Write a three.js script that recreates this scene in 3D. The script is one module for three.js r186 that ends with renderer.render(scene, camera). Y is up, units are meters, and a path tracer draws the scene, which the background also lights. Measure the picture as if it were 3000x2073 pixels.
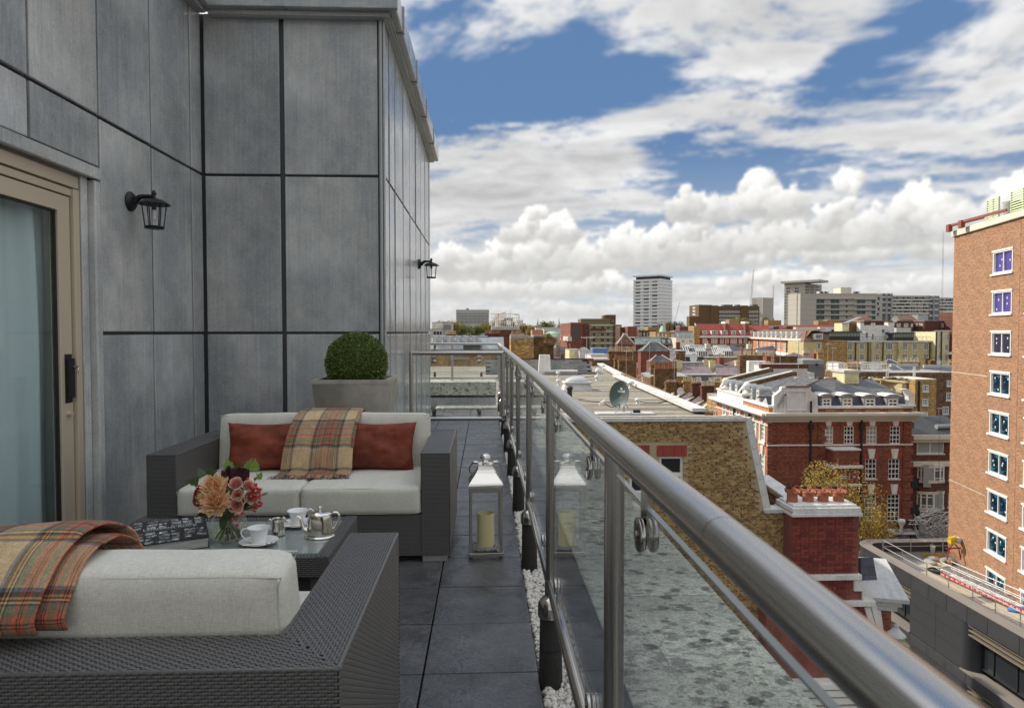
import*as THREE from 'three';
import{RoundedBoxGeometry}from 'three/addons/geometries/RoundedBoxGeometry.js';
import{mergeGeometries,mergeVertices,toCreasedNormals}from 'three/addons/utils/BufferGeometryUtils.js';

// ---------------------------------------------------------------- camera, sky, sun, exposure
const scene=new THREE.Scene();
const F=2000,CX=1500,CY=1036.5,EYE=1.4;             // the photograph is 3000 x 2073 px, 24 mm lens
const YAW=Math.atan(78/F),PITCH=Math.atan(63.8/F);
const camera=new THREE.PerspectiveCamera(2*Math.atan(CY/F)*180/Math.PI,3000/2073,0.05,6000);
camera.position.set(0,EYE,0);
camera.rotation.order='YXZ';
camera.rotation.set(-PITCH,-YAW,0);
camera.focus=4.5;camera.userData.fStop=9;
camera.updateMatrixWorld(true);
const renderer=new THREE.WebGLRenderer({antialias: true});
renderer.setSize(1024,707);
renderer.toneMapping=THREE.LinearToneMapping;
renderer.toneMappingExposure=2.05;
renderer.shadowMap.enabled=true;

const SUN=new THREE.Vector3(-0.66,0.62,-0.55).normalize();
const sun=new THREE.DirectionalLight(new THREE.Color(1,0.93,0.82),2.4);
sun.position.copy(SUN).multiplyScalar(300);sun.castShadow=true;sun.shadow.radius=1.5;
sun.shadow.mapSize.set(4096,4096);
Object.assign(sun.shadow.camera,{left: -250,right: 250,top: 250,bottom: -250,near: 1,far: 900});
scene.add(sun,sun.target);

// ---------------------------------------------------------------- numbers, noise
function rng(seed){let a=seed >>> 0;return ()=>{a=(a + 0x6D2B79F5) | 0;let t=Math.imul(a ^ (a >>> 15),1 | a);t=(t + Math.imul(t ^ (t >>> 7),61 | t)) ^ t;return ((t ^ (t >>> 14)) >>> 0)/4294967296;};}
const clamp=(x,a=0,b=1)=>Math.min(b,Math.max(a,x));
const mix=(a,b,t)=>a + (b - a)*t;
const smooth=(a,b,x)=>{const t=clamp((x - a)/(b - a));return t*t*(3 - 2*t);};
const PERM=new Uint16Array(512);{const r=rng(7),p=[...Array(256).keys()];for (let i=255;i > 0;i--){const j=Math.floor(r()*(i + 1));[p[i],p[j]]=[p[j],p[i]];}for (let i=0;i < 512;i++) PERM[i]=p[i & 255];}
const RND=new Float32Array(256);{const r=rng(11);for (let i=0;i < 256;i++) RND[i]=r();}
function n3(x,y,z){                                           // value noise 0..1
const X=Math.floor(x),Y=Math.floor(y),Z=Math.floor(z);let u=x - X,v=y - Y,w=z - Z;
u=u*u*u*(u*(u*6 - 15) + 10);v=v*v*v*(v*(v*6 - 15) + 10);w=w*w*w*(w*(w*6 - 15) + 10);
const h=(i,j,k)=>RND[PERM[(PERM[(PERM[(X + i) & 255] + Y + j) & 255] + Z + k) & 255]];
return mix(mix(mix(h(0,0,0),h(1,0,0),u),mix(h(0,1,0),h(1,1,0),u),v),mix(mix(h(0,0,1),h(1,0,1),u),mix(h(0,1,1),h(1,1,1),u),v),w);
}
function fbm(x,y,z,o=4,g=0.5){let s=0,a=1,t=0;for (let i=0;i < o;i++){s +=a*n3(x,y,z);t +=a;a *=g;x=x*2.03 + 17.1;y=y*2.01 + 9.7;z=z*2.02 + 3.3;}return s/t;}
function tile(w,h,fx,fy,o=4,seed=1,g=0.5){          // tileable value-noise field, 0..1
const out=new Float32Array(w*h);let a=1,tot=0;
for (let k=0;k < o;k++){
const r=rng(seed*131 + k*17),gx=Math.max(1,Math.round(fx)),gy=Math.max(1,Math.round(fy)),G=new Float32Array(gx*gy);for (let i=0;i < G.length;i++) G[i]=r();
for (let y=0;y < h;y++){const Y=y/h*gy,y0=Math.floor(Y);let v=Y - y0;v=v*v*(3 - 2*v);const r0=(y0 % gy)*gx,r1=((y0 + 1) % gy)*gx;
for (let x=0;x < w;x++){const X=x/w*gx,x0=Math.floor(X);let u=X - x0;u=u*u*(3 - 2*u);const c0=x0 % gx,c1=(x0 + 1) % gx;
out[y*w + x] +=a*((G[r0 + c0]*(1 - u) + G[r0 + c1]*u)*(1 - v) + (G[r1 + c0]*(1 - u) + G[r1 + c1]*u)*v);}}
tot +=a;a *=g;fx *=2;fy *=2;
}
for (let i=0;i < out.length;i++) out[i] /=tot;
return out;
}

// ---------------------------------------------------------------- the sky: thin broken layer above, heaped clouds low down
{
const W=2048,H=1024,data=new Float32Array(W*H*4),D2R=Math.PI/180;
// openings of blue in the upper layer: azimuth, elevation, half width, half height (degrees), tilt, strength
const gaps=[[-2,18.2,8.5,1.9,0.1,1.25],[1,18.5,13,3.4,0.12,0.4],[7,21.5,4.5,2.6,0.2,0.8],[13,20,5,1.6,0.25,0.85],[16,15.3,3.8,1.2,0.15,0.85],[21,12.6,5,1.7,0.05,0.95],[27.5,19.2,2.6,1.6,0.4,1.0],[33,21,4,2.4,0.5,1.0],[30.5,10.6,2.6,0.7,0,0.7],[-3,25,3,2,0.2,0.35],[5,5.0,5.5,0.5,0,0.9],[16,4.9,2.8,0.5,0,0.7],[9,11.3,3,0.7,0.1,0.45],[4,22,13,4.5,0.1,0.40],[24,15,8,3,0.2,0.22],[33,18,6,4,0.3,0.2]];
// heaped clouds: each a pile of round puffs on a flat base; azimuth, base elevation, half width, height (degrees)
const clouds=[],CR=rng(77);
for (let a=-180;a < 180;a +=5.2) clouds.push([a + CR()*4,0.6 + CR()*1.0,3.2 + CR()*2.2,1.0 + CR()*0.9]);
for (let a=-180;a < 180;a +=7) clouds.push([a + CR()*5,2.4 + CR()*1.0,3.4 + CR()*2.2,1.5 + CR()*1.2]);
for (let a=-180;a < 180;a +=9) clouds.push([a + CR()*6,4.4 + CR()*1.2,4.0 + CR()*2.5,2.2 + CR()*1.6]);
clouds.push([-0.5,5.0,3.6,4.0],[8.6,5.4,5.2,5.2],[15.5,6.0,4.6,4.8],[20.0,9.0,4.6,4.2],[23.4,6.4,4.4,5.0],[28.8,6.4,4.2,6.2],[35.5,6.6,5.6,5.4],[4.2,7.6,3.0,3.4],[-12,6,5,5],[44,7,5,5],[52,6,5,4]);
for (let a=60;a < 345;a +=13) clouds.push([((a + CR()*8 + 180) % 360) - 180,6 + CR()*2.5,3.6 + CR()*2,3 + CR()*3]);
clouds.sort((p,q)=>p[1] - q[1]);
const puffs=[];clouds.forEach(([a,b,w,h],ci)=>{const n=Math.round(16 + w*h*1.6);for (let k=0;k < n;k++){const t=(CR()*2 - 1),env=Math.sqrt(Math.max(0,1 - t*t))*(0.55 + 0.45*Math.sin(t*5 + ci)),v=Math.pow(CR(),0.7)*env;const r=(0.15 + 0.30*CR())*Math.min(h*1.1,w*0.8)*(1 - 0.35*v);puffs.push([a + t*w,b + Math.max(0.25*r,v*h - r*0.5),r,b,h]);}});
const bins=[...Array(720)].map(()=>[]);puffs.forEach((p,k)=>{const m=Math.ceil(p[2]*1.5*2) + 1,c=Math.round((p[0] + 180)*2);for (let q=-m;q<=m;q++) bins[((c + q) % 720 + 720) % 720].push(k);});
const heap=(az,el,x,y,z)=>{                             // [cover, light] of the front-most puff
const wob=0.5,wa=(fbm(x*1.6,y*1.6,z*1.6,4,0.55) - 0.5),wb=(fbm(x*1.6 + 31,y*1.6,z*1.6 + 7,4,0.55) - 0.5);
let cov=0,li=0;const B=bins[Math.floor((az + 180)*2 + 1440) % 720];
for (const k of B){const p=puffs[k],r=p[2];let dx=az - p[0];if (dx > 180) dx -=360;else if (dx < -180) dx +=360;dx=(dx + wa*r*1.5)/r;const dy=(el - p[1] + wb*r*1.5)/r,d2=dx*dx + dy*dy;if (d2 > 1.25) continue;
const a=smooth(1.22,0.70,d2)*smooth(p[3] - 0.5,p[3] + 0.35,el + wb*0.6);if (a<=0) continue;const nz=Math.sqrt(Math.max(0,1 - d2/1.25)),n=clamp(0.42 + 0.52*dy - 0.30*dx + 0.10*nz),up=smooth(p[3] - 0.1,p[3] + p[4]*0.75,el);const l=n*(0.35 + 0.65*up) + 0.12*up;li=mix(li,l,a);cov=cov + (1 - cov)*a;}
return [cov,li];
};
for (let j=0;j < H;j++){
const el=(j + 0.5)/H*180 - 90;
for (let i=0;i < W;i++){
const o=(j*W + i)*4;data[o + 3]=1;
if (el < 0){data[o]=0.34;data[o + 1]=0.33;data[o + 2]=0.315;continue;}
const u=(i + 0.5)/W;                                   // three.js: u = atan2(z, x) / 2 pi + 0.5
const th=(u - 0.5)*2*Math.PI,e=el*D2R,ce=Math.cos(e),se=Math.sin(e);
const dx=Math.cos(th)*ce,dz=Math.sin(th)*ce;
const az=Math.atan2(dx,-dz)/D2R;                      // 0 straight ahead, positive to the right
const k=1/(se + 0.10),px=dx*k,pz=dz*k;
// clear air
const t=Math.pow(clamp(el/90),0.45),up=smooth(0,16,el);
let r=mix(0.42,mix(0.12,0.06,t),up),g=mix(0.47,mix(0.21,0.13,t),up),b=mix(0.52,mix(0.36,0.28,t),up);
// upper layer, drawn out in streets, torn at the edges
const wx=fbm(px*0.6 + 4,pz*0.6,1.5,3) - 0.5,wz=fbm(px*0.6,pz*0.6 + 8,6.5,3) - 0.5;
const ru=0.93*px + 0.36*pz + wx*1.5,rv=-0.36*px + 0.93*pz + wz*1.5;
const d=0.34*fbm(ru*0.8 + 2,rv*1.2,2.2,3,0.5) + 0.36*fbm(ru*2.6,rv*4.2,5.1,4,0.6) + 0.30*fbm(ru*10,rv*15,8.1,4,0.65);
let gap=0;
for (const [ga,ge,w,h,tl,s] of gaps){const ax=az - ga,ay=el - ge - tl*ax;const q=(ax/w) ** 2 + (ay/h) ** 2;if (q < 9) gap +=s*Math.exp(-q);}
const lay=d - 0.26*gap + 0.02,c1=smooth(0.34,0.53,lay);
const fine=fbm(ru*7,rv*12,3.3,4,0.6) - 0.5,mid=fbm(ru*1.9 + 0.35,rv*3.0 + 0.2,3.3,4) - 0.5;
const tone=0.56 + 0.36*mid + 0.22*fine - 0.06*smooth(0.5,0.7,lay);
const w1=c1*0.97;
r=mix(r,tone*1.0,w1);g=mix(g,tone*0.995,w1);b=mix(b,tone*0.985,w1);
// heaped clouds
if (el < 16){
const a=az*D2R,x=Math.cos(a)*57,z=Math.sin(a)*57,[c2,l2]=heap(az,el,x,el,z);
if (c2 > 0.003){const fz=fbm(x*1.3,el*2.2,z*1.3,4,0.6) - 0.5,low=smooth(8,1.5,el),v=mix(mix(0.40,0.83,clamp(l2 + fz*0.22)),mix(0.43,0.66,clamp(l2 + fz*0.2)),low*0.8);r=mix(r,v,c2*0.97);g=mix(g,v*0.99,c2*0.97);b=mix(b,v*0.965,c2*0.97);}
}
// milky air at the horizon, and the brightness of cloud towards the sun
const hz=smooth(5,0,el)*0.55;r=mix(r,0.50,hz);g=mix(g,0.505,hz);b=mix(b,0.51,hz);
const cs=dx*SUN.x + se*SUN.y + dz*SUN.z,lift=(1 + 0.5*smooth(0.78,1,cs))*(1 + 0.9*smooth(24,75,el));  // extra brightness added overhead, out of view, to light the terrace
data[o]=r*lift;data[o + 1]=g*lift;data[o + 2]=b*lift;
}
}
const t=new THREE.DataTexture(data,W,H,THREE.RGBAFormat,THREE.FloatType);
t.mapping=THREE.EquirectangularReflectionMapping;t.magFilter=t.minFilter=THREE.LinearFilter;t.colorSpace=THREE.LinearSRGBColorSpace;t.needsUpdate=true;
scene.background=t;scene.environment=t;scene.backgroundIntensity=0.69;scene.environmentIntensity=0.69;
}

// ---------------------------------------------------------------- objects
const used={};
function numbered(n){used[n]=(used[n]||0) + 1;return used[n]===1 ? n : n + '_' + String(used[n] - 1).padStart(3,'0');}
function mesh(name,geo,mat,parent){
const m=new THREE.Mesh(geo,mat);m.name=parent===scene ? numbered(name) : name;m.castShadow=m.receiveShadow=true;parent.add(m);return m;
}
function tag(o,label,category,group){o.userData.label=label;o.userData.category=category;if (group) o.userData.group=group;return o;}
function thing(name,label,category,pos=[0,0,0],turn=0,group){
const g=new THREE.Group();g.name=numbered(name);g.position.set(...pos);g.rotation.y=turn;scene.add(g);return tag(g,label,category,group);
}
function struct(name,geo,mat){const m=mesh(name,geo,mat,scene);m.userData.kind='structure';return m;}
function copyThing(o,pos,turn,label){const c=o.clone();c.name=numbered(o.name.replace(/_\d{3}$/,''));c.position.set(...pos);c.rotation.y=turn;if (label) c.userData={...o.userData,label};scene.add(c);return c;}
function stuffPart(name,geo,mat,mats,parent,colors){
const m=new THREE.InstancedMesh(geo,mat,mats.length);m.name=name;mats.forEach((q,i)=>m.setMatrixAt(i,q));if (colors) colors.forEach((c,i)=>m.setColorAt(i,c));
m.castShadow=m.receiveShadow=true;m.userData.kind='stuff';parent.add(m);return m;
}
// geometry
const V=(x,y,z)=>new THREE.Vector3(x,y,z);
function uvm(g,s=1,ou=0,ov=0){                          // uv in metres from the face's own plane
g=g.index ? g.toNonIndexed() : g;const p=g.attributes.position,n=p.count,uv=new Float32Array(n*2);g.computeVertexNormals===undefined;
const a=V(),b=V(),c=V(),e=V(),f=V();
for (let i=0;i < n;i +=3){
a.fromBufferAttribute(p,i);b.fromBufferAttribute(p,i + 1);c.fromBufferAttribute(p,i + 2);e.subVectors(b,a);f.subVectors(c,a);e.cross(f);
const ax=Math.abs(e.x),ay=Math.abs(e.y),az=Math.abs(e.z);
for (const [k,q] of [[0,a],[1,b],[2,c]]){let u,v;if (ay > ax&&ay > az){u=q.x;v=-q.z;}else if (ax > az){u=q.z;v=q.y;}else{u=q.x;v=q.y;}uv[(i + k)*2]=u*s + ou;uv[(i + k)*2 + 1]=v*s + ov;}
}
g.setAttribute('uv',new THREE.BufferAttribute(uv,2));return g;
}
function box(x0,x1,y0,y1,z0,z1){const g=new THREE.BoxGeometry(Math.abs(x1 - x0),Math.abs(y1 - y0),Math.abs(z1 - z0));g.translate((x0 + x1)/2,(y0 + y1)/2,(z0 + z1)/2);return g;}
function rbox(x0,x1,y0,y1,z0,z1,r=0.01,s=2){const g=new RoundedBoxGeometry(Math.abs(x1 - x0),Math.abs(y1 - y0),Math.abs(z1 - z0),s,r);g.translate((x0 + x1)/2,(y0 + y1)/2,(z0 + z1)/2);return g;}
function bar(a,b,r,seg=10,r2){a=a.isVector3 ? a : V(...a);b=b.isVector3 ? b : V(...b);const d=V().subVectors(b,a),L=d.length();const g=new THREE.CylinderGeometry(r2??r,r,L,seg);g.translate(0,L/2,0);g.applyQuaternion(new THREE.Quaternion().setFromUnitVectors(V(0,1,0),d.normalize()));g.translate(a.x,a.y,a.z);return g;}
function beam(a,b,w,h){a=V(...a);b=V(...b);const d=V().subVectors(b,a),L=d.length();const g=new THREE.BoxGeometry(w,h,L);g.applyQuaternion(new THREE.Quaternion().setFromUnitVectors(V(0,0,1),d.normalize()));g.translate((a.x + b.x)/2,(a.y + b.y)/2,(a.z + b.z)/2);return g;}
function lathe(pts,seg=32){return new THREE.LatheGeometry(pts.map(p=>new THREE.Vector2(p[0],p[1])),seg);}
function tube(pts,r,seg=24,rad=8){return new THREE.TubeGeometry(new THREE.CatmullRomCurve3(pts.map(p=>V(...p))),seg,r,rad);}
function taperTube(pts,r0,r1,seg=24,rad=10){const c=new THREE.CatmullRomCurve3(pts.map(p=>V(...p))),g=new THREE.TubeGeometry(c,seg,1,rad),p=g.attributes.position;for (let i=0;i<=seg;i++){const q=c.getPointAt(i/seg),r=typeof r0==='function' ? r0(i/seg) : mix(r0,r1,i/seg);for (let j=0;j<=rad;j++){const k=i*(rad + 1) + j;p.setXYZ(k,q.x + (p.getX(k) - q.x)*r,q.y + (p.getY(k) - q.y)*r,q.z + (p.getZ(k) - q.z)*r);}}g.computeVertexNormals();return g;}
function merge(list){const any=list.some(g=>!g.index);const out=list.map(g=>{const h=any&&g.index ? g.toNonIndexed() : g.clone();for (const k of Object.keys(h.attributes)) if (!['position','normal','uv'].includes(k)) h.deleteAttribute(k);if (!h.attributes.uv) h.setAttribute('uv',new THREE.BufferAttribute(new Float32Array(h.attributes.position.count*2),2));return h;});return mergeGeometries(out);}
function xf(g,{p=[0,0,0],r=[0,0,0],s=[1,1,1]}){const m=new THREE.Matrix4().compose(V(...p),new THREE.Quaternion().setFromEuler(new THREE.Euler(...r,'YXZ')),V(...s));return g.clone().applyMatrix4(m);}
function poly(pts,depth,holes=[]){const s=new THREE.Shape(pts.map(p=>new THREE.Vector2(p[0],p[1])));for (const h of holes) s.holes.push(new THREE.Path(h.map(p=>new THREE.Vector2(p[0],p[1]))));const g=new THREE.ExtrudeGeometry(s,{depth,bevelEnabled: false});g.translate(0,0,-depth);return g;}
function shell(fn,nu,nv,th){                                  // a sheet of cloth with thickness
const P=[],N=[];const e=1e-3;
for (let j=0;j<=nv;j++) for (let i=0;i<=nu;i++){const u=i/nu,v=j/nv,p=fn(u,v),a=fn(Math.min(1,u + e),v).sub(fn(Math.max(0,u - e),v)),b=fn(u,Math.min(1,v + e)).sub(fn(u,Math.max(0,v - e)));P.push(p);N.push(a.cross(b).normalize());}
const pos=[],uv=[],idx=[],n=(nu + 1)*(nv + 1);
for (const s of [1,-1]) for (let k=0;k < n;k++){const i=k % (nu + 1),j=Math.floor(k/(nu + 1)),ed=Math.min(i,nu - i,j,nv - j)===0 ? 0.35 : 1,q=P[k].clone().addScaledVector(N[k],s*th/2*ed);pos.push(q.x,q.y,q.z);uv.push(i/nu,j/nv);}
for (let j=0;j < nv;j++) for (let i=0;i < nu;i++){const a=j*(nu + 1) + i,b=a + 1,c=a + nu + 1,d=c + 1;idx.push(a,b,d,a,d,c,n + a,n + d,n + b,n + a,n + c,n + d);}
const rim=(a,b)=>idx.push(a,n + a,b,b,n + a,n + b);
for (let i=0;i < nu;i++){rim(i,i + 1);rim(nv*(nu + 1) + i + 1,nv*(nu + 1) + i);}
for (let j=0;j < nv;j++){rim((j + 1)*(nu + 1),j*(nu + 1));rim(j*(nu + 1) + nu,(j + 1)*(nu + 1) + nu);}
const g=new THREE.BufferGeometry();g.setAttribute('position',new THREE.Float32BufferAttribute(pos,3));g.setAttribute('uv',new THREE.Float32BufferAttribute(uv,2));g.setIndex(idx);g.computeVertexNormals();return g;
}
// photograph pixels to directions
const RAY=(px,py)=>V((px - CX)/F,-(py - CY)/F,-1).applyEuler(camera.rotation);
function at(px,py,depth){const d=RAY(px,py);return d.multiplyScalar(depth/-d.z).add(V(0,EYE,0));}
function onY(px,py,y){const d=RAY(px,py);return d.multiplyScalar((y - EYE)/d.y).add(V(0,EYE,0));}
// textures and materials
function tex(w,h,fn,{srgb=true,rx=1,ry=1}={}){
const d=new Uint8Array(w*h*4);for (let y=0;y < h;y++) for (let x=0;x < w;x++){const c=fn(x,y,y*w + x),o=(y*w + x)*4;if (typeof c==='number') d[o]=d[o + 1]=d[o + 2]=clamp(c)*255;else{d[o]=clamp(c[0])*255;d[o + 1]=clamp(c[1])*255;d[o + 2]=clamp(c[2])*255;}d[o + 3]=255;}
const t=new THREE.DataTexture(d,w,h);t.wrapS=t.wrapT=THREE.RepeatWrapping;t.magFilter=THREE.LinearFilter;t.minFilter=THREE.LinearMipmapLinearFilter;t.generateMipmaps=true;if (srgb) t.colorSpace=THREE.SRGBColorSpace;t.repeat.set(rx,ry);t.needsUpdate=true;return t;
}
function canvasTex(w,h,draw){const c=document.createElement('canvas');c.width=w;c.height=h;draw(c.getContext('2d'),w,h);const t=new THREE.CanvasTexture(c);t.colorSpace=THREE.SRGBColorSpace;return t;}
function mat(rgb,rough=0.8,o={}){const P=['transmission','clearcoat','sheen','thickness','ior','anisotropy'].some(k=>k in o);const m=new (P ? THREE.MeshPhysicalMaterial : THREE.MeshStandardMaterial)({roughness: rough,...o});if (Array.isArray(rgb)) m.color.setRGB(...rgb);else m.color.set(rgb);return m;}
const TR=rng(5);
// general mottling used for plaster, stone, metal, paint: multiplies a base colour
const mottle=(()=>{const a=tile(512,512,4,4,6,3,0.6),b=tile(512,512,24,3,3,4),c=tile(512,512,64,64,2,5);return tex(512,512,(x,y,i)=>{const v=0.97 + 0.26*(a[i] - 0.5) + 0.12*(b[i] - 0.5) + 0.14*(c[i] - 0.5);return [v,v*0.995,v*0.985];},{rx: 0.35,ry: 0.35});})();
const grainy=(()=>{const a=tile(512,512,90,90,2,8),b=tile(512,512,10,10,4,9);return tex(512,512,(x,y,i)=>a[i]*0.6 + b[i]*0.4,{srgb: false,rx: 2,ry: 2});})();

// ================================================================ THE TERRACE: floor, lead walls, door, railing
const XL=-2.6,ZB=-6.44,XR=-0.933,ZF=-11.7,TOP=4.32;
// ---- materials
const leadTex=(()=>{
const W=1024,A=tile(W,W,3,3,6,21,0.58),S=tile(W,W,90,2,4,22,0.6),S2=tile(W,W,220,5,2,25),G=tile(W,W,200,200,2,23),M=tile(W,W,7,5,5,24,0.6);
const f=new Float32Array(W*W),r=rng(26);
const mark=(x,y,l,dx,w,v)=>{for (let k=0;k < l;k++) for (let q=0;q < w;q++){const X=((Math.round(x + dx*k) + q) % W + W) % W,Y=((y + k) % W + W) % W;f[Y*W + X] +=v*Math.sin(Math.PI*(k + 0.5)/l);}};
for (let i=0;i < 150;i++) mark(r()*W,Math.floor(r()*W),8 + r()*14,0.5 + r()*0.2,2 + (r() < 0.3),-0.16*(0.4 + r()));  // short slanting rain scars
for (let i=0;i < 70;i++) mark(r()*W,Math.floor(r()*W),60 + r()*340,(r() - 0.5)*0.03,1 + (r() < 0.3),0.08*(0.3 + r()));  // pale runs
for (let i=0;i < 40;i++) mark(r()*W,Math.floor(r()*W),40 + r()*220,(r() - 0.5)*0.02,2,-0.05);
for (let i=0;i < 36;i++) mark(r()*W,Math.floor(r()*W),10 + r()*50,(r() - 0.5)*3,1,0.10);  // scratches
return tex(W,W,(x,y,i)=>{const v=0.80 + 0.34*(A[i] - 0.5) + 0.09*(S[i] - 0.5) + 0.05*(S2[i] - 0.5) + 0.10*(G[i] - 0.5) + 0.20*(M[i] - 0.5) + f[i];const h=(M[i] - 0.5)*0.06;return [v*(1 + h),v,v*(1 - h*0.8)];},{rx: 0.62,ry: 0.62});
})();
const leadBump=(()=>{const A=tile(256,256,3,2,4,31),B=tile(256,256,60,12,2,32);return tex(256,256,(x,y,i)=>A[i]*0.9 + B[i]*0.1,{srgb: false,rx: 0.8,ry: 0.8});})();
const leadMats=[[0.60,0.63,0.635],[0.66,0.685,0.68],[0.71,0.725,0.705],[0.64,0.665,0.665]].map(c=>mat(c,0.40,{metalness: 0,map: leadTex,bumpMap: leadBump,bumpScale: 0.012,roughnessMap: grainy}));
const leadSide=leadMats;
const leadDark=mat([0.07,0.073,0.076],0.6,{metalness: 0.2});
const steel=mat([0.50,0.475,0.44],0.30,{metalness: 1,roughnessMap: grainy});
const steelRail=(()=>{const A=tile(256,512,120,3,2,41);const t=tex(256,512,(x,y,i)=>0.62 + 0.5*(A[i] - 0.5),{srgb: false,rx: 4,ry: 1});return mat([0.53,0.505,0.47],0.44,{metalness: 1,roughnessMap: t});})();
const bronze=mat([0.60,0.51,0.38],0.45,{metalness: 0.2});
const pane=new THREE.MeshPhysicalMaterial({color: new THREE.Color(0.975,0.99,0.983),roughness: 0.005,transmission: 1,thickness: 0,ior: 1.52});
const blackMetal=mat([0.022,0.022,0.024],0.45,{metalness: 0.3});
const riven=(()=>{                                           // cleft stone: shallow terraces with torn, slanting edges
const W=1024,A=tile(W,W,5,5,6,51,0.6),B=tile(W,W,2,5,5,52,0.5),C=tile(W,W,170,170,2,53),D2=tile(W,W,22,22,3,54,0.6),M=tile(W,W,3,3,3,57);
return tex(W,W,(x,y,i)=>{const X=(x + Math.round(y*1) + W) % W,k=y*W + X,s=B[k]*4.2 + A[i]*0.9,e=s - Math.floor(s),on=smooth(0.40,0.58,M[i]);return clamp(0.2 + (Math.floor(s)/5 + smooth(0,0.05,e)/5)*0.55*on + s/5*0.35*(1 - on) + A[i]*0.16 + D2[i]*0.09 + C[i]*0.05);},{srgb: false,rx: 1.3,ry: 1.3});
})();
const slateCol=(()=>{const A=tile(512,512,5,5,6,55,0.6),B=tile(512,512,100,100,2,56);return tex(512,512,(x,y,i)=>0.80 + 0.5*(A[i] - 0.5) + 0.3*(B[i] - 0.5),{rx: 1.1,ry: 1.1});})();
const slateRough=(()=>{const A=tile(512,512,6,6,5,58,0.6);return tex(512,512,(x,y,i)=>0.75 + 0.8*(A[i] - 0.5),{srgb: false,rx: 1.1,ry: 1.1});})();
const paverMats=[0.125,0.145,0.135,0.155].map(v=>mat([v,v*1.0,v*1.0],0.42,{map: slateCol,bumpMap: riven,bumpScale: 0.022,roughnessMap: slateRough}));

// ---- floor
{
const base=struct('terrace_floor',box(-2.75,0.19,-0.14,-0.034,2.5,-13.0),mat([0.018,0.018,0.018],0.95));
const P=0.4785,xs=[];for (let i=0;i < 7;i++) xs.push(0.2174 - i*0.474);
const r=rng(60);
const variants=[...Array(8)].map((_,k)=>{const g=uvm(rbox(-0.2335,0.2335,-0.033,0,-0.2355,0.2355,0.003,1),1,r()*9,r()*9);if (k & 1){const uv=g.attributes.uv;for (let i=0;i < uv.count;i++) uv.setXY(i,uv.getY(i),-uv.getX(i));}return g;});
for (let j=-5;j < 21;j++){
const z=-(2.769 + (j + 0.5)*P);if (z < -12.55) break;
for (let i=0;i < 6;i++){
const x=0.2174 - (i + 0.5)*0.474;if (z < ZB - 0.1&&x < XR - 0.1) continue;if (x < XL + 0.1) continue;
const m=mesh('paving_tile',variants[Math.floor(r()*8)],paverMats[Math.floor(r()*4)],base);
m.position.set(x + (r() - 0.5)*0.001,(r() - 0.5)*0.0025,z + (r() - 0.5)*0.001);m.rotation.set((r() - 0.5)*0.003,0,(r() - 0.5)*0.003);
}
}
}
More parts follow.
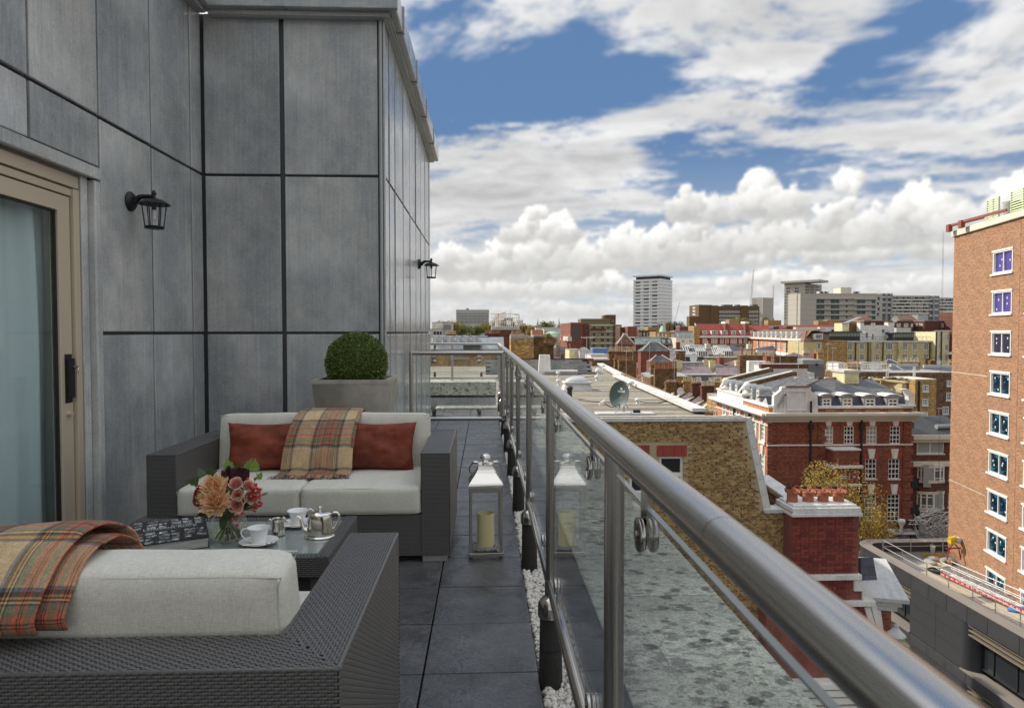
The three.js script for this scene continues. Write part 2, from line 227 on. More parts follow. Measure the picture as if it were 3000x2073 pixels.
// ---- lead-clad penthouse: one thing, each tray of lead a part
const pent=thing('lead_clad_penthouse','rooftop penthouse clad in dark grey lead panels beside the paved terrace','building');
{
// solid cores a little behind the lead
mesh('wall',merge([box(XL - 0.30,XL - 0.03,2.50,TOP,2.5,ZB),box(XL - 0.30,XL - 0.03,-0.2,2.50,-4.70,ZB),box(XL - 0.30,XL - 0.03,-0.2,2.5,2.5,-2.85),box(XL - 0.30,XR - 0.03,-0.2,TOP,ZB - 0.03,ZF + 0.03)]),leadDark,pent);
mesh('roof',box(-7,XL - 0.031,TOP - 0.25,TOP - 0.02,2.5,ZB),leadDark,pent);
const r=rng(70);
const panel=(plane,a0,a1,y0,y1,ms,lip=0.011)=>{
const w=Math.abs(a1 - a0) - 0.022,h=y1 - y0 - 0.022,d=0.03;
const g=uvm(new RoundedBoxGeometry(w,h,d,2,0.008),1,r()*20,r()*20),m=mesh('lead_panel',g,ms[Math.floor(r()*ms.length)],pent);
const c=(a0 + a1)/2,y=(y0 + y1)/2,o=(r() - 0.5)*0.006;
if (plane==='L'){m.rotation.y=Math.PI/2;m.position.set(XL - 0.015 + o,y,c);}
else if (plane==='B') m.position.set(c,y,ZB - 0.015 + o);
else{m.rotation.y=Math.PI/2;m.position.set(XR - 0.015 + o,y,c);}
m.rotation.x +=(r() - 0.5)*0.004;m.rotation.z +=(r() - 0.5)*0.002;
// rolled seam on one vertical edge
if (plane!=='R') return;const s=bar([0,-h/2,0],[0,h/2,0],0.0065,8),sm=mesh('seam',s,leadMats[0],m);sm.position.set((plane==='L' ? 1 : -1)*(w/2 - 0.004),0,d/2 - 0.001);
};
const rows=[[-0.05,1.392],[1.392,2.848],[2.848,TOP]];
const cols=[-6.43,-6.19,-5.47,-4.745,-4.04,-3.33,-2.62,-1.9,-1.2,-0.5,0.2,0.9,1.6,2.3];
for (let i=0;i < cols.length - 1;i++) rows.forEach(([y0,y1],k)=>{
const door=cols[i] > -4.8&&cols[i + 1] < -2.5;
if (door&&k===0) return;if (door&&k===1){panel('L',cols[i],cols[i + 1],2.50,y1,leadMats.slice(1));return;}
panel('L',cols[i],cols[i + 1],y0,y1,leadMats.slice(1));
});
for (const [y0,y1] of rows){panel('B',-2.59,-1.885,y0,y1,leadMats.slice(0,2));panel('B',-1.865,-0.985,y0,y1,leadMats.slice(0,2));panel('B',-0.98,-0.94,y0,y1,leadMats.slice(1,3));}
const fc=[-6.45,-6.72,-7.13,-7.82,-8.52,-9.24,-9.94,-10.66,-11.4,-11.68];
for (let i=0;i < fc.length - 1;i++) for (const [y0,y1] of rows) panel('R',fc[i],fc[i + 1],y0,y1,leadSide);
mesh('corner_trim',bar([XR - 0.034,-0.05,ZB + 0.008],[XR - 0.034,TOP,ZB + 0.008],0.016,10),leadMats[0],pent);
mesh('corner_trim',uvm(rbox(XR - 0.012,XR + 0.006,-0.05,TOP,ZB - 0.02,ZB + 0.012,0.006)),leadMats[1],pent);
// coping: lead over a board, in lengths with lapped joints
const cop=(x0,x1,z0,z1)=>{mesh('coping_joint',rbox(x1 > -0.82&&x0 < -1 ? x0 : Math.min(x0,x1) - 0.012,Math.max(x0,x1) + 0.012,TOP - 0.012,TOP + 0.252,z0 + 0.012,z0 - 0.035,0.008),leadMats[0],pent);return mesh('coping',uvm(rbox(x0,x1,TOP - 0.005,TOP + 0.24,z0,z1,0.02,2),1,r()*9,r()*9),leadSide[2],pent);};
for (const [a,b] of [[-2.50,-1.80],[-1.796,-0.80]]) cop(a,b,ZB + 0.16,ZB - 0.35);
for (let z=2.2;z > ZB + 0.2;z -=1.44) cop(XL + 0.14,XL - 0.3,z,Math.max(z - 1.436,ZB - 0.3));
for (let z=ZB - 0.355;z > ZF;z -=1.3) cop(XR - 0.3,XR + 0.135,z,Math.max(z - 1.294,ZF - 0.12));
mesh('soffit_board',merge([box(XL,XL + 0.08,TOP - 0.05,TOP - 0.006,2.2,ZB + 0.1),box(-2.5,XR + 0.06,TOP - 0.05,TOP - 0.006,ZB,ZB + 0.09),box(XR,XR + 0.07,TOP - 0.05,TOP - 0.006,ZB,ZF)]),leadMats[1],pent);
// flashing round the door opening
mesh('flashing',merge([uvm(rbox(XL - 0.02,XL + 0.022,2.415,2.495,-2.5,-4.73,0.008)),uvm(rbox(XL - 0.14,XL - 0.032,0,2.47,-4.585,-4.66,0.01)),uvm(rbox(XL - 0.10,XL + 0.012,0,2.41,-4.662,-4.735,0.012)),uvm(rbox(XL - 0.20,XL - 0.06,2.40,2.47,-2.5,-4.60,0.01))]),leadMats[2],pent);
}
// ---- sliding door with its curtain, in the left wall; a room stands behind it
{
const d=thing('sliding_glass_door','bronze framed sliding glass door in the lead wall with pale blue curtain behind','door',[XL - 0.09,0,0]);
const fr=(name,y0,y1,z0,z1,x0=-0.05,x1=0.05)=>mesh(name,rbox(x0,x1,y0,y1,z0,z1,0.004),bronze,d);
fr('head_frame',2.325,2.40,-2.6,-4.57);fr('head_frame',2.27,2.318,-2.6,-4.54,-0.04,0.035);fr('jamb',0.03,2.32,-4.515,-4.575);fr('sill',-0.02,0.028,-2.6,-4.57,-0.07,0.09);
const leaf=mesh('door_leaf',merge([rbox(-0.03,0.028,0.035,2.262,-4.385,-4.505,0.004),rbox(-0.03,0.028,2.16,2.262,-2.6,-4.385,0.004),rbox(-0.03,0.028,0.035,0.12,-2.6,-4.385,0.004)]),bronze,d);
mesh('pane',box(-0.004,0.004,0.12,2.16,-2.6,-4.385),pane,leaf);
mesh('gasket',merge([box(-0.012,0.012,0.12,2.16,-4.37,-4.386),box(-0.012,0.012,2.148,2.162,-2.6,-4.37),box(-0.012,0.012,0.118,0.132,-2.6,-4.37)]),blackMetal,leaf);
const h=mesh('handle',merge([rbox(0.03,0.062,0.98,1.235,-4.475,-4.43,0.004),rbox(0.028,0.034,0.95,1.26,-4.49,-4.42,0.002)]),blackMetal,d);
mesh('thumb_turn',merge([bar([0.062,1.18,-4.452],[0.09,1.18,-4.452],0.008),tube([[0.085,1.18,-4.452],[0.10,1.17,-4.44],[0.098,1.13,-4.435]],0.005)]),steel,h);
mesh('lock',bar([0.028,0.88,-4.45],[0.055,0.88,-4.45],0.016),bronze,d);
// curtain: gathered sheer cloth
const cm=mat([0.72,0.84,0.86],0.9,{transmission: 0.25,thickness: 0});
const c=shell((u,v)=>{const z=-2.62 - u*1.96 - 0.11*v*u*u,f=Math.sin(u*43 + Math.sin(u*9)*2.2)*(0.032 + 0.012*Math.sin(u*17))*(0.55 + 0.45*v) + 0.012*Math.sin(u*90 + v);return V(-0.13 + f + 0.02*Math.sin(v*4 + u*8),0.02 + 2.22*(1 - v),z);},180,8,0.002);
tag(mesh('curtain',c.translate(XL - 0.09,0,0),cm,scene),'pale blue sheer curtain hanging in folds behind the sliding door','curtain');
const wall=mat([0.30,0.29,0.27],0.9);
const room=struct('wall_room',merge([box(-6.4,XL - 0.301,-0.05,-0.001,0.5,-6.2),box(-6.4,-6.3,0,2.6,0.5,-6.2),box(-6.4,XL - 0.301,0,2.6,0.4,0.5),box(-6.4,XL - 0.301,0,2.6,-6.2,-6.1),box(-6.4,XL - 0.301,2.5,2.6,0.5,-6.2)]),wall);
}
// ---- wall lanterns
function lantern(pos,label){
const g=thing('wall_lantern',label,'wall lantern',pos,0,'black outdoor wall lanterns');
const rot=(q)=>xf(q,{r: [0,0,-Math.PI/2]});
mesh('back_plate',rot(lathe([[0,0],[0.07,0],[0.072,0.012],[0.06,0.02],[0.056,0.03],[0.03,0.036],[0,0.036]],28)),blackMetal,g);
mesh('arm',taperTube([[0.03,-0.01,0],[0.07,0.03,0],[0.12,0.038,0],[0.175,0.038,0]],0.024,0.011,16),blackMetal,g);
mesh('finial',lathe([[0,0.085],[0.008,0.082],[0.015,0.068],[0.017,0.058],[0.019,0.054],[0.012,0.05],[0.012,0.03],[0.02,0.02],[0,0.02]],16).translate(0.175,0,0),blackMetal,g);
mesh('hood',lathe([[0.0,0.026],[0.03,0.022],[0.07,0.008],[0.108,-0.018],[0.112,-0.022],[0.104,-0.021],[0.066,0.0],[0,0.012]],36).translate(0.175,0,0),blackMetal,g);
const n=6,cage=[];
for (let i=0;i < n;i++){const a=(i + 0.5)/n*2*Math.PI,c=Math.cos(a),s=Math.sin(a);cage.push(bar([0.175 + c*0.082,-0.012,s*0.082],[0.175 + c*0.062,-0.185,s*0.062],0.0042,6));}
mesh('cage',merge([...cage,lathe([[0,-0.18],[0.066,-0.18],[0.067,-0.197],[0,-0.2]],n*4).translate(0.175,0,0)]),blackMetal,g);
mesh('glass_shade',lathe([[0.079,-0.012],[0.060,-0.18]],6).rotateY(Math.PI/6).translate(0.175,0,0),new THREE.MeshPhysicalMaterial({color: 0xffffff,roughness: 0.02,transmission: 1,thickness: 0,ior: 1.5}),g);
mesh('lamp_holder',lathe([[0,-0.01],[0.016,-0.01],[0.016,-0.06],[0,-0.06]],14).translate(0.175,0,0),blackMetal,g);
mesh('bulb',lathe([[0.001,-0.061],[0.009,-0.062],[0.0095,-0.13],[0.001,-0.135]],14).translate(0.175,0,0),mat([0.8,0.78,0.72],0.25),g);
return g;
}
const lan=lantern([XL,2.355,-5.13],'black wall lantern with clear glass beside the sliding door');
copyThing(lan,[XR,2.355,-9.66],0,'black wall lantern on the outer lead wall past the gate');

// ---- balustrade
const XG=0.262,HR=1.172,posts=[];for (let k=-1;k < 10;k++) posts.push(-(1.37 + (k)*1.341));
const ZE=-13.4;
{
const b=thing('glass_balustrade','steel and glass balustrade running along the edge of the roof terrace','balustrade');
const zs=posts.filter(z=>z > ZE + 0.6).concat([ZE]);
// top rail in lengths with a hairline joint
const joints=[1.6,-0.735,-3.4,-7.43,ZE - 0.02];
for (let i=0;i < joints.length - 1;i++) mesh('top_rail',bar([XG,HR,joints[i]],[XG,HR,joints[i + 1] + 0.0015],0.0255,28),steelRail,b);
mesh('top_rail',bar([XG,HR,ZE],[-1.6,HR,ZE],0.0255,20),steelRail,b);
mesh('bottom_rail',bar([XG,0.385,1.6],[XG,0.385,ZE],0.020,20),steel,b);
mesh('bottom_rail',bar([XG,0.50,ZE],[-1.6,0.50,ZE],0.020,16),steel,b);
const bell=lathe([[0.0215,0.405],[0.024,0.40],[0.024,0.345],[0.0225,0.338],[0.034,0.332],[0.046,0.318],[0.052,0.295],[0.0525,0.262],[0.0505,0.255],[0.03,0.255]],32);
const pier=mat([0.030,0.030,0.027],0.92,{bumpMap: grainy,bumpScale: 0.006,map: mottle});
const pierGeo=merge([lathe([[0,0.256],[0.044,0.256],[0.0455,0.13],[0.0445,0.127]],24),lathe([[0.0445,0.127],[0.046,0.123],[0.049,-0.03],[0,-0.03]],24)]);
for (const z of zs.slice(0,-1)){
const p=mesh('post',bar([XG,0.256,z],[XG,HR - 0.02,z],0.0205,24),steelRail,b);
mesh('collar',bell.clone().translate(XG,0,z),steel,p);mesh('pier',pierGeo.clone().translate(XG,0,z),pier,p);
}
for (const x of [XG,-0.65]) mesh('post',bar([x,0.45,ZE],[x,HR - 0.02,ZE],0.0205,20),steelRail,b);
// panes between posts, held by round clamps
const clampGeo=(s)=>merge([xf(lathe([[0,0],[0.027,0],[0.0285,0.003],[0.0285,0.008],[0.027,0.010],[0,0.010]],28),{r: [0,0,-Math.PI/2],p: [0.005,0,0]}),xf(lathe([[0,0],[0.027,0],[0.0285,0.003],[0.0285,0.008],[0.027,0.010],[0,0.010]],28),{r: [0,0,Math.PI/2],p: [-0.005,0,0]}),xf(lathe([[0,0.0],[0.007,0],[0.006,0.003],[0,0.003]],12),{r: [0,0,Math.PI/2],p: [-0.015,0,0]}),box(-0.004,0.004,s > 0 ? 0.02 : -0.075,s > 0 ? 0.075 : -0.02,-0.022,0.022)]);
const cu=clampGeo(1),cl=clampGeo(-1);
for (let i=0;i < zs.length - 1;i++){
const z0=zs[i] - 0.035,z1=zs[i + 1] + 0.035;
mesh('glass_panel',box(XG - 0.004,XG + 0.004,0.435,1.115,z0,z1),pane,b);
const gt=mesh('glass_edge',box(XG - 0.0045,XG + 0.0045,1.1155,1.1185,z0,z1),mat([0.34,0.38,0.36],0.2),b);
for (const z of [z0 - 0.24,z1 + 0.24]){mesh('glass_clamp',cu,steel,b).position.set(XG,1.07,z);mesh('glass_clamp',cl,steel,b).position.set(XG,0.482,z);}
}
mesh('glass_panel',box(-1.6,XG - 0.03,0.545,1.115,ZE - 0.004,ZE + 0.004),pane,b);
for (const x of [-0.99,-0.08]){const q=mesh('glass_clamp',cu,steel,b);q.position.set(x,1.07,ZE);q.rotation.y=Math.PI/2;const q2=mesh('glass_clamp',cl,steel,b);q2.position.set(x,0.60,ZE);q2.rotation.y=Math.PI/2;}
// gate across the walkway
const g=thing('terrace_gate','low steel framed glass gate across the terrace walkway','gate',[0,0,-8.18]);
const gx0=-0.885,gx1=0.205,gy0=0.365,gy1=1.152,w=0.026;
mesh('gate_frame',merge([bar([gx0,gy1,0],[gx1,gy1,0],w,20),bar([gx0,gy0,0],[gx1,gy0,0],w,20),bar([gx0,gy0,0],[gx0,gy1,0],w,20),bar([gx1,gy0,0],[gx1,gy1,0],w,20),...[[gx0,gy0],[gx0,gy1],[gx1,gy0],[gx1,gy1]].map(([x,y])=>new THREE.SphereGeometry(w*1.02,16,12).translate(x,y,0))]),steelRail,g);
mesh('glass_panel',box(gx0 + 0.05,gx1 - 0.05,gy0 + 0.06,gy1 - 0.06,-0.004,0.004),pane,g);
for (const x of [-0.615,-0.075]){const q=mesh('glass_clamp',cu,steel,g);q.position.set(x,gy1 - 0.10,0);q.rotation.y=Math.PI/2;const q2=mesh('glass_clamp',cl,steel,g);q2.position.set(x,gy0 + 0.10,0);q2.rotation.y=Math.PI/2;}
mesh('latch_rod',merge([bar([gx0 - 0.09,1.045,0.0],[gx0 + 0.06,1.045,0.0],0.006,8),bar([gx0 - 0.085,1.045,0],[gx0 - 0.085,1.0,0],0.005,8)]),steel,g);
for (const y of [0.5,1.0]) mesh('hinge',box(gx1,gx1 + 0.045,y - 0.03,y + 0.03,-0.008,0.008),steel,g);
}
// ---- the strip of white pebbles and what lies beyond the balustrade
{
const marble=mat([0.74,0.71,0.65],0.6,{bumpMap: grainy,bumpScale: 0.002});
struct('pebble_bed',box(0.188,0.405,-0.14,-0.055,2.4,-13.0),mat([0.32,0.30,0.27],0.95));
struct('pebble_bed',box(XR,0.188,-0.033,-0.012,-12.56,-13.0),mat([0.32,0.30,0.27],0.95));
const gs=[1,2,3].map(k=>{const g=new THREE.IcosahedronGeometry(1,1),p=g.attributes.position,v=V();for (let i=0;i < p.count;i++){v.fromBufferAttribute(p,i);const q=0.78 + 0.5*fbm(v.x*1.7 + k*9,v.y*1.7,v.z*1.7,2);p.setXYZ(i,v.x*q,v.y*q*0.8,v.z*q);}return toCreasedNormals(g,0.7);});
const r=rng(81),lists=[[],[],[]],cols=[[],[],[]],q=new THREE.Quaternion(),e=new THREE.Euler();
const put=(x,y,z,s)=>{const k=Math.floor(r()*3);e.set(r()*6,r()*6,r()*6);lists[k].push(new THREE.Matrix4().compose(V(x,y,z),q.setFromEuler(e),V(s*(0.8 + r()*0.5),s*(0.7 + r()*0.3),s*(0.8 + r()*0.4))));const w=0.86 + r()*0.28,t=r() < 0.12 ? 0.85 : 1;cols[k].push(new THREE.Color(w,w*(0.94 + 0.05*t),w*(0.80 + 0.18*t)));};
for (let z=0.6;z > -13;z -=0.0115){for (let k=0;k < 14;k++){const x=0.228 + r()*0.172;let top=-0.022 + 0.012*fbm(x*12,z*5,1,2);put(x,top - r()*0.022,z + (r() - 0.5)*0.02,0.0075 + r()*0.0055);}}
for (let k=0;k < 2600;k++) put(XR + 0.02 + r()*1.12,-0.005 + r()*0.012,-12.58 - r()*0.38,0.008 + r()*0.006);
const bed=new THREE.Group();bed.name='pebbles';bed.userData={kind: 'stuff',label: 'white marble pebbles in the strip under the balustrade',category: 'pebbles'};scene.add(bed);
gs.forEach((g,k)=>stuffPart('pebbles',g,marble,lists[k],bed,cols[k]));
// lower ledge: dark gutter and weathered concrete slab in lengths
struct('roof_gutter',box(0.40,0.74,-0.6,-0.37,2.4,-14),mat([0.03,0.032,0.035],0.7));
struct('roof_edge_wall',merge([box(0.405,0.43,-0.37,-0.02,2.4,-13.1)]),mat([0.04,0.042,0.045],0.7));
const lichen=(()=>{
const W=1024,A=tile(W,W,3,3,6,91,0.6),B=tile(W,W,30,44,4,92,0.65),C=tile(W,W,60,60,3,93,0.6),G=tile(W,W,180,180,2,94);const sp=new Float32Array(W*W),rr=rng(95);
for (let i=0;i < 420;i++){const cx=rr()*W,cy=rr()*W,a=2 + Math.pow(rr(),4)*26,s=0.2 + rr()*0.35;for (let y=-a;y<=a;y++) for (let x=-a;x<=a;x++){const d=Math.hypot(x,y)/a + 0.35*(n3((cx + x)*0.12,(cy + y)*0.12,i) - 0.5);if (d < 1){const k=(((Math.round(cy + y) % W) + W) % W)*W + ((Math.round(cx + x) % W) + W) % W;sp[k]=Math.max(sp[k],s*smooth(1,0.7,d));}}}
return tex(W,W,(x,y,i)=>{let v=0.80 + 0.30*(A[i] - 0.5) + 0.30*(G[i] - 0.5) + 0.2*(C[i] - 0.5) - 0.26*smooth(0.54,0.64,B[i]*0.7 + A[i]*0.3)*(0.4 + C[i]) - sp[i]*0.55;v=Math.max(0.1,v);return [v,v*1.0,v*0.96];},{rx: 0.55,ry: 0.55});
})();
const slab=mat([0.86,0.865,0.80],0.85,{map: lichen,bumpMap: grainy,bumpScale: 0.006}),r2=rng(96);
const led=struct('roof_ledge',box(0.70,1.54,-1.2,-0.42,2.4,-14),mat([0.2,0.2,0.19],0.9));
for (let z=2.3;z > -13.5;z -=2.25) mesh('concrete_slab',uvm(rbox(0.69,1.551,-0.42,-0.35,z,z - 2.243,0.008),1,r2()*7,r2()*7),slab,led);
// upstand at the end of the walkway
const up=thing('parapet_upstand','low concrete topped upstand closing the end of the terrace walkway','parapet');
mesh('lead_face',uvm(box(XR - 0.3,0.20,-0.05,0.155,-13.0,-13.1)),leadMats[1],up);mesh('gap',box(XR - 0.3,0.19,0.155,0.20,-13.05,-13.4),leadDark,up);
mesh('concrete_coping',uvm(rbox(XR - 0.3,0.205,0.20,0.455,-12.98,-13.62,0.01)),slab,up);
for (let k=0;k < 3;k++) mesh('clip',box(-0.75 + k*0.36,-0.735 + k*0.36,0.155,0.19,-12.99,-13.0),steel,up);
struct('roof_slab',box(-30,0.4,-0.6,-0.15,3,-14),mat([0.06,0.06,0.06],0.9));
}

// ================================================================ FURNITURE AND TABLEWARE
const fabricTex=(()=>{const W=512,A=tile(W,W,5,5,4,101),H=tile(W,W,256,24,2,102),Q=tile(W,W,24,256,2,103);return tex(W,W,(x,y,i)=>{const v=0.95 + 0.06*(A[i] - 0.5) + 0.13*(H[i] - 0.5) + 0.13*(Q[i] - 0.5);return [v,v,v];},{rx: 4,ry: 4});})();
const fabricBump=(()=>{const W=256,n=tile(W,W,100,100,1,104);return tex(W,W,(x,y,i)=>0.5 + 0.22*Math.sin(x/W*Math.PI*2*64)*Math.sin(y/W*Math.PI*2*64) + 0.3*(n[i] - 0.5),{srgb: false,rx: 6,ry: 6});})();
const canvas=mat([0.76,0.74,0.64],0.92,{map: fabricTex,bumpMap: fabricBump,bumpScale: 0.0012,sheen: 0.2});
const rattan=mat([0.10,0.095,0.090],0.27),rattanBase=mat([0.10,0.095,0.090],0.8);
// a plaited strand seen where it passes over, and the rib where it passes under
const weft=(()=>{const g=new THREE.PlaneGeometry(1,1,8,4),p=g.attributes.position;for (let i=0;i < p.count;i++){const x=p.getX(i),y=p.getY(i);p.setXYZ(i,x*0.0255,y*0.0076*(1 - 0.25*(2*x) ** 4),0.0034*(1 - (2*x) ** 2)*1.0 + 0.0011*(1 - (2*y) ** 2) - 0.0012);}g.computeVertexNormals();return g;})();
const warp=(()=>{const g=new THREE.PlaneGeometry(1,1,4,4),p=g.attributes.position;for (let i=0;i < p.count;i++){const x=p.getX(i),y=p.getY(i);p.setXYZ(i,x*0.0062,y*0.0088,0.0020*(1 - (2*y) ** 2) + 0.0012*(1 - (2*x) ** 2) - 0.0004);}g.computeVertexNormals();return g;})();
function weaver(){
const a=[],b=[],r=rng(110);
return{
face(o,u,v,U,Vv,clip){                                   // o corner, u along the strands, v across
const n=u.clone().cross(v).normalize(),cu=0.0142,cv=0.0078,nu=Math.floor(U/cu),nv=Math.floor(Vv/cv),su=U/nu,sv=Vv/nv,m=new THREE.Matrix4(),s=new THREE.Matrix4();
for (let j=0;j < nv;j++) for (let i=0;i < nu;i++){
const pu=(i + 0.5)*su,pv=(j + 0.5)*sv;if (clip&&!clip(pu,pv)) continue;
const p=o.clone().addScaledVector(u,pu).addScaledVector(v,pv).addScaledVector(n,0.0008 + (r() - 0.5)*0.0005);
m.makeBasis(u,v,n).setPosition(p);s.makeRotationZ((r() - 0.5)*0.05);
((i + j) % 2 ? b : a).push(m.clone().multiply(s));
}
},
done(parent){stuffPart('weave',weft,rattan,a,parent);stuffPart('weave',warp,rattan,b,parent);},
};
}
// a cushion with filled faces, rounded edges and a seam
function cushion(w,h,d,r=0.035,seed=1,puff=0.012){
const g=new RoundedBoxGeometry(w,h,d,8,r).toNonIndexed(),p=g.attributes.position;
let q=mergeVertices(uvm(new THREE.BoxGeometry(w,h,d,30,10,20),1,seed,seed*2));q=uvm(new THREE.BoxGeometry(w,h,d,36,12,24),1,seed,seed*2);
const a=q.attributes.position,v=V();
for (let i=0;i < a.count;i++){
v.fromBufferAttribute(a,i);
const hx=w/2 - r,hy=h/2 - r,hz=d/2 - r,c=V(clamp(v.x,-hx,hx),clamp(v.y,-hy,hy),clamp(v.z,-hz,hz)),dv=v.clone().sub(c);
if (dv.lengthSq() > 1e-10) dv.normalize().multiplyScalar(r);
v.copy(c).add(dv);
const ex=1 - (2*v.x/w) ** 2,ey=1 - (2*v.y/h) ** 2,ez=1 - (2*v.z/d) ** 2,nn=(fbm(v.x*5 + seed*7,v.y*5,v.z*5,3) - 0.5);
const big=dv.lengthSq() > 0 ? dv.clone().normalize() : V(0,0,0);
v.x +=big.x*(puff*Math.sqrt(Math.max(0,ey*ez)) + nn*0.008);v.y +=big.y*(puff*Math.sqrt(Math.max(0,ex*ez)) + nn*0.010);v.z +=big.z*(puff*Math.sqrt(Math.max(0,ex*ey)) + nn*0.008);
a.setXYZ(i,v.x,v.y,v.z);
}
const k=mergeVertices((()=>{const t=q.clone();t.deleteAttribute('uv');t.deleteAttribute('normal');return t;})(),1e-5);k.computeVertexNormals();
const n=new Map(),kp=k.attributes.position,kn=k.attributes.normal,key=(x,y,z)=>Math.round(x*5e4) + '_' + Math.round(y*5e4) + '_' + Math.round(z*5e4);
for (let i=0;i < kp.count;i++) n.set(key(kp.getX(i),kp.getY(i),kp.getZ(i)),i);
const nn=new Float32Array(a.count*3);for (let i=0;i < a.count;i++){const j=n.get(key(a.getX(i),a.getY(i),a.getZ(i)));if (j!==undefined) nn.set([kn.getX(j),kn.getY(j),kn.getZ(j)],i*3);}
q.setAttribute('normal',new THREE.BufferAttribute(nn,3));return q;
}
function seamLoop(w,h,d,r,face){const x=w/2 - r*0.35,y=h/2 - r*0.35,z=face*(d/2 - r*0.28);const c=[[-x,-y + r],[-x,y - r],[-x + r,y],[x - r,y],[x,y - r],[x,-y + r],[x - r,-y],[-x + r,-y]];return new THREE.TubeGeometry(new THREE.CatmullRomCurve3(c.map(q=>V(q[0],q[1],z)),true,'catmullrom',0.3),60,0.0025,6,true);}
const SW=1.8,SD=1.0,SA=0.17,SH=0.668;                  // sofa: width, depth, arm, height
function sofa(pos,turn,label){                                  // local: front towards +z at z = 0, back at z = -SD, x centred
const g=thing('rattan_sofa',label,'sofa',pos,turn,'two matching rattan sofas');
const hw=SW/2,e=0.004;
mesh('frame',merge([box(-hw + e,-hw + SA - e,0.04,SH - e,-e,-SD + e),box(hw - SA + e,hw - e,0.04,SH - e,-e,-SD + e),box(-hw + SA - e,hw - SA + e,0.04,SH - e,-SD + SA - e,-SD + e),box(-hw + SA - e,hw - SA + e,0.04,0.29,-0.012,-SD + SA)]),rattanBase,g);
const w=weaver(),X=V(1,0,0),Y=V(0,1,0),Z=V(0,0,1),nX=V(-1,0,0),nZ=V(0,0,-1);
w.face(V(hw,0.04,-SD),nX,Y,SW,SH - 0.04);                                                    // back
w.face(V(hw,0.04,0),nZ,Y,SD,SH - 0.04);w.face(V(-hw,0.04,-SD),Z,Y,SD,SH - 0.04);       // outer sides
w.face(V(-hw,SH,-SD + SA),X,nZ,SW,SA,(u,v)=>Math.min(u,SW - u) > SA - v);                // top of the back, mitred
w.face(V(-hw + SA,SH,0),nZ,nX,SD,SA,(u,v)=>u < SD - SA + v);w.face(V(hw - SA,SH,-SD),Z,X,SD,SA,(u,v)=>u > SA - v);  // arm tops
w.face(V(-hw,0.04,0),X,Y,SA,SH - 0.04);w.face(V(hw - SA,0.04,0),X,Y,SA,SH - 0.04);     // arm fronts
w.face(V(-hw + SA,0.36,0),nZ,Y,SD - SA,SH - 0.36);w.face(V(hw - SA,0.36,-SD + SA),Z,Y,SD - SA,SH - 0.36);  // arm insides
w.face(V(-hw + SA,0.04,-0.008),X,Y,SW - 2*SA,0.25);                                         // front of the base
w.face(V(-hw + SA,0.5,-SD + SA),X,Y,SW - 2*SA,SH - 0.5);
w.done(g);
// bound edges
const ed=(a,b)=>bar(a,b,0.0062,8);
mesh('edge_binding',merge([ed([-hw + 0.003,SH - 0.003,0],[-hw + 0.003,SH - 0.003,-SD]),ed([hw - 0.003,SH - 0.003,0],[hw - 0.003,SH - 0.003,-SD]),ed([-hw,SH - 0.003,-SD + 0.003],[hw,SH - 0.003,-SD + 0.003]),ed([-hw + SA,SH - 0.003,-0.002],[-hw + SA,SH - 0.003,-SD + SA]),ed([hw - SA,SH - 0.003,-0.002],[hw - SA,SH - 0.003,-SD + SA]),ed([-hw,SH - 0.003,-0.003],[-hw + SA,SH - 0.003,-0.003]),ed([hw - SA,SH - 0.003,-0.003],[hw,SH - 0.003,-0.003])]),rattan,g);
const foot=mat([0.5,0.5,0.49],0.4,{metalness: 0.8});
for (const [x,z] of [[-hw + 0.09,-0.05],[hw - 0.09,-0.05],[-hw + 0.09,-SD + 0.05],[hw - 0.09,-SD + 0.05]]) mesh('foot',rbox(x - 0.075,x + 0.075,0.001,0.042,z - 0.04,z + 0.04,0.003),foot,g);
// cushions
const iw=SW - 2*SA,cw=iw/2 - 0.004;
for (const s of [-1,1]){const c=mesh('seat_cushion',cushion(cw,0.172,SD - SA - 0.02,0.03,s + 2,0.008),canvas,g);c.position.set(s*(cw/2 + 0.003),0.292 + 0.086,-(SD - SA)/2 + 0.022);const q=mesh('piping',seamLoop(cw,0.172,SD - SA - 0.02,0.03,1),canvas,c);}
const bw=iw - 0.02,b=mesh('back_cushion',cushion(bw,0.40,0.165,0.035,5,0.010),canvas,g);b.position.set(0,0.625,-SD + SA + 0.115);b.rotation.x=-0.13;
mesh('piping',merge([seamLoop(bw,0.40,0.165,0.035,1),seamLoop(bw,0.40,0.165,0.035,-1)]),canvas,b);
return g;
}
const farSofa=sofa([-1.12,0,-4.13],0,'dark rattan sofa with two rust velvet pillows, standing against the planter');
const nearSofa=sofa([-1.22,0,-2.48],Math.PI,'dark rattan sofa seen from behind with a tartan throw over its back');

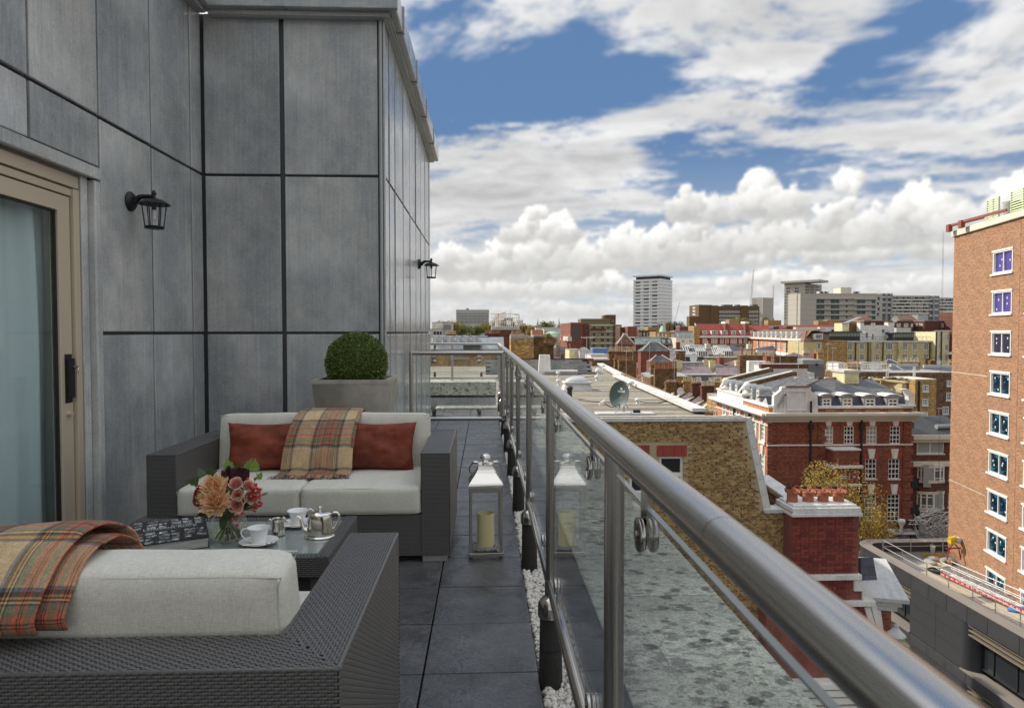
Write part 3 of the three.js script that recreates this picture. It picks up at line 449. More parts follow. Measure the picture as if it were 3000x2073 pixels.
// ---- rust velvet pillows
const velvetTex=(()=>{const W=512,A=tile(W,W,3,3,5,121,0.6),B=tile(W,W,9,6,4,122,0.6),C=tile(W,W,200,200,1,123);return tex(W,W,(x,y,i)=>{const v=0.82 + 0.55*(A[i] - 0.5) + 0.35*(B[i] - 0.5) + 0.12*(C[i] - 0.5);return [v,v*0.98,v*0.97];});})();
const velvet=mat([0.27,0.056,0.026],0.78,{map: velvetTex,sheen: 0.5,sheenRoughness: 0.45,sheenColor: new THREE.Color(0.55,0.16,0.09)});
function pillow(w,h,t,seed){
const N=44,M=30,pos=[],uv=[],idx=[];
for (const s of [1,-1]) for (let j=0;j<=M;j++) for (let i=0;i<=N;i++){
const x=i/N*2 - 1,y=j/M*2 - 1,pin=1 - 0.15*(1 - x*x)*Math.abs(y) ** 6,pin2=1 - 0.09*(1 - y*y)*Math.abs(x) ** 6,k=Math.pow(Math.max(0,(1 - x ** 4)*(1 - y ** 4)),0.55);
const cr=(fbm(x*2.2 + seed*5,y*2.6,s*3 + seed,4,0.55) - 0.5),fold=0.010*Math.sin((x*3 + y*5) + seed)*k,edge=Math.max(0,Math.abs(x) - 0.7)/0.3;
pos.push(x*w/2*pin2,y*h/2*pin,s*(t/2*k + (cr*0.05 + fold)*Math.min(1,k*2) + 0.014*edge*Math.sin(y*11 + seed*3)*k));uv.push(x*0.5 + 0.5 + seed*0.3,y*0.5 + 0.5);
}
const n=(N + 1)*(M + 1);
for (let j=0;j < M;j++) for (let i=0;i < N;i++){const a=j*(N + 1) + i,b=a + 1,c=a + N + 1,d=c + 1;idx.push(a,b,d,a,d,c,n + a,n + d,n + b,n + a,n + c,n + d);}
const g=new THREE.BufferGeometry();g.setAttribute('position',new THREE.Float32BufferAttribute(pos,3));g.setAttribute('uv',new THREE.Float32BufferAttribute(uv,2));g.setIndex(idx);g.computeVertexNormals();return g;
}
{
const P=[[-1.462,0.622,-4.675,-0.24,0.06,0.03,1,'rust velvet pillow at the end of the sofa beside the lead wall'],[-0.762,0.622,-4.672,-0.24,-0.04,-0.03,2.3,'rust velvet pillow at the end of the sofa nearest the glass balustrade']];
for (const [x,y,z,rx,ry,rz,s,label] of P){
const g=thing('velvet_pillow',label,'pillow',[x,y,z],0,'rust velvet pillows on the sofa');g.rotation.set(rx,ry,rz);
mesh('cover',pillow(0.57,0.345,0.16,s),velvet,g);
const pts=[];for (let k=0;k < 64;k++){const a=k/64*2*Math.PI,c=Math.cos(a),q=Math.sin(a),f=1/Math.pow(Math.pow(Math.abs(c),9) + Math.pow(Math.abs(q),9),1/9),X=c*f,Y=q*f;pts.push(V(X*0.285*(1 - 0.09*(1 - Y*Y)*Math.abs(X) ** 6),Y*0.1725*(1 - 0.15*(1 - X*X)*Math.abs(Y) ** 6),0));}
mesh('piping',new THREE.TubeGeometry(new THREE.CatmullRomCurve3(pts,true),160,0.0045,6,true),velvet,g);
}
}
// ---- tartan throws
const tartan=(()=>{
const cam=[0.86,0.75,0.58],slate=[0.40,0.44,0.53],br=[0.25,0.20,0.17],gold=[0.78,0.57,0.30],cream=[0.84,0.74,0.55],gr=[0.47,0.48,0.40],sal=[0.76,0.42,0.32];
const half=[[cam,62],[slate,10],[br,12],[gold,6],[br,5],[cream,5],[br,5],[gr,22],[sal,16],[br,4],[sal,4],[br,3],[sal,10],[gr,8]],seq=[];for (const [c,n] of half) for (let i=0;i < n;i++) seq.push(c);
const sett=seq.slice().reverse().concat(seq),N=sett.length,W=N*2,F1=tile(W,W,200,200,2,131),F2=tile(W,W,8,8,4,132),fz=tile(W,W,120,30,2,133);
const t=tex(W,W,(x,y,i)=>{const a=sett[(x >> 1) % N],b=sett[(y >> 1) % N],up=(((x >> 1) + (y >> 1)) >> 1) & 1,c=up ? a : b,o=up ? b : a,v=1 + 0.30*(F1[i] - 0.5) + 0.16*(F2[i] - 0.5) + 0.2*(fz[i] - 0.5);return [0,1,2].map(k=>(c[k]*0.72 + o[k]*0.28)*v);});
t.userData={period: 0.34};return t;
})();
const wool=mat([0.92,0.92,0.92],0.95,{map: tartan,bumpMap: grainy,bumpScale: 0.004,sheen: 0.5,sheenRoughness: 0.6,sheenColor: new THREE.Color(0.35,0.3,0.25)});
function along(pts){const c=new THREE.CatmullRomCurve3(pts.map(p=>V(...p)),false,'centripetal');return (t)=>c.getPointAt(clamp(t));}
{
// far sofa: over the back cushion and down the front, fringe on the seat
const g=thing('tartan_throw','tartan wool throw with fringe hanging down between the rust pillows','blanket',[0,0,0],0,'tartan throws');
const c=along([[0,0.60,-5.0],[0,0.76,-5.0],[0,0.838,-4.95],[0,0.842,-4.87],[0,0.825,-4.77],[0,0.745,-4.63],[0,0.635,-4.545],[0,0.53,-4.515],[0,0.482,-4.505],[0,0.474,-4.45],[0,0.474,-4.40]]);
const L=0.78,Wd=0.43;
const fn=(u,v)=>{const p=c(v),x=-1.085 + (u - 0.5)*Wd*(0.94 + 0.16*v) - 0.03*smooth(0.3,1,v),w=0.007*Math.sin(u*19 + v*4)*smooth(0.25,0.8,v) + 0.010*(fbm(u*4,v*7,3,3) - 0.5);return V(x,p.y + w*0.6 + 0.008,p.z + Math.abs(w));};
const q=shell(fn,60,80,0.011),uv=q.attributes.uv;for (let i=0;i < uv.count;i++) uv.setXY(i,uv.getX(i)*Wd/0.28 + 0.08,uv.getY(i)*L/0.28 + 0.25);
const cl=mesh('cloth',q,wool,g);
mesh('folded_edge',new THREE.TubeGeometry(new THREE.CatmullRomCurve3([...Array(14)].map((_,k)=>fn(0.985,k/13*0.62 + 0.12).add(V(0,0,0.004)))),50,0.013,8),wool,g);
const r=rng(140),fr=[],cols=[[0.55,0.40,0.25],[0.45,0.14,0.08],[0.08,0.09,0.09],[0.20,0.21,0.17]].map(k=>mat(k,0.95)),by=[[],[],[],[]];
for (let k=0;k < 150;k++){const u=(k + r())/150,p=fn(u,1),a=(r() - 0.5)*0.05,b=(r() - 0.5)*0.05;by[Math.floor(r()*4)].push(tube([[p.x,p.y,p.z - 0.004],[p.x + a*0.4,p.y + 0.008*r(),p.z + 0.016],[p.x + a,p.y - 0.004 + 0.01*r(),p.z + 0.034],[p.x + a + b,p.y - 0.006,p.z + 0.05 + 0.012*r()]],0.0026,6,5));}
by.forEach((l,k)=>{const f=mesh('fringe',merge(l),cols[k],g);f.userData.kind='stuff';});
}
{
// near sofa: folded throw laid over the back cushion, its fold resting on the frame
const g=thing('tartan_throw','folded tartan wool throw laid over the back of the sofa seen from behind','blanket',[0,0,0],0,'tartan throws');
const mk=(x1,off,seed,sh,y0)=>{
const c=along([[0,0.47 + off,-2.02],[0,0.66,-1.955 - off],[0,0.80 + off,-1.935 - off],[0,0.862 + off,-1.86],[0,0.872 + off,-1.78],[0,0.845 + off,-1.69],[0,0.775,-1.635 + off],[0,y0 + 0.028,-1.612 + off],[0,y0,-1.625 + off]]);
return (u,v)=>{const p=c(v),x=mix(-2.02,x1 - sh*smooth(0.35,1,v),u),w=0.008*Math.sin(u*12 + v*3 + seed) + 0.012*(fbm(u*5 + seed,v*4,2,3) - 0.5);return V(x,p.y + w*(v < 0.7 ? 1 : 0.3),p.z + (v > 0.6 ? w*0.9 : 0));};
};
const put=(name,fn,th,o)=>{const q=shell(fn,60,60,th),uv=q.attributes.uv;for (let i=0;i < uv.count;i++) uv.setXY(i,uv.getX(i)*1.02/0.28 + o,uv.getY(i)*0.72/0.28 + 0.459);mesh(name,q,wool,g);};
put('cloth_fold',mk(-0.955,0.0,4,0.03,0.70),0.014,0.46);put('cloth_fold',mk(-0.985,0.020,1,0.055,0.698),0.016,0.40);
}
// ---- coffee table
const glassTop=mat([0.26,0.30,0.285],0.22,{clearcoat: 0.35,clearcoatRoughness: 0.12});
const TY=0.45,TX0=-1.75,TX1=-0.665,TZ0=-2.885,TZ1=-3.525;
{
const cx=(TX0 + TX1)/2,cz=(TZ0 + TZ1)/2,w=TX1 - TX0,d=TZ0 - TZ1,g=thing('coffee_table','low rattan coffee table with grey glass top between the sofas','coffee table',[cx,0,cz]);
const t=0.055,h=0.085;
mesh('table_rim',merge([box(-w/2 + 0.004,w/2 - 0.004,TY - h,TY - 0.002,d/2 - t,d/2 - 0.004),box(-w/2 + 0.004,w/2 - 0.004,TY - h,TY - 0.002,-d/2 + 0.004,-d/2 + t),box(-w/2 + 0.004,-w/2 + t,TY - h,TY - 0.002,-d/2 + t,d/2 - t),box(w/2 - t,w/2 - 0.004,TY - h,TY - 0.002,-d/2 + t,d/2 - t)]),rattanBase,g);
mesh('glass_top',rbox(-w/2 + t - 0.002,w/2 - t + 0.002,TY - 0.014,TY - 0.004,-d/2 + t - 0.002,d/2 - t + 0.002,0.002),glassTop,g);
mesh('table_base',box(-w/2 + 0.09,w/2 - 0.09,0.02,TY - h,-d/2 + 0.09,d/2 - 0.09),rattanBase,g);
for (const x of [-1,1]) for (const z of [-1,1]) mesh('leg',rbox(x*(w/2 - 0.055) - 0.03,x*(w/2 - 0.055) + 0.03,0.001,TY - h,z*(d/2 - 0.055) - 0.03,z*(d/2 - 0.055) + 0.03,0.004),rattan,g);
const wv=weaver(),X=V(1,0,0),Y=V(0,1,0),Z=V(0,0,1),nX=V(-1,0,0),nZ=V(0,0,-1);
wv.face(V(-w/2,TY,-d/2 + t),nZ,X,0.0001 + t,w,null);wv.face(V(-w/2,TY,d/2),nZ,X,t,w);wv.face(V(w/2 - t,TY,d/2),X,nZ,t,d);wv.face(V(-w/2,TY,d/2),X,nZ,t,d);
wv.face(V(-w/2,TY - h,d/2),X,Y,w,h);wv.face(V(w/2,TY - h,d/2),nZ,Y,d,h);wv.face(V(w/2,TY - h,-d/2),nX,Y,w,h);wv.face(V(-w/2,TY - h,-d/2),Z,Y,d,h);
wv.face(V(-w/2 + 0.09,0.03,d/2 - 0.088),X,Y,w - 0.18,TY - h - 0.04);wv.face(V(w/2 - 0.088,0.03,d/2 - 0.09),nZ,Y,d - 0.18,TY - h - 0.04);
wv.done(g);
}
const TOPY=TY - 0.0035;
// ---- book
{
const g=thing('picture_book','large black and white picture book lying on the coffee table','book',[-1.445,TOPY,-3.16],0.435);
const cover=canvasTex(512,660,(c,w,h)=>{
c.fillStyle='#121214';c.fillRect(0,0,w,h);const r=rng(151);
for (let k=0;k < 46;k++){const x=(k % 6)*86 + r()*12,y=Math.floor(k/6)*84 + r()*12;if (y > 225&&y < 300) continue;const W=44 + r()*40,H=48 + r()*34,b=60 + r()*120;c.fillStyle=`rgb(${b},${b},${b})`;c.fillRect(x,y,W,H);for (let q=0;q < 7;q++){const e=r()*235;c.fillStyle=`rgb(${e},${e},${e})`;c.beginPath();c.ellipse(x + r()*W,y + r()*H,4 + r()*W*0.22,4 + r()*H*0.3,r()*3,0,7);c.fill();}c.strokeStyle='#0c0c0e';c.lineWidth=9;c.strokeRect(x - 4,y - 4,W + 8,H + 8);}
c.fillStyle='#e8e8e4';c.textAlign='center';c.font='52px serif';c.fillText('LONDON ROCK',w/2,272);c.fillRect(70,288,w - 140,4);
});
const bw=0.30,bl=0.385,th=0.046;
const cg=new THREE.PlaneGeometry(bw + 0.006,bl + 0.006).rotateX(-Math.PI/2).translate(0,th + 0.0026,0);
const blk=mat([0.012,0.012,0.013],0.35);
mesh('cover',merge([rbox(-bw/2 - 0.003,bw/2 + 0.003,th - 0.002,th + 0.0015,-bl/2 - 0.003,bl/2 + 0.003,0.001),rbox(-bw/2 - 0.003,bw/2 + 0.003,0,0.003,-bl/2 - 0.003,bl/2 + 0.003,0.001),rbox(-bw/2 - 0.004,-bw/2,0,th + 0.0012,-bl/2 - 0.003,bl/2 + 0.003,0.001)]),blk,g);
mesh('cover_print',cg,mat([1,1,1],0.3,{map: cover}),g);
const pg=tex(8,128,(x,y)=>0.78 + 0.3*(TR() - 0.5));mesh('pages',box(-bw/2,bw/2 - 0.003,0.003,th - 0.002,-bl/2 + 0.002,bl/2 - 0.002),mat([0.78,0.77,0.74],0.8,{map: pg}),g);
}
// ---- tea things
const china=mat([0.86,0.86,0.84],0.16,{clearcoat: 0.6,clearcoatRoughness: 0.05}),silver=mat([0.78,0.74,0.66],0.13,{metalness: 1}),silverEdge=mat([0.55,0.54,0.5],0.25,{metalness: 1});
function teacup(pos,turn,label){
const g=thing('teacup',label,'teacup',pos,turn,'white china teacups');
mesh('cup',lathe([[0,0.006],[0.026,0.004],[0.030,0.0],[0.031,0.003],[0.0325,0.02],[0.036,0.040],[0.043,0.058],[0.052,0.071],[0.0515,0.0725],[0.050,0.072],[0.041,0.058],[0.034,0.040],[0.0305,0.02],[0.026,0.009],[0,0.008]],40),china,g);
mesh('rim_line',new THREE.TorusGeometry(0.0516,0.0008,6,48).rotateX(Math.PI/2).translate(0,0.0718,0),silverEdge,g);
mesh('handle',taperTube([[-0.044,0.062,0],[-0.060,0.070,0],[-0.074,0.060,0],[-0.072,0.042,0],[-0.058,0.026,0],[-0.040,0.014,0],[-0.030,0.009,0]],0.0042,0.0032,26,8),china,g);
return g;
}
function saucer(pos,label){
const g=thing('saucer',label,'saucer',pos,0,'white china saucers');
mesh('plate',lathe([[0,0.0035],[0.045,0.0015],[0.047,0],[0.05,0.001],[0.068,0.010],[0.085,0.016],[0.086,0.0178],[0.083,0.0175],[0.066,0.0125],[0.048,0.006],[0.034,0.0055],[0,0.0055]],48),china,g);
mesh('rim_line',new THREE.TorusGeometry(0.0856,0.0007,6,56).rotateX(Math.PI/2).translate(0,0.0176,0),silverEdge,g);return g;
}
function spoon(pos,turn,tilt,label){
const g=thing('teaspoon',label,'teaspoon',pos,turn,'teaspoons on the saucers');g.rotation.z=tilt;
const bowl=lathe([[0,-0.005],[0.008,-0.0035],[0.012,0],[0.0112,0.0003],[0.0075,-0.0028],[0,-0.0042]],20).scale(1.6,1,1).translate(0.052,0.003,0);
mesh('bowl',bowl,silver,g);mesh('stem',taperTube([[0.036,0.003,0],[0.02,0.0045,0],[-0.01,0.0035,0],[-0.045,0.002,0],[-0.066,0.0025,0]],t=>0.0016 + 0.0022*t*t,0,20,8).scale(1,0.6,1),silver,g);return g;
}
saucer([-1.02,TOPY,-3.085],'white saucer under the teacup beside the vase of flowers');teacup([-1.02,TOPY + 0.0052,-3.085],0.25,'white teacup with handle turned to the vase of flowers');spoon([-1.005,TOPY + 0.0185,-3.022],0.06,0.02,'small silver spoon on the saucer beside the vase of flowers');
saucer([-0.925,TOPY,-3.375],'white saucer half hidden behind the silver milk jug');teacup([-0.925,TOPY + 0.0052,-3.375],Math.PI + 0.5,'white teacup standing behind the silver milk jug and teapot');spoon([-0.915,TOPY + 0.0185,-3.315],0.05,0.02,'small silver spoon on the saucer behind the milk jug');
{
const g=thing('milk_jug','small silver milk jug between the two teacups','jug',[-0.975,TOPY,-3.222],0.1);
mesh('body',lathe([[0,0.001],[0.030,0.001],[0.033,0.006],[0.0315,0.03],[0.028,0.060],[0.0285,0.074],[0.030,0.078],[0.029,0.078],[0.027,0.072],[0.0265,0.058],[0.030,0.03],[0.030,0.008],[0,0.006]],36),silver,g);
const sp=new THREE.ConeGeometry(0.014,0.034,12,1,true).rotateZ(-2.2).translate(0.031,0.068,0);mesh('spout',sp,silver,g);
mesh('handle',taperTube([[-0.027,0.070,0],[-0.042,0.076,0],[-0.052,0.062,0],[-0.048,0.042,0],[-0.032,0.030,0]],0.004,0.003,20,8),silver,g);
}
{
const g=thing('teapot','oval silver teapot with curved spout and hinged lid','teapot',[-0.772,TOPY,-3.185],0.12);
const sq=(q)=>q.scale(1.12,1,0.84);
mesh('body',sq(lathe([[0,0.012],[0.048,0.012],[0.053,0.016],[0.054,0.022],[0.053,0.05],[0.050,0.085],[0.047,0.103],[0.046,0.106],[0,0.106]],44)),silver,g);
mesh('foot',sq(lathe([[0,0.001],[0.062,0.001],[0.063,0.004],[0.058,0.009],[0.052,0.013],[0,0.013]],44)),silver,g);
const lid=mesh('lid',sq(lathe([[0.047,0.106],[0.048,0.109],[0.040,0.115],[0.02,0.121],[0.006,0.1225],[0,0.1225]],40)),silver,g);
mesh('knob',lathe([[0,0.146],[0.009,0.145],[0.0115,0.140],[0.008,0.136],[0.005,0.132],[0.007,0.125],[0.009,0.122],[0,0.122]],20),silver,lid);
mesh('spout',taperTube([[-0.045,0.032,0],[-0.068,0.040,0],[-0.080,0.062,0],[-0.086,0.088,0],[-0.097,0.099,0],[-0.102,0.099,0]],t=>mix(0.019,0.0055,Math.pow(t,0.6)),0,28,12),silver,g);
mesh('handle',taperTube([[0.048,0.102,0],[0.062,0.112,0],[0.080,0.110,0],[0.088,0.090,0],[0.082,0.062,0],[0.068,0.042,0],[0.054,0.034,0]],0.0065,0.004,30,10),silver,g);
mesh('hinge',rbox(0.040,0.056,0.106,0.113,-0.008,0.008,0.002),silver,g);
}
// ---- vase of flowers
{
const X=-1.18,Z=-3.155,g=thing('glass_vase','round clear glass vase half full of water on the coffee table','vase',[X,TOPY,Z]);
mesh('bowl',lathe([[0.001,0.001],[0.045,0.001],[0.066,0.012],[0.081,0.036],[0.084,0.062],[0.078,0.092],[0.062,0.116],[0.050,0.126],[0.046,0.136]],48),new THREE.MeshPhysicalMaterial({color: 0xffffff,roughness: 0.0,transmission: 1,thickness: 0,ior: 1.5}),g);
const wt=new THREE.MeshPhysicalMaterial({color: new THREE.Color(0.93,0.95,0.86),roughness: 0.0,transmission: 1,thickness: 0,ior: 1.33});
mesh('water',lathe([[0.0,0.006],[0.043,0.006],[0.062,0.016],[0.077,0.038],[0.080,0.062],[0.076,0.084],[0,0.084]],40),wt,g);
const B=thing('bouquet','bouquet of peach chrysanthemums, pink roses and red berries in the glass vase','flowers',[X,TOPY,Z]);
const r=rng(171),stemM=[mat([0.10,0.16,0.03],0.7),mat([0.12,0.07,0.04],0.7)];
for (let k=0;k < 26;k++){const a=r()*6.28,b=a + 2.6 + r()*0.8,q=0.03 + r()*0.035,w=0.02 + r()*0.018;mesh('stem',tube([[Math.cos(a)*q,0.012 + r()*0.008,Math.sin(a)*q],[0.3*Math.cos(a)*q,0.07,0.3*Math.sin(a)*q],[Math.cos(b)*w,0.13,Math.sin(b)*w],[Math.cos(b)*w*2.4,0.19,Math.sin(b)*w*2.4]],0.0026 + r()*0.0022,8,6),stemM[k % 3 ? 0 : 1],B);}
// petals
const petal=(L,W,curl,cup)=>{const q=new THREE.PlaneGeometry(1,1,2,5),p=q.attributes.position;for (let i=0;i < p.count;i++){const x=p.getX(i),t=p.getY(i) + 0.5,w=W*Math.pow(Math.sin(Math.PI*(0.12 + 0.80*t)),0.7);const a=curl*t;p.setXYZ(i,x*w,L*Math.sin(a)/(curl||1e-3),L*(1 - Math.cos(a))/(curl||1e-3) - cup*(2*x) ** 2*-w);}q.computeVertexNormals();return q;};
const face=(dir,pos)=>new THREE.Matrix4().compose(pos,new THREE.Quaternion().setFromUnitVectors(V(0,1,0),dir.clone().normalize()),V(1,1,1));
const mum=(pos,dir,R,mats,seed)=>{                       // chrysanthemum: rings of petals opening from the middle
const rr=rng(seed),sets=mats.map(()=>[]);
for (let ring=0;ring < 9;ring++){const f=ring/8,n=8 + Math.round(f*17),tilt=mix(0.12,1.75,Math.pow(f,0.9)),L=R*mix(0.35,0.92,f);for (let k=0;k < n;k++){const a=(k + rr()*0.7)/n*6.283 + ring,q=petal(L*(0.85 + rr()*0.3),R*mix(0.16,0.25,f),-mix(1.5,0.9,f)*(0.7 + rr()*0.5),0.35);const m=new THREE.Matrix4().makeRotationY(a).multiply(new THREE.Matrix4().makeTranslation(0,mix(0.16,-0.10,f)*R,R*0.08*f)).multiply(new THREE.Matrix4().makeRotationX(tilt + (rr() - 0.5)*0.25));q.applyMatrix4(m);sets[clamp(Math.floor((f*1.15 + rr()*0.35)*mats.length),0,mats.length - 1)].push(q);}}
const fl=mesh('chrysanthemum',merge(sets[0]).applyMatrix4(face(dir,pos)),mats[0],B);for (let k=1;k < mats.length;k++) if (sets[k].length) mesh('petals',merge(sets[k]).applyMatrix4(face(dir,pos)),mats[k],fl);
return fl;
};
const pt=(c,o={})=>mat(c,0.65,{side: THREE.DoubleSide,transmission: 0.18,thickness: 0,...o});
const peach=[pt([0.80,0.50,0.10]),pt([0.84,0.50,0.20]),pt([0.83,0.46,0.24]),pt([0.86,0.58,0.33])],crimson=[pt([0.33,0.015,0.03]),pt([0.42,0.02,0.035]),pt([0.28,0.012,0.03])];
mum(V(-0.022,0.198,0.085),V(0.02,0.42,1),0.076,peach,1);mum(V(-0.045,0.258,0.045),V(-0.12,0.9,0.75),0.068,peach,2);mum(V(-0.088,0.205,0.045),V(-0.85,0.25,0.8),0.058,peach,3);
mum(V(-0.118,0.222,0.0),V(-1,0.35,0.35),0.052,crimson,4);mum(V(-0.122,0.195,0.03),V(-1,-0.05,0.5),0.040,crimson,5);mum(V(-0.02,0.25,-0.07),V(0,0.6,-1),0.06,peach,6);
const roseM=[pt([0.70,0.27,0.20]),pt([0.74,0.34,0.27]),pt([0.72,0.42,0.34]),pt([0.74,0.50,0.36])];
const rose=(pos,dir,R,seed)=>{
const rr=rng(seed),sets=[[],[],[],[]];
for (let k=0;k < 17;k++){const f=k/16,rad=R*mix(0.10,0.88,Math.pow(f,0.8)),a=k*2.4 + rr()*0.4,h=R*mix(1.05,1.15,rr()),arc=mix(2.6,1.7,f),N=6,M=5,q=new THREE.PlaneGeometry(1,1,N,M),p=q.attributes.position;for (let i=0;i < p.count;i++){const x=p.getX(i)*2,t=p.getY(i) + 0.5,th=a + x*arc/2,top=t*(1 - 0.28*x*x),fl=rad*(0.55 + 0.45*Math.sin(Math.PI*0.55*top)) + R*0.20*f*smooth(0.7,1,top);p.setXYZ(i,Math.cos(th)*fl,h*(top*mix(1.02,0.78,f) - 0.45) - R*0.1*f*smooth(0.8,1,top),Math.sin(th)*fl);}q.computeVertexNormals();sets[Math.min(3,Math.floor(f*4))].push(q);}
const M=face(dir,pos),fl=mesh('rose',merge(sets[0]).applyMatrix4(M),roseM[0],B);for (let k=1;k < 4;k++) mesh('petals',merge(sets[k]).applyMatrix4(M),roseM[k],fl);
};
rose(V(0.052,0.268,0.045),V(0.15,0.8,0.7),0.034,11);rose(V(0.068,0.225,0.075),V(0.3,0.5,1),0.030,12);rose(V(0.068,0.182,0.088),V(0.25,0.25,1),0.036,13);rose(V(0.105,0.258,0.045),V(0.5,0.75,0.6),0.030,14);rose(V(0.118,0.212,0.06),V(0.8,0.35,0.9),0.031,15);
const berry=mat([0.42,0.018,0.012],0.22,{clearcoat: 0.5}),bg=new THREE.SphereGeometry(1,12,9),tw=mat([0.13,0.10,0.04],0.8);
const twigs=[];
for (let k=0;k < 40;k++){const t=r(),p=k < 34 ? V(0.150 + (r() - 0.5)*0.045,0.155 + t*0.115,0.06 + (r() - 0.5)*0.05) : [V(0.055,0.12,0.10),V(0.075,0.095,0.095),V(0.095,0.285,0.02),V(0.13,0.285,0.02),V(0.10,0.15,0.10),V(0.085,0.14,0.105)][k - 34],m=mesh('berry',bg,berry,B);m.position.copy(p);m.scale.setScalar(0.0062 + r()*0.002);twigs.push(tube([[0.06,0.14,0.01],[(p.x + 0.06)/2 + 0.01,(p.y + 0.14)/2,(p.z + 0.01)/2],[p.x,p.y,p.z]],0.0012,6,4));}
mesh('twigs',merge(twigs),tw,B);
const leaf=(L,W,lobes)=>{const s=new THREE.Shape();s.moveTo(0,0);if (lobes){s.bezierCurveTo(W*0.7,-L*0.12,W*0.75,L*0.12,W*0.42,L*0.28);s.lineTo(W*0.55,L*0.42);s.quadraticCurveTo(W*0.2,L*0.6,0,L);s.quadraticCurveTo(-W*0.2,L*0.6,-W*0.55,L*0.42);s.lineTo(-W*0.42,L*0.28);s.bezierCurveTo(-W*0.75,L*0.12,-W*0.7,-L*0.12,0,0);}else{s.bezierCurveTo(W*0.5,L*0.2,W*0.5,L*0.6,0,L);s.bezierCurveTo(-W*0.5,L*0.6,-W*0.5,L*0.2,0,0);}const q=new THREE.ShapeGeometry(s,6),p=q.attributes.position;for (let i=0;i < p.count;i++){const x=p.getX(i),y=p.getY(i);p.setZ(i,-Math.abs(x)*0.35 - 0.25*y*y/L);}q.computeVertexNormals();return q;};
const lm=(c)=>mat(c,0.45,{side: THREE.DoubleSide,transmission: 0.25,thickness: 0}),greens=[lm([0.22,0.36,0.06]),lm([0.045,0.085,0.03]),lm([0.10,0.17,0.07])],plum=lm([0.07,0.028,0.04]);
const put=(q,m,x,y,z,dx,dy,dz,roll)=>{const o=mesh('leaf',q,m,B);o.position.set(x,y,z);o.quaternion.setFromUnitVectors(V(0,1,0),V(dx,dy,dz).normalize());o.rotateY(roll);};
const big=leaf(0.055,0.042,true),med=leaf(0.042,0.032,true),lan2=leaf(0.07,0.045,false),sm=leaf(0.035,0.018,false);
put(big,greens[0],0.0,0.322,-0.02,-0.25,1,0.1,0.3);put(med,greens[0],0.035,0.325,-0.02,0.3,0.35,0.6,0.2);put(big,greens[0],0.075,0.325,-0.02,0.45,1,0,-0.4);put(big,greens[0],0.118,0.318,-0.01,0.15,1,0.1,0.6);put(med,greens[0],0.145,0.282,0.02,0.55,0.9,0.1,0.8);put(med,greens[2],-0.115,0.30,0.0,-0.4,0.9,0.2,0.5);put(big,greens[2],-0.13,0.268,0.01,-0.9,0.15,0.5,0.2);put(med,greens[2],-0.06,0.305,0.0,-0.5,0.5,0.4,0.1);put(med,greens[2],-0.075,0.285,-0.01,-0.2,0.9,0.3,0.1);
put(lan2,greens[1],-0.03,0.150,0.06,-0.55,-0.6,0.55,0.0);put(lan2,greens[1],0.012,0.140,0.075,0.0,-1,0.35,0.2);put(lan2,greens[1],0.02,0.145,0.07,0.5,0.25,0.8,0.2);put(lan2,greens[1],-0.06,0.15,0.04,-0.9,-0.5,0.3,0);put(sm,greens[1],0.085,0.125,0.075,0.5,-0.6,0.4,0.2);put(sm,greens[1],-0.10,0.15,0.05,-0.2,-1,0.3,0.2);put(sm,greens[0],0.165,0.215,0.05,1,0.3,0.2,0.4);
mesh('ivy_stem',tube([[-0.01,0.25,0],[-0.015,0.31,-0.01],[0.03,0.332,-0.02],[0.075,0.328,-0.02],[0.12,0.315,-0.01],[0.14,0.28,0.01]],0.0014,24,5),greens[0],B);
for (let k=0;k < 22;k++) put(lan2,plum,0.03 + (r() - 0.5)*0.10,0.245 + r()*0.03,-0.03 + r()*0.04,(r() - 0.4)*0.9,1,0.3 + r()*0.4,(r() - 0.5));
for (let k=0;k < 16;k++){const a=r()*6.28;put(lan2,greens[1],Math.cos(a)*0.03,0.15 + r()*0.05,Math.sin(a)*0.03,Math.cos(a),0.3 + r(),Math.sin(a),r());}
}
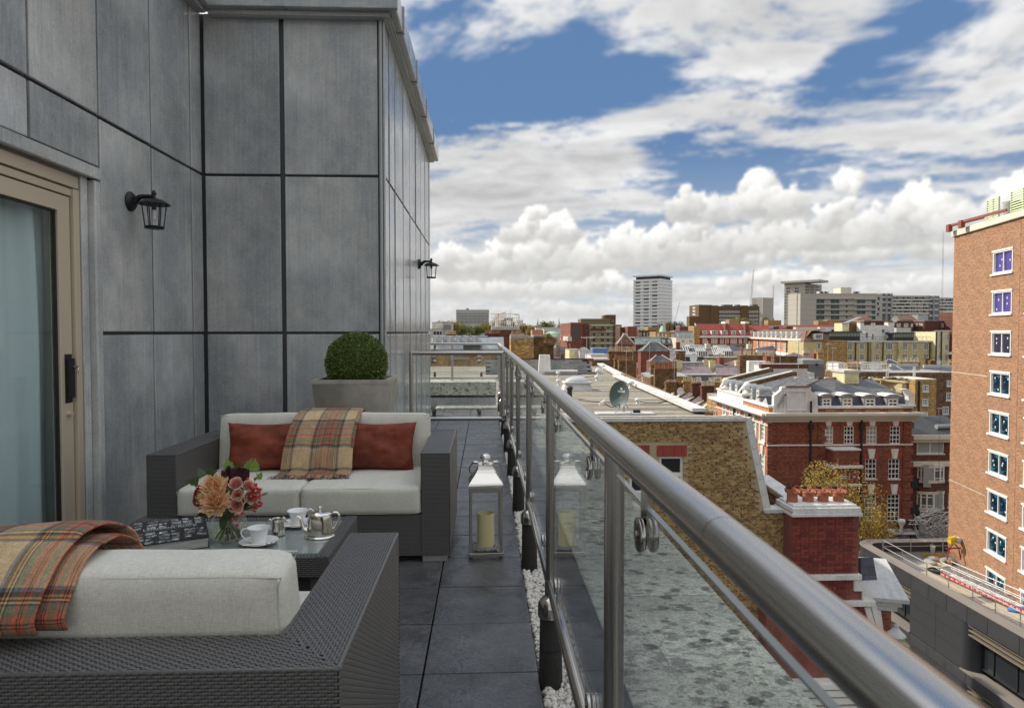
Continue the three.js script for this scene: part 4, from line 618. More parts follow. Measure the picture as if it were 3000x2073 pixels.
// ---- planter and box ball
{
const g=thing('tapered_planter','tall square tapered taupe planter behind the far sofa','planter',[-1.085,0,-5.80]);
const m=mat([0.46,0.43,0.38],0.6,{map: mottle}),a=0.305,b=0.20,H=1.015,t=0.035;
const s=new THREE.CylinderGeometry(a*Math.SQRT2,b*Math.SQRT2,H,4,1,true).rotateY(Math.PI/4).translate(0,H/2,0);
mesh('body',uvm(s),m,g);
mesh('rim',poly([[-a,-a],[a,-a],[a,a],[-a,a]],0.03,[[[-a + t,-a + t],[-a + t,a - t],[a - t,a - t],[a - t,-a + t]]]).rotateX(-Math.PI/2).translate(0,H + 0.002,0),m,g);
mesh('soil',box(-a + 0.03,a - 0.03,H - 0.07,H - 0.05,-a + 0.03,a - 0.03),mat([0.03,0.022,0.016],1),g);
const B=thing('box_ball','clipped round box bush growing in the taupe planter','shrub',[-1.085,H - 0.06,-5.80]);
const R=0.252,cy=0.185,r=rng(181),ms=[],cs=[],q=new THREE.Quaternion(),q2=new THREE.Quaternion();
mesh('stem',bar([0,-0.02,0],[0,0.1,0],0.02,8),mat([0.12,0.08,0.05],0.9),B);
const core=new THREE.IcosahedronGeometry(R*0.84,4);mesh('crown_core',core.translate(0,cy,0),mat([0.13,0.19,0.05],0.8),B);
const lf=(()=>{const s=new THREE.Shape();s.moveTo(0,0);s.bezierCurveTo(0.006,0.003,0.0065,0.012,0,0.017);s.bezierCurveTo(-0.0065,0.012,-0.006,0.003,0,0);const k=new THREE.ShapeGeometry(s,3),p=k.attributes.position;for (let i=0;i < p.count;i++) p.setZ(i,-Math.abs(p.getX(i))*0.4);k.computeVertexNormals();return k;})();
for (let k=0;k < 15000;k++){const u=r()*2 - 1,a=r()*6.283,s=Math.sqrt(1 - u*u),n=V(s*Math.cos(a),u,s*Math.sin(a)),lump=1 + 0.05*(fbm(n.x*4,n.y*4,n.z*4,3) - 0.5)*2,p=n.clone().multiplyScalar(R*lump*(0.84 + 0.165*Math.pow(r(),0.6)));p.y +=cy;const d=n.clone().add(V(r() - 0.5,r() - 0.3,r() - 0.5).multiplyScalar(1.9)).normalize();q.setFromUnitVectors(V(0,1,0),d);q2.setFromAxisAngle(V(0,1,0),r()*6.28);ms.push(new THREE.Matrix4().compose(p,q.clone().multiply(q2),V(1,1,1).multiplyScalar(0.8 + r()*0.55)));const w=0.55 + r()*0.8,y=r() < 0.18 ? 1.5 : 1;cs.push(new THREE.Color(w*y,w*(1 + 0.15*(y - 1)),w*0.9));}
stuffPart('foliage',lf,mat([0.13,0.19,0.05],0.38,{side: THREE.DoubleSide}),ms,B,cs);
}
// ---- floor lantern with candle
{
const x=0.0,z=-4.27,g=thing('floor_lantern','polished steel floor lantern standing on the paving beside the sofa','lantern',[x,0,z],0.03),w=0.103,m=mat([0.42,0.40,0.375],0.28,{metalness: 1}),sh=mat([0.74,0.72,0.68],0.10,{metalness: 1});
mesh('base',merge([rbox(-w - 0.004,w + 0.004,0.016,0.04,-w - 0.004,w + 0.004,0.003),box(-w + 0.02,w - 0.02,0.0,0.017,-w + 0.02,w - 0.02)]),m,g);
for (const a of [-1,1]) for (const b of [-1,1]) mesh('corner_post',rbox(a*(w - 0.009) - 0.009,a*(w - 0.009) + 0.009,0.04,0.42,b*(w - 0.009) - 0.009,b*(w - 0.009) + 0.009,0.002),m,g);
mesh('top_frame',merge([rbox(-w - 0.003,w + 0.003,0.415,0.447,w - 0.018,w + 0.003,0.002),rbox(-w - 0.003,w + 0.003,0.415,0.447,-w - 0.003,-w + 0.018,0.002),rbox(-w - 0.003,-w + 0.018,0.415,0.447,-w,w,0.002),rbox(w - 0.018,w + 0.003,0.415,0.447,-w,w,0.002)]),m,g);
for (const s of [-1,1]){mesh('pane',box(-w + 0.018,w - 0.018,0.042,0.415,s*(w - 0.008) - 0.001,s*(w - 0.008) + 0.001),new THREE.MeshPhysicalMaterial({color: 0xffffff,roughness: 0,transmission: 1,thickness: 0,ior: 1.3}),g);}
const prof=[[w + 0.004,0.447],[w + 0.003,0.462],[w - 0.012,0.485],[0.062,0.525],[0.047,0.553],[0.044,0.572]],P=[];
const roofG=(()=>{const gs=[];for (let s=0;s < 4;s++){const pos=[],idx=[],N=20,pts=new THREE.CatmullRomCurve3(prof.map(p=>V(p[0],p[1],0))).getPoints(N);pts.forEach(p=>{for (let k=0;k<=4;k++) pos.push((k/2 - 1)*p.x,p.y,p.x);});for (let j=0;j < N;j++) for (let k=0;k < 4;k++){const a=j*5 + k;idx.push(a,a + 1,a + 6,a,a + 6,a + 5);}const q=new THREE.BufferGeometry();q.setAttribute('position',new THREE.Float32BufferAttribute(pos,3));q.setIndex(idx);q.computeVertexNormals();gs.push(q.rotateY(s*Math.PI/2));}return merge(gs);})();
mesh('roof',roofG,sh,g);
mesh('roof_plate',rbox(-0.05,0.05,0.570,0.576,-0.05,0.05,0.001),sh,g);
mesh('finial',lathe([[0,0.640],[0.018,0.638],[0.030,0.626],[0.034,0.610],[0.030,0.604],[0.021,0.603],[0.021,0.577],[0,0.577]],28),sh,g);
for (const s of [-1,1]) mesh('handle_lug',new THREE.SphereGeometry(1,14,10).scale(0.022,0.009,0.010).translate(s*0.062,0.584,0),sh,g);
mesh('handle',tube([[-0.066,0.584,0],[-0.088,0.568,-0.02],[-0.10,0.52,-0.055],[-0.06,0.475,-0.10],[0.06,0.475,-0.10],[0.10,0.52,-0.055],[0.088,0.568,-0.02],[0.066,0.584,0]],0.004,40,6),m,g);
const c=thing('pillar_candle','thick cream wax candle inside the steel floor lantern','candle',[x,0.055,z]);
mesh('wax',lathe([[0,0.0],[0.053,0.0],[0.054,0.004],[0.054,0.205],[0.0525,0.2095],[0.048,0.208],[0.046,0.19],[0.043,0.178],[0,0.176]],40),mat([0.72,0.66,0.34],0.5,{transmission: 0.12,thickness: 0}),c);
mesh('wick',bar([0,0.176,0],[0.002,0.188,0.001],0.001,5),blackMetal,c);
const r=rng(191),ms=[],cs=[];for (let k=0;k < 900;k++){const px=(r() - 0.5)*0.166,pz=(r() - 0.5)*0.166;ms.push(new THREE.Matrix4().compose(V(px,0.044 + r()*0.014,pz),new THREE.Quaternion().setFromEuler(new THREE.Euler(r()*6,r()*6,r()*6)),V(1,0.8,1).multiplyScalar(0.0035 + r()*0.0025)));const v=0.35 + r()*0.9;cs.push(new THREE.Color(v,v,v));}
stuffPart('gravel',toCreasedNormals(new THREE.IcosahedronGeometry(1,0),0.3),mat([0.45,0.45,0.44],0.7),ms,g,cs);
}

// ================================================================ THE CITY
const G=-22;
function brickTex(cols,mortar,seed,dirt=0.2,vary=0.4){
const W=512,bw=W/9,bh=W/27,N=tile(W,W,120,120,2,seed),D=tile(W,W,3,3,4,seed + 1),r=rng(seed),pick=[...Array(27*18)].map(()=>[cols[Math.floor(r()*cols.length)],1 - vary/2 + r()*vary]);
return tex(W,W,(x,y,i)=>{const row=Math.floor(y/bh),xx=x + (row % 2)*bw/2,col=Math.floor(xx/bw) % 9,fx=(xx % bw)/bw,fy=(y % bh)/bh,m=fx < 0.045||fy < 0.14,[c,v]=pick[row*18 + col],q=(1 + 0.3*(N[i] - 0.5))*(1 + dirt*2*(D[i] - 0.5));return m ? mortar.map(k=>k*q) : c.map(k=>k*v*q);},{rx: 1/2.025,ry: 1/2.025});
}
const BM={
yellow: mat([1,1,1],0.9,{map: brickTex([[0.66,0.52,0.30],[0.60,0.46,0.26],[0.55,0.40,0.22],[0.70,0.57,0.34]],[0.68,0.60,0.44],201)}),
brown: mat([1,1,1],0.9,{map: brickTex([[0.42,0.31,0.20],[0.36,0.26,0.17],[0.48,0.36,0.22],[0.30,0.22,0.15]],[0.50,0.42,0.30],202,0.3)}),
red: mat([1,1,1],0.88,{map: brickTex([[0.50,0.28,0.215],[0.455,0.25,0.19],[0.53,0.31,0.235]],[0.50,0.34,0.28],203)}),
orange: mat([1,1,1],0.9,{map: brickTex([[0.62,0.45,0.33],[0.60,0.425,0.305],[0.64,0.475,0.35],[0.54,0.39,0.28]],[0.68,0.58,0.48],204,0.05,0.12)}),
salmon: mat([1,1,1],0.9,{map: brickTex([[0.76,0.48,0.32],[0.72,0.44,0.30],[0.78,0.53,0.38]],[0.76,0.58,0.46],205)}),
dark: mat([1,1,1],0.9,{map: brickTex([[0.36,0.22,0.17],[0.32,0.19,0.15],[0.40,0.25,0.19]],[0.36,0.26,0.21],206)}),
};
const paint=(c,r=0.75)=>mat(c,r,{map: mottle});
const PM={white: paint([0.78,0.77,0.73]),cream: paint([0.70,0.66,0.55]),yellow: paint([0.60,0.50,0.26]),pale: paint([0.76,0.69,0.42]),conc: paint([0.50,0.47,0.41]),grey: paint([0.34,0.34,0.33]),lightgrey: paint([0.56,0.56,0.54]),dark: paint([0.07,0.07,0.075]),zinc: mat([0.36,0.38,0.39],0.45,{map: mottle,metalness: 0.3}),stone: paint([0.62,0.60,0.55]),copper: paint([0.34,0.47,0.41]),gablewhite: paint([0.74,0.74,0.73])};
const slateRoof=(cols,seed,bw=40,bh=28)=>{const W=512,n=Math.round(W/bw),rows=Math.round(W/bh),N=tile(W,W,80,80,2,seed),r=rng(seed),pk=[...Array(rows*n)].map(()=>0.8 + r()*0.4);return tex(W,W,(x,y,i)=>{const row=Math.floor(y/W*rows),xx=x/W*n + (row % 2)*0.5,c=Math.floor(xx) % n,fy=(y/W*rows) % 1,fx=xx % 1,e=fy < 0.10||fx < 0.05 ? 0.62 : 1,v=pk[row*n + c]*e*(1 + 0.3*(N[i] - 0.5));return cols.map(k=>k*v);},{rx: 0.25,ry: 0.25});};
const RM={slate: mat([1,1,1],0.6,{map: slateRoof([0.36,0.36,0.36],211)}),blue: mat([1,1,1],0.6,{map: slateRoof([0.27,0.28,0.32],212)}),purple: mat([1,1,1],0.7,{map: slateRoof([0.47,0.40,0.41],213)}),red: mat([1,1,1],0.8,{map: slateRoof([0.60,0.29,0.25],214,30,26)}),brown: mat([1,1,1],0.8,{map: slateRoof([0.46,0.34,0.27],215,30,26)}),felt: paint([0.30,0.285,0.25]),lead: PM.zinc};
const glassDark=mat([0.018,0.021,0.026],0.08),glassGreen=mat([0.03,0.06,0.065],0.08),curtainPane=mat([0.33,0.34,0.31],0.25),frameWhite=mat([0.80,0.79,0.75],0.6),iron=mat([0.02,0.02,0.02],0.6),terra=[mat([0.42,0.17,0.09],0.85,{map: mottle}),mat([0.55,0.44,0.26],0.85,{map: mottle}),mat([0.62,0.55,0.42],0.85,{map: mottle}),mat([0.50,0.24,0.12],0.85,{map: mottle})];
// crops of the photograph, so that what is read there can be written down as read
const crop=(x0,y0,f)=>(x,y)=>[x0 + x*f,y0 + y*f];
const k7=350/2310,C1=crop(1250,850,k7),C2=crop(1550,880,k7),C3=crop(1850,880,k7),C4=crop(2180,840,k7),C5=crop(2500,840,k7),C6=crop(1850,1040,k7),C7=crop(2180,1040,k7),C8=crop(2500,1040,k7),E6=crop(2050,1150,800/2310),E8=crop(2100,1300,900/1858),S0=(x,y)=>[x,y];
// a site: local x along the front from A to B, local y world height, local z towards the viewer
function site(name,label,cat,A,B,group){
const a=at(A[0],CY,A[1]),b=at(B[0],CY,B[1]);a.y=b.y=0;const U=b.clone().sub(a),len=U.length();U.normalize();
const g=thing(name,label,cat,[a.x,0,a.z],Math.atan2(-U.z,U.x),group),N=V(-U.z,0,U.x),O=V(0,EYE,0);
const S={g,len,U,N,a,q(px,py,w=0){const d=RAY(px,py),t=(a.clone().addScaledVector(N,w).sub(O).dot(N))/d.dot(N),p=O.clone().addScaledVector(d,t);return [p.clone().sub(a).dot(U),p.y];},
r(C,x0,y0,x1,y1,w=0){const [a0,b0]=S.q(...C(x0,y0),w),[a1,b1]=S.q(...C(x1,y1),w);return [Math.min(a0,a1),Math.max(a0,a1),Math.min(b0,b1),Math.max(b0,b1)];}};
return S;
}
const winCache=new Map();
function winGeo(w,h,c,r,fr=0.07,br=0.03,mid=false){
const k=[w.toFixed(1),h.toFixed(1),c,r,fr,br,mid].join();if (winCache.has(k)) return winCache.get(k);
w=+w.toFixed(1);h=+h.toFixed(1);const L=[box(0,fr,0,h,0,0.08),box(w - fr,w,0,h,0,0.08),box(fr,w - fr,0,fr,0,0.08),box(fr,w - fr,h - fr,h,0,0.08)];
for (let i=1;i < c;i++) L.push(box(w*i/c - br/2,w*i/c + br/2,fr,h - fr,0.01,0.06));for (let i=1;i < r;i++){const b2=mid&&i===Math.floor(r/2) ? br*1.8 : br;L.push(box(fr,w - fr,h*i/r - b2/2,h*i/r + b2/2,0.005,0.065));}
const o={f: merge(L),p: box(fr*0.5,w - fr*0.5,fr*0.5,h - fr*0.5,0.012,0.022),w,h};winCache.set(k,o);return o;
}
const WR=rng(300);
function windows(S,rects,{c=2,r=2,fm=frameWhite,pm=glassDark,back=0.13,fr=0.07,br=0.035,sill=null,name='window',mid=true}={}){  // rects in site metres -> holes
const holes=[];
for (const [u0,u1,v0,v1] of rects){
const o=winGeo(u1 - u0,v1 - v0,c,r,fr,br,mid),m=mesh(name,o.f,fm,S.g);m.position.set(u0,v0,-back);m.scale.set((u1 - u0)/o.w,(v1 - v0)/o.h,1);const p2=Array.isArray(pm) ? pm[Math.floor(WR()*pm.length)] : pm;mesh('pane',o.p,p2,m);
if (sill){const s=mesh('sill',rbox(-0.08,o.w + 0.08,-0.10,-0.005,back - 0.05,back + 0.09,0.01,1),sill,m);}
holes.push([[u0,v0],[u1,v0],[u1,v1],[u0,v1]]);
}
return holes;
}
function wall(S,u0,u1,v0,v1,holes,m,w=0,th=0.3){const ok=holes.filter(h=>h[0][0] > u0 + 0.02&&h[1][0] < u1 - 0.02&&h[0][1] > v0 + 0.02&&h[2][1] < v1 - 0.02);return mesh('wall',uvm(poly([[u0,v0],[u1,v0],[u1,v1],[u0,v1]],th,ok).translate(0,0,w)),m,S.g);}
function part(S,name,u0,u1,v0,v1,w0,w1,m){return mesh(name,uvm(box(u0,u1,v0,v1,w0,w1)),m,S.g);}
function body(S,u0,u1,v0,v1,d,m,w=-0.32){return part(S,'wall',u0,u1,v0,v1,w - d,w,m);}
function slab3(pts,th,m,parent,name){                         // a flat plate through four points in space
const [a,b,c,d]=pts,n=b.clone().sub(a).cross(d.clone().sub(a)).normalize(),e=V(b.distanceTo(a),0,0),x=b.clone().sub(a).normalize(),y=n.clone().cross(x),L=[a,b,c,d].map(p=>{const q=p.clone().sub(a);return [q.dot(x),q.dot(y)];});
const g=uvm(poly(L,th));const o=mesh(name,g,m,parent);const M=new THREE.Matrix4().makeBasis(x,y,n).setPosition(a);if (parent!==scene){parent.updateMatrixWorld(true);M.premultiply(parent.matrixWorld.clone().invert());}o.applyMatrix4(M);return o;
}
const potGeo=lathe([[0.11,0],[0.12,0.05],[0.10,0.1],[0.085,0.7],[0.09,0.8],[0.12,0.86],[0.12,1],[0.095,1],[0.085,0.85]],10);
function stack(C,x0,y0,x1,y1,depth,m,{n=0,ph=60,pm=0,label,px=null,thick=0.8,cap=0.18,deep=3,group}={}){
const S=site('chimney_stack',label,'chimney',[C(x0,y0)[0],depth],[C(x1,y0)[0],depth],group),[u0,u1,v0,v1]=S.r(C,x0,y0,x1,y1);
part(S,'shaft',u0,u1,v0 - deep,v1,-thick,0,m);part(S,'cap',u0 - 0.07,u1 + 0.07,v1 - cap,v1 + 0.05,-thick - 0.07,0.07,m);
const hh=S.r(C,x0,y0 - ph,x1,y0),H=(hh[3] - hh[2]),a=px ? S.r(C,px[0],y0,px[1],y0) : [u0,u1],rr=rng(Math.round(x0*7 + y0));
for (let i=0;i < n;i++){const p=mesh('chimney_pot',potGeo,terra[Array.isArray(pm) ? pm[Math.floor(rr()*pm.length)] : pm],S.g),s=Math.min(1.3,(a[1] - a[0])/n*3.4);p.position.set(a[0] + (a[1] - a[0])*(i + 0.5)/n,v1 + 0.05,-thick/2 + (rr() - 0.5)*0.1);p.scale.set(s,H*(0.85 + rr()*0.25),s);}
return S;
}
function aerial(C,x,y0,y1,depth,label,arms=6){
const a=at(...C(x,y1),depth),h=at(...C(x,y0),depth).y - a.y,g=thing('roof_aerial',label,'aerial',[a.x,a.y,a.z],0.5,'television aerials on the roofs'),r=h*0.004 + 0.018;
mesh('mast',bar([0,-1.5,0],[0,h,0],r,6),mat([0.5,0.5,0.48],0.5,{metalness: 0.6}),g);
if (arms){const L=[];L.push(bar([-0.5,h*0.94,0],[0.9,h*0.94,0],r*0.7,5));for (let i=0;i < arms;i++){const x2=-0.45 + i*1.3/arms;L.push(bar([x2,h*0.94,-0.3],[x2,h*0.94,0.3],r*0.45,4));}mesh('antenna',merge(L),mat([0.55,0.55,0.53],0.5,{metalness: 0.6}),g);}
return g;
}
// ---- ground and streets
struct('ground',box(-3000,3000,G - 1,G,400,-3600),mat([0.075,0.073,0.070],0.95,{map: mottle}));

// ================================================================ NEAR: yellow brick building with its flat roof
{
const D=17.5,S=site('yellow_brick_building','yellow stock brick building with flat felt roof beyond the balustrade','building',[1422,D],[2322,D]);
const [uR,vT]=S.q(2183,1222),P=(x,y)=>S.q(x,y),B0=-9,rk=P(2240.5,1500),ch=P(2320,1500)[0];
const u0=0.2,out=[[u0,B0],[ch,B0],[ch,rk[1]],[rk[0],rk[1]],[uR,vT],[u0,vT]];
const W1=S.r(S0,1933,1338,2003,1446),W2=S.r(S0,1846,1338,1894,1446),mortar=mat([0.42,0.35,0.22],0.95,{map: mottle});
const holes=windows(S,[W1,W2],{c: 1,r: 2,fm: frameWhite,back: 0.16,fr: 0.06,br: 0.06,sill: PM.stone});
mesh('wall',uvm(poly(out,0.3,holes).translate(0,0,-0.012)),mortar,S.g);
part(S,'wall',u0 - 0.0,5.2,B0,vT - 0.2,-8,-0.33,BM.brown);
// bricks: laid one by one, jointed
const r=rng(310),cols=[[0.44,0.29,0.115],[0.40,0.255,0.10],[0.35,0.215,0.085],[0.47,0.325,0.14],[0.29,0.17,0.07]].map(c=>mat(c,0.88,{map: null,bumpMap: grainy,bumpScale: 0.006}));
const spot=(()=>{const A=tile(128,128,9,12,4,311,0.65);return tex(128,128,(x,y,i)=>1.0 - 0.75*smooth(0.55,0.70,A[i]));})();cols.forEach(m=>{m.map=spot;});
const bl=0.215,bh=0.065,pL=0.2255,pH=0.0755,inPoly=(x,y)=>{let c=false;for (let i=0,j=out.length - 1;i < out.length;j=i++){const [xi,yi]=out[i],[xj,yj]=out[j];if ((yi > y)!==(yj > y)&&x < (xj - xi)*(y - yi)/(yj - yi) + xi) c=!c;}return c;};
const soldier=[[W1,0.05],[W2,0.05]].map(([w])=>[w[0] - 0.08,w[1] + 0.08,w[3],w[3] + 0.30]),inR=(x,y,R,e=0)=>x > R[0] - e&&x < R[1] + e&&y > R[2] - e&&y < R[3] + e;
const G8=[...Array(6)].map((_,k)=>uvm(rbox(-bl/2,bl/2,-bh/2,bh/2,-0.02,0,0.004,1),2.2,r()*3,r()*3)),list=[];
for (let j=0;;j++){const y=vT - 0.11 - (j + 0.5)*pH;if (y < -7.4) break;for (let i=0;i < 60;i++){const x=u0 + (i + 0.5 + (j % 2)*0.5)*pL;if (x < 0.9||!inPoly(x - bl/2 - 0.01,y)||!inPoly(x + bl/2 + 0.01,y)) continue;if ([W1,W2].some(w=>inR(x,y,w,0.10)&&y < w[3] + 0.03&&y > w[2] - 0.09)||soldier.some(s=>inR(x,y,s,0.085))) continue;list.push([x,y]);}}
// those seen largest are parts of their own: right of the rail, below the coping
const vis=list.map(([x,y])=>{const wx=x + S.a.x,px=1422 + wx/D*2000,py=972.7 + (EYE - y)/D*2000,rail=py < 972.7 + (px - 1422)*0.80&&py > 1225;return [rail ? (Math.hypot(px - 2100,(py - 1330)*1.1)) : 1e6 + px,x,y];}).sort((a,b)=>a[0] - b[0]);
const rest=[[],[],[],[],[]];vis.forEach(([d,x,y],k)=>{const ci=Math.floor(r()*5),z=(r() - 0.5)*0.004;if (k < 300){const b=mesh('brick',G8[Math.floor(r()*6)],cols[ci],S.g);b.position.set(x,y,z);}else rest[ci].push(new THREE.Matrix4().makeTranslation(x,y,z));});
rest.forEach((l,k)=>stuffPart('bricks',G8[k],cols[k],l,S.g));
const redB=[[0.33,0.055,0.04],[0.28,0.045,0.035]].map(c=>mat(c,0.85));const sg=rbox(-0.0325,0.0325,-0.145,0.145,-0.02,0.002,0.003,1);
for (const [a,b,c,d] of soldier){const n=Math.round((b - a)/0.0755);for (let i=0;i < n;i++) mesh('lintel_brick',sg,redB[Math.floor(r()*2)],S.g).position.set(a + (i + 0.5)*(b - a)/n,(c + d)/2 + 0.005,(r() - 0.5)*0.004);}
// coping stones along the top and down the raking edge
const cp=mat([0.62,0.62,0.60],0.8,{map: mottle,bumpMap: grainy,bumpScale: 0.004});
const [uj]=[0];let x=u0;const js=[1.0,2.05,3.02,4.06,5.05,6.02,uR + 0.06].filter(v=>v > u0);for (const e of js){mesh('coping_stone',uvm(rbox(x + 0.003,e - 0.003,vT - 0.10,vT + 0.0,-0.42,0.05,0.008),1,r()*5,r()*5),cp,S.g);x=e;}
const rkN=6;for (let i=0;i < rkN;i++){const a=[mix(uR,rk[0],i/rkN),mix(vT - 0.05,rk[1],i/rkN)],b=[mix(uR,rk[0],(i + 0.985)/rkN),mix(vT - 0.05,rk[1],(i + 0.985)/rkN)];mesh('coping_stone',beam([a[0] + 0.05,a[1],-0.13],[b[0] + 0.05,b[1],-0.13],0.34,0.10).clone(),cp,S.g);}
mesh('coping_stone',uvm(rbox(rk[0] - 0.02,ch + 0.02,rk[1] - 0.02,rk[1] + 0.08,-0.42,0.05,0.008)),cp,S.g);
// roof deck and its side parapet, running away
const rf=(()=>{const W=512,A=tile(W,W,2,22,5,321,0.6),B=tile(W,W,6,60,3,322,0.6),C=tile(W,W,120,120,2,323);return mat([0.62,0.58,0.50],0.9,{map: tex(W,W,(x,y,i)=>{const v=0.62 + 0.62*(A[i] - 0.5) + 0.42*(B[i] - 0.5) + 0.16*(C[i] - 0.5);return [v,v*0.975,v*0.93];},{rx: 0.16,ry: 0.16}),bumpMap: grainy,bumpScale: 0.01});})();
const Rw=(px,py)=>onY(px,py,vT - 0.14),deck=[V(-14,vT - 0.14,-17.7),Rw(2062,1218).setZ(-17.7),Rw(1760,1072),V(-14,vT - 0.14,Rw(1760,1072).z)];
slab3([deck[0],deck[1],deck[2],deck[3]],0.2,rf,S.g,'roof');
const e0=Rw(2050,1213),e1=Rw(1806,1106),e2=Rw(1758,1070);for (const [p,q2,n] of [[e0,e1,5],[e1.clone().add(V(0.25,0,-0.3)),e2,4]]) for (let i=0;i < n;i++){const a=p.clone().lerp(q2,i/n),b=p.clone().lerp(q2,(i + 0.985)/n);a.y=b.y=vT - 0.02;const lo=(v)=>[v.x - S.a.x,v.y,v.z - S.a.z];mesh('coping_stone',beam(lo(a),lo(b),0.42,0.10),cp,S.g);}
slab3([e0.clone().add(V(0.15,0.05,0)),e2.clone().add(V(0.15,0.05,0)),e2.clone().add(V(0.15,-6,0)),e0.clone().add(V(0.15,-6,0))],0.25,BM.brown,S.g,'wall');
// raking parapet in the return behind the chimney
const rp=[[2234,1398,20.5],[2352,1478,18.6]].map(q2=>at(...q2)),rp2=rp.map(v=>v.clone().add(V(0,-0.08,0)));slab3([rp2[0],rp2[1],rp2[1].clone().add(V(0,-2.2,0)),rp2[0].clone().add(V(0,-2.2,0))],0.3,BM.brown,S.g,'wall');
for (let i=0;i < 4;i++){const a=rp[0].clone().lerp(rp[1],i/4),b=rp[0].clone().lerp(rp[1],(i + 0.98)/4),lo=(v)=>[v.x - S.a.x,v.y,v.z - S.a.z - 0.12];mesh('coping_stone',beam(lo(a),lo(b),0.5,0.08),cp,S.g);}
// slate-clad structure at the far end: slates laid one by one
const yD=vT - 0.14,zS=-onY(1690,1096,yD).z,A=onY(1590,1096,yD),B=onY(1742,1096,yD),top=at(1735,1054,zS + 0.6).y,H=top - yD;
const hs=thing('slate_roof_housing','grey slate clad plant housing with red ridge tiles on the flat roof','roof housing',[A.x - 3.2,yD,A.z]),hw=B.x - A.x + 3.2,tilt=0.55;
mesh('core',poly([[0,0],[hw,0],[hw - 0.25,H - 0.02],[0,H - 0.02]],2.2).rotateX(0).translate(0,0,-0.62),mat([0.05,0.05,0.052],0.9),hs);
const sl=[0.155,0.18,0.20,0.23].map(v=>mat([v,v*0.985,v*0.96],0.6,{map: mottle})),rows=7,sw=0.50,sh=Math.hypot(H,tilt)/rows,sgeo=uvm(box(-sw/2 + 0.004,sw/2 - 0.004,-sh*0.62,sh*0.62,-0.01,0.008)),rs=rng(331);
for (let j=0;j < rows;j++) for (let i=-1;i < hw/sw + 1;i++){const x2=(i + 0.5 + (j % 2)*0.5)*sw;if (x2 < 0.2||x2 > hw - 0.20 - 0.035*j) continue;const t=(j + 0.5)/rows,m2=mesh('slate',sgeo,sl[Math.floor(rs()*4)],hs);m2.position.set(x2,H*t,-tilt*t + 0.012);m2.rotation.x=-Math.atan2(tilt,H) + 0.05;}
const rt=mat([0.36,0.15,0.09],0.85,{map: mottle}),rg=new THREE.CylinderGeometry(0.1,0.1,0.43,10,1,false,0,Math.PI).rotateZ(Math.PI/2).rotateX(-Math.PI/2);for (let i=0;i < hw/0.44 - 0.5;i++) mesh('ridge_tile',rg,rt,hs).position.set((i + 0.5)*0.44,H - 0.01,-tilt - 0.03);
mesh('white_gable_coping',poly([[-0.35,-0.1],[0.35,-0.1],[0.30,1.05],[-0.28,1.05]],0.4),PM.white,hs).position.set(3.28,0.05,0.35);
part({g: hs},'plinth',3.3,5.1,0,0.16,0.0,0.55,PM.zinc);part({g: hs},'plinth_top',3.25,5.1,0.16,0.24,-0.02,0.6,PM.white);
part({g: hs},'flashing',0,hw + 0.1,-0.02,0.05,0.02,0.09,PM.dark);
// things on the roof
const cowl=(px,py,h,R,label)=>{const p=onY(px,py,yD),g=thing('roof_vent',label,'roof vent',[p.x,yD,p.z],0,'white mushroom vents on the flat roof'),m=mat([0.66,0.66,0.64],0.6);mesh('pipe',lathe([[R*0.75,0],[R*0.5,h*0.15],[R*0.42,h*0.6],[0,h*0.6]],14),m,g);mesh('cap',lathe([[0,h],[R*0.6,h*0.97],[R,h*0.8],[R,h*0.62],[R*0.9,h*0.58],[0,h*0.58]],18),m,g);};
cowl(1848,1137,0.32,0.15,'white mushroom vent near the coping corner, trailing a cable');cowl(1868,1182.5,0.19,0.09,'small white vent between the satellite dish and the side parapet');cowl(1753,1106,0.50,0.17,'taller flared white vent by the slate housing');cowl(1749,1115,0.26,0.12,'small white vent in front of the taller flared vent');cowl(1635,1104,0.30,0.11,'white vent in front of the slate housing');cowl(1768,1081,0.30,0.12,'distant white vent beside the side parapet');cowl(1821,1106,0.28,0.11,'white vent standing against the side parapet coping');cowl(1636,1128,0.28,0.11,'white vent beside the domed skylight');
{const p=onY(1690,1141,yD),g=thing('domed_skylight','white domed acrylic skylight on the flat roof','skylight',[p.x,yD,p.z],0.03),m=mat([0.60,0.60,0.57],0.7,{map: mottle});mesh('kerb',uvm(new THREE.CylinderGeometry(0.55,0.66,0.26,4).rotateY(Math.PI/4).translate(0,0.13,0).scale(1.25,1,1)),m,g);mesh('frame',rbox(-0.56,0.56,0.26,0.34,-0.45,0.45,0.02),m,g);mesh('dome',new THREE.SphereGeometry(1,28,14,0,6.283,0,Math.PI/2).scale(0.5,0.22,0.4).translate(0,0.335,0),mat([0.50,0.52,0.55],0.2,{clearcoat: 0.5}),g);}
{const p=onY(1669,1166,yD),g=thing('black_vent_pipe','short black capped vent pipe beside the domed skylight','vent pipe',[p.x,yD,p.z]);mesh('pipe',bar([0,0,0],[0,0.34,0],0.09,16),iron,g);mesh('cap',lathe([[0,0.44],[0.09,0.43],[0.12,0.36],[0.12,0.32],[0,0.32]],16),iron,g);}
const cable=(pts,label)=>tag(mesh('roof_cable',tube(pts.map(([x2,y2])=>{const p=onY(x2,y2,yD);return [p.x,yD + 0.015,p.z];}),0.014,40,5),iron,scene),label,'cable','cables lying on the flat roof');
cable([[1875,1177],[1900,1182],[1925,1182],[1950,1176],[1968,1172]],'black cable running from the small vent to the side parapet');cable([[1690,1118],[1705,1108],[1730,1103],[1745,1102]],'black cable curving from the skylight to the flared vent');cable([[1695,1172],[1740,1177],[1790,1180]],'black cable lying behind the satellite dish');
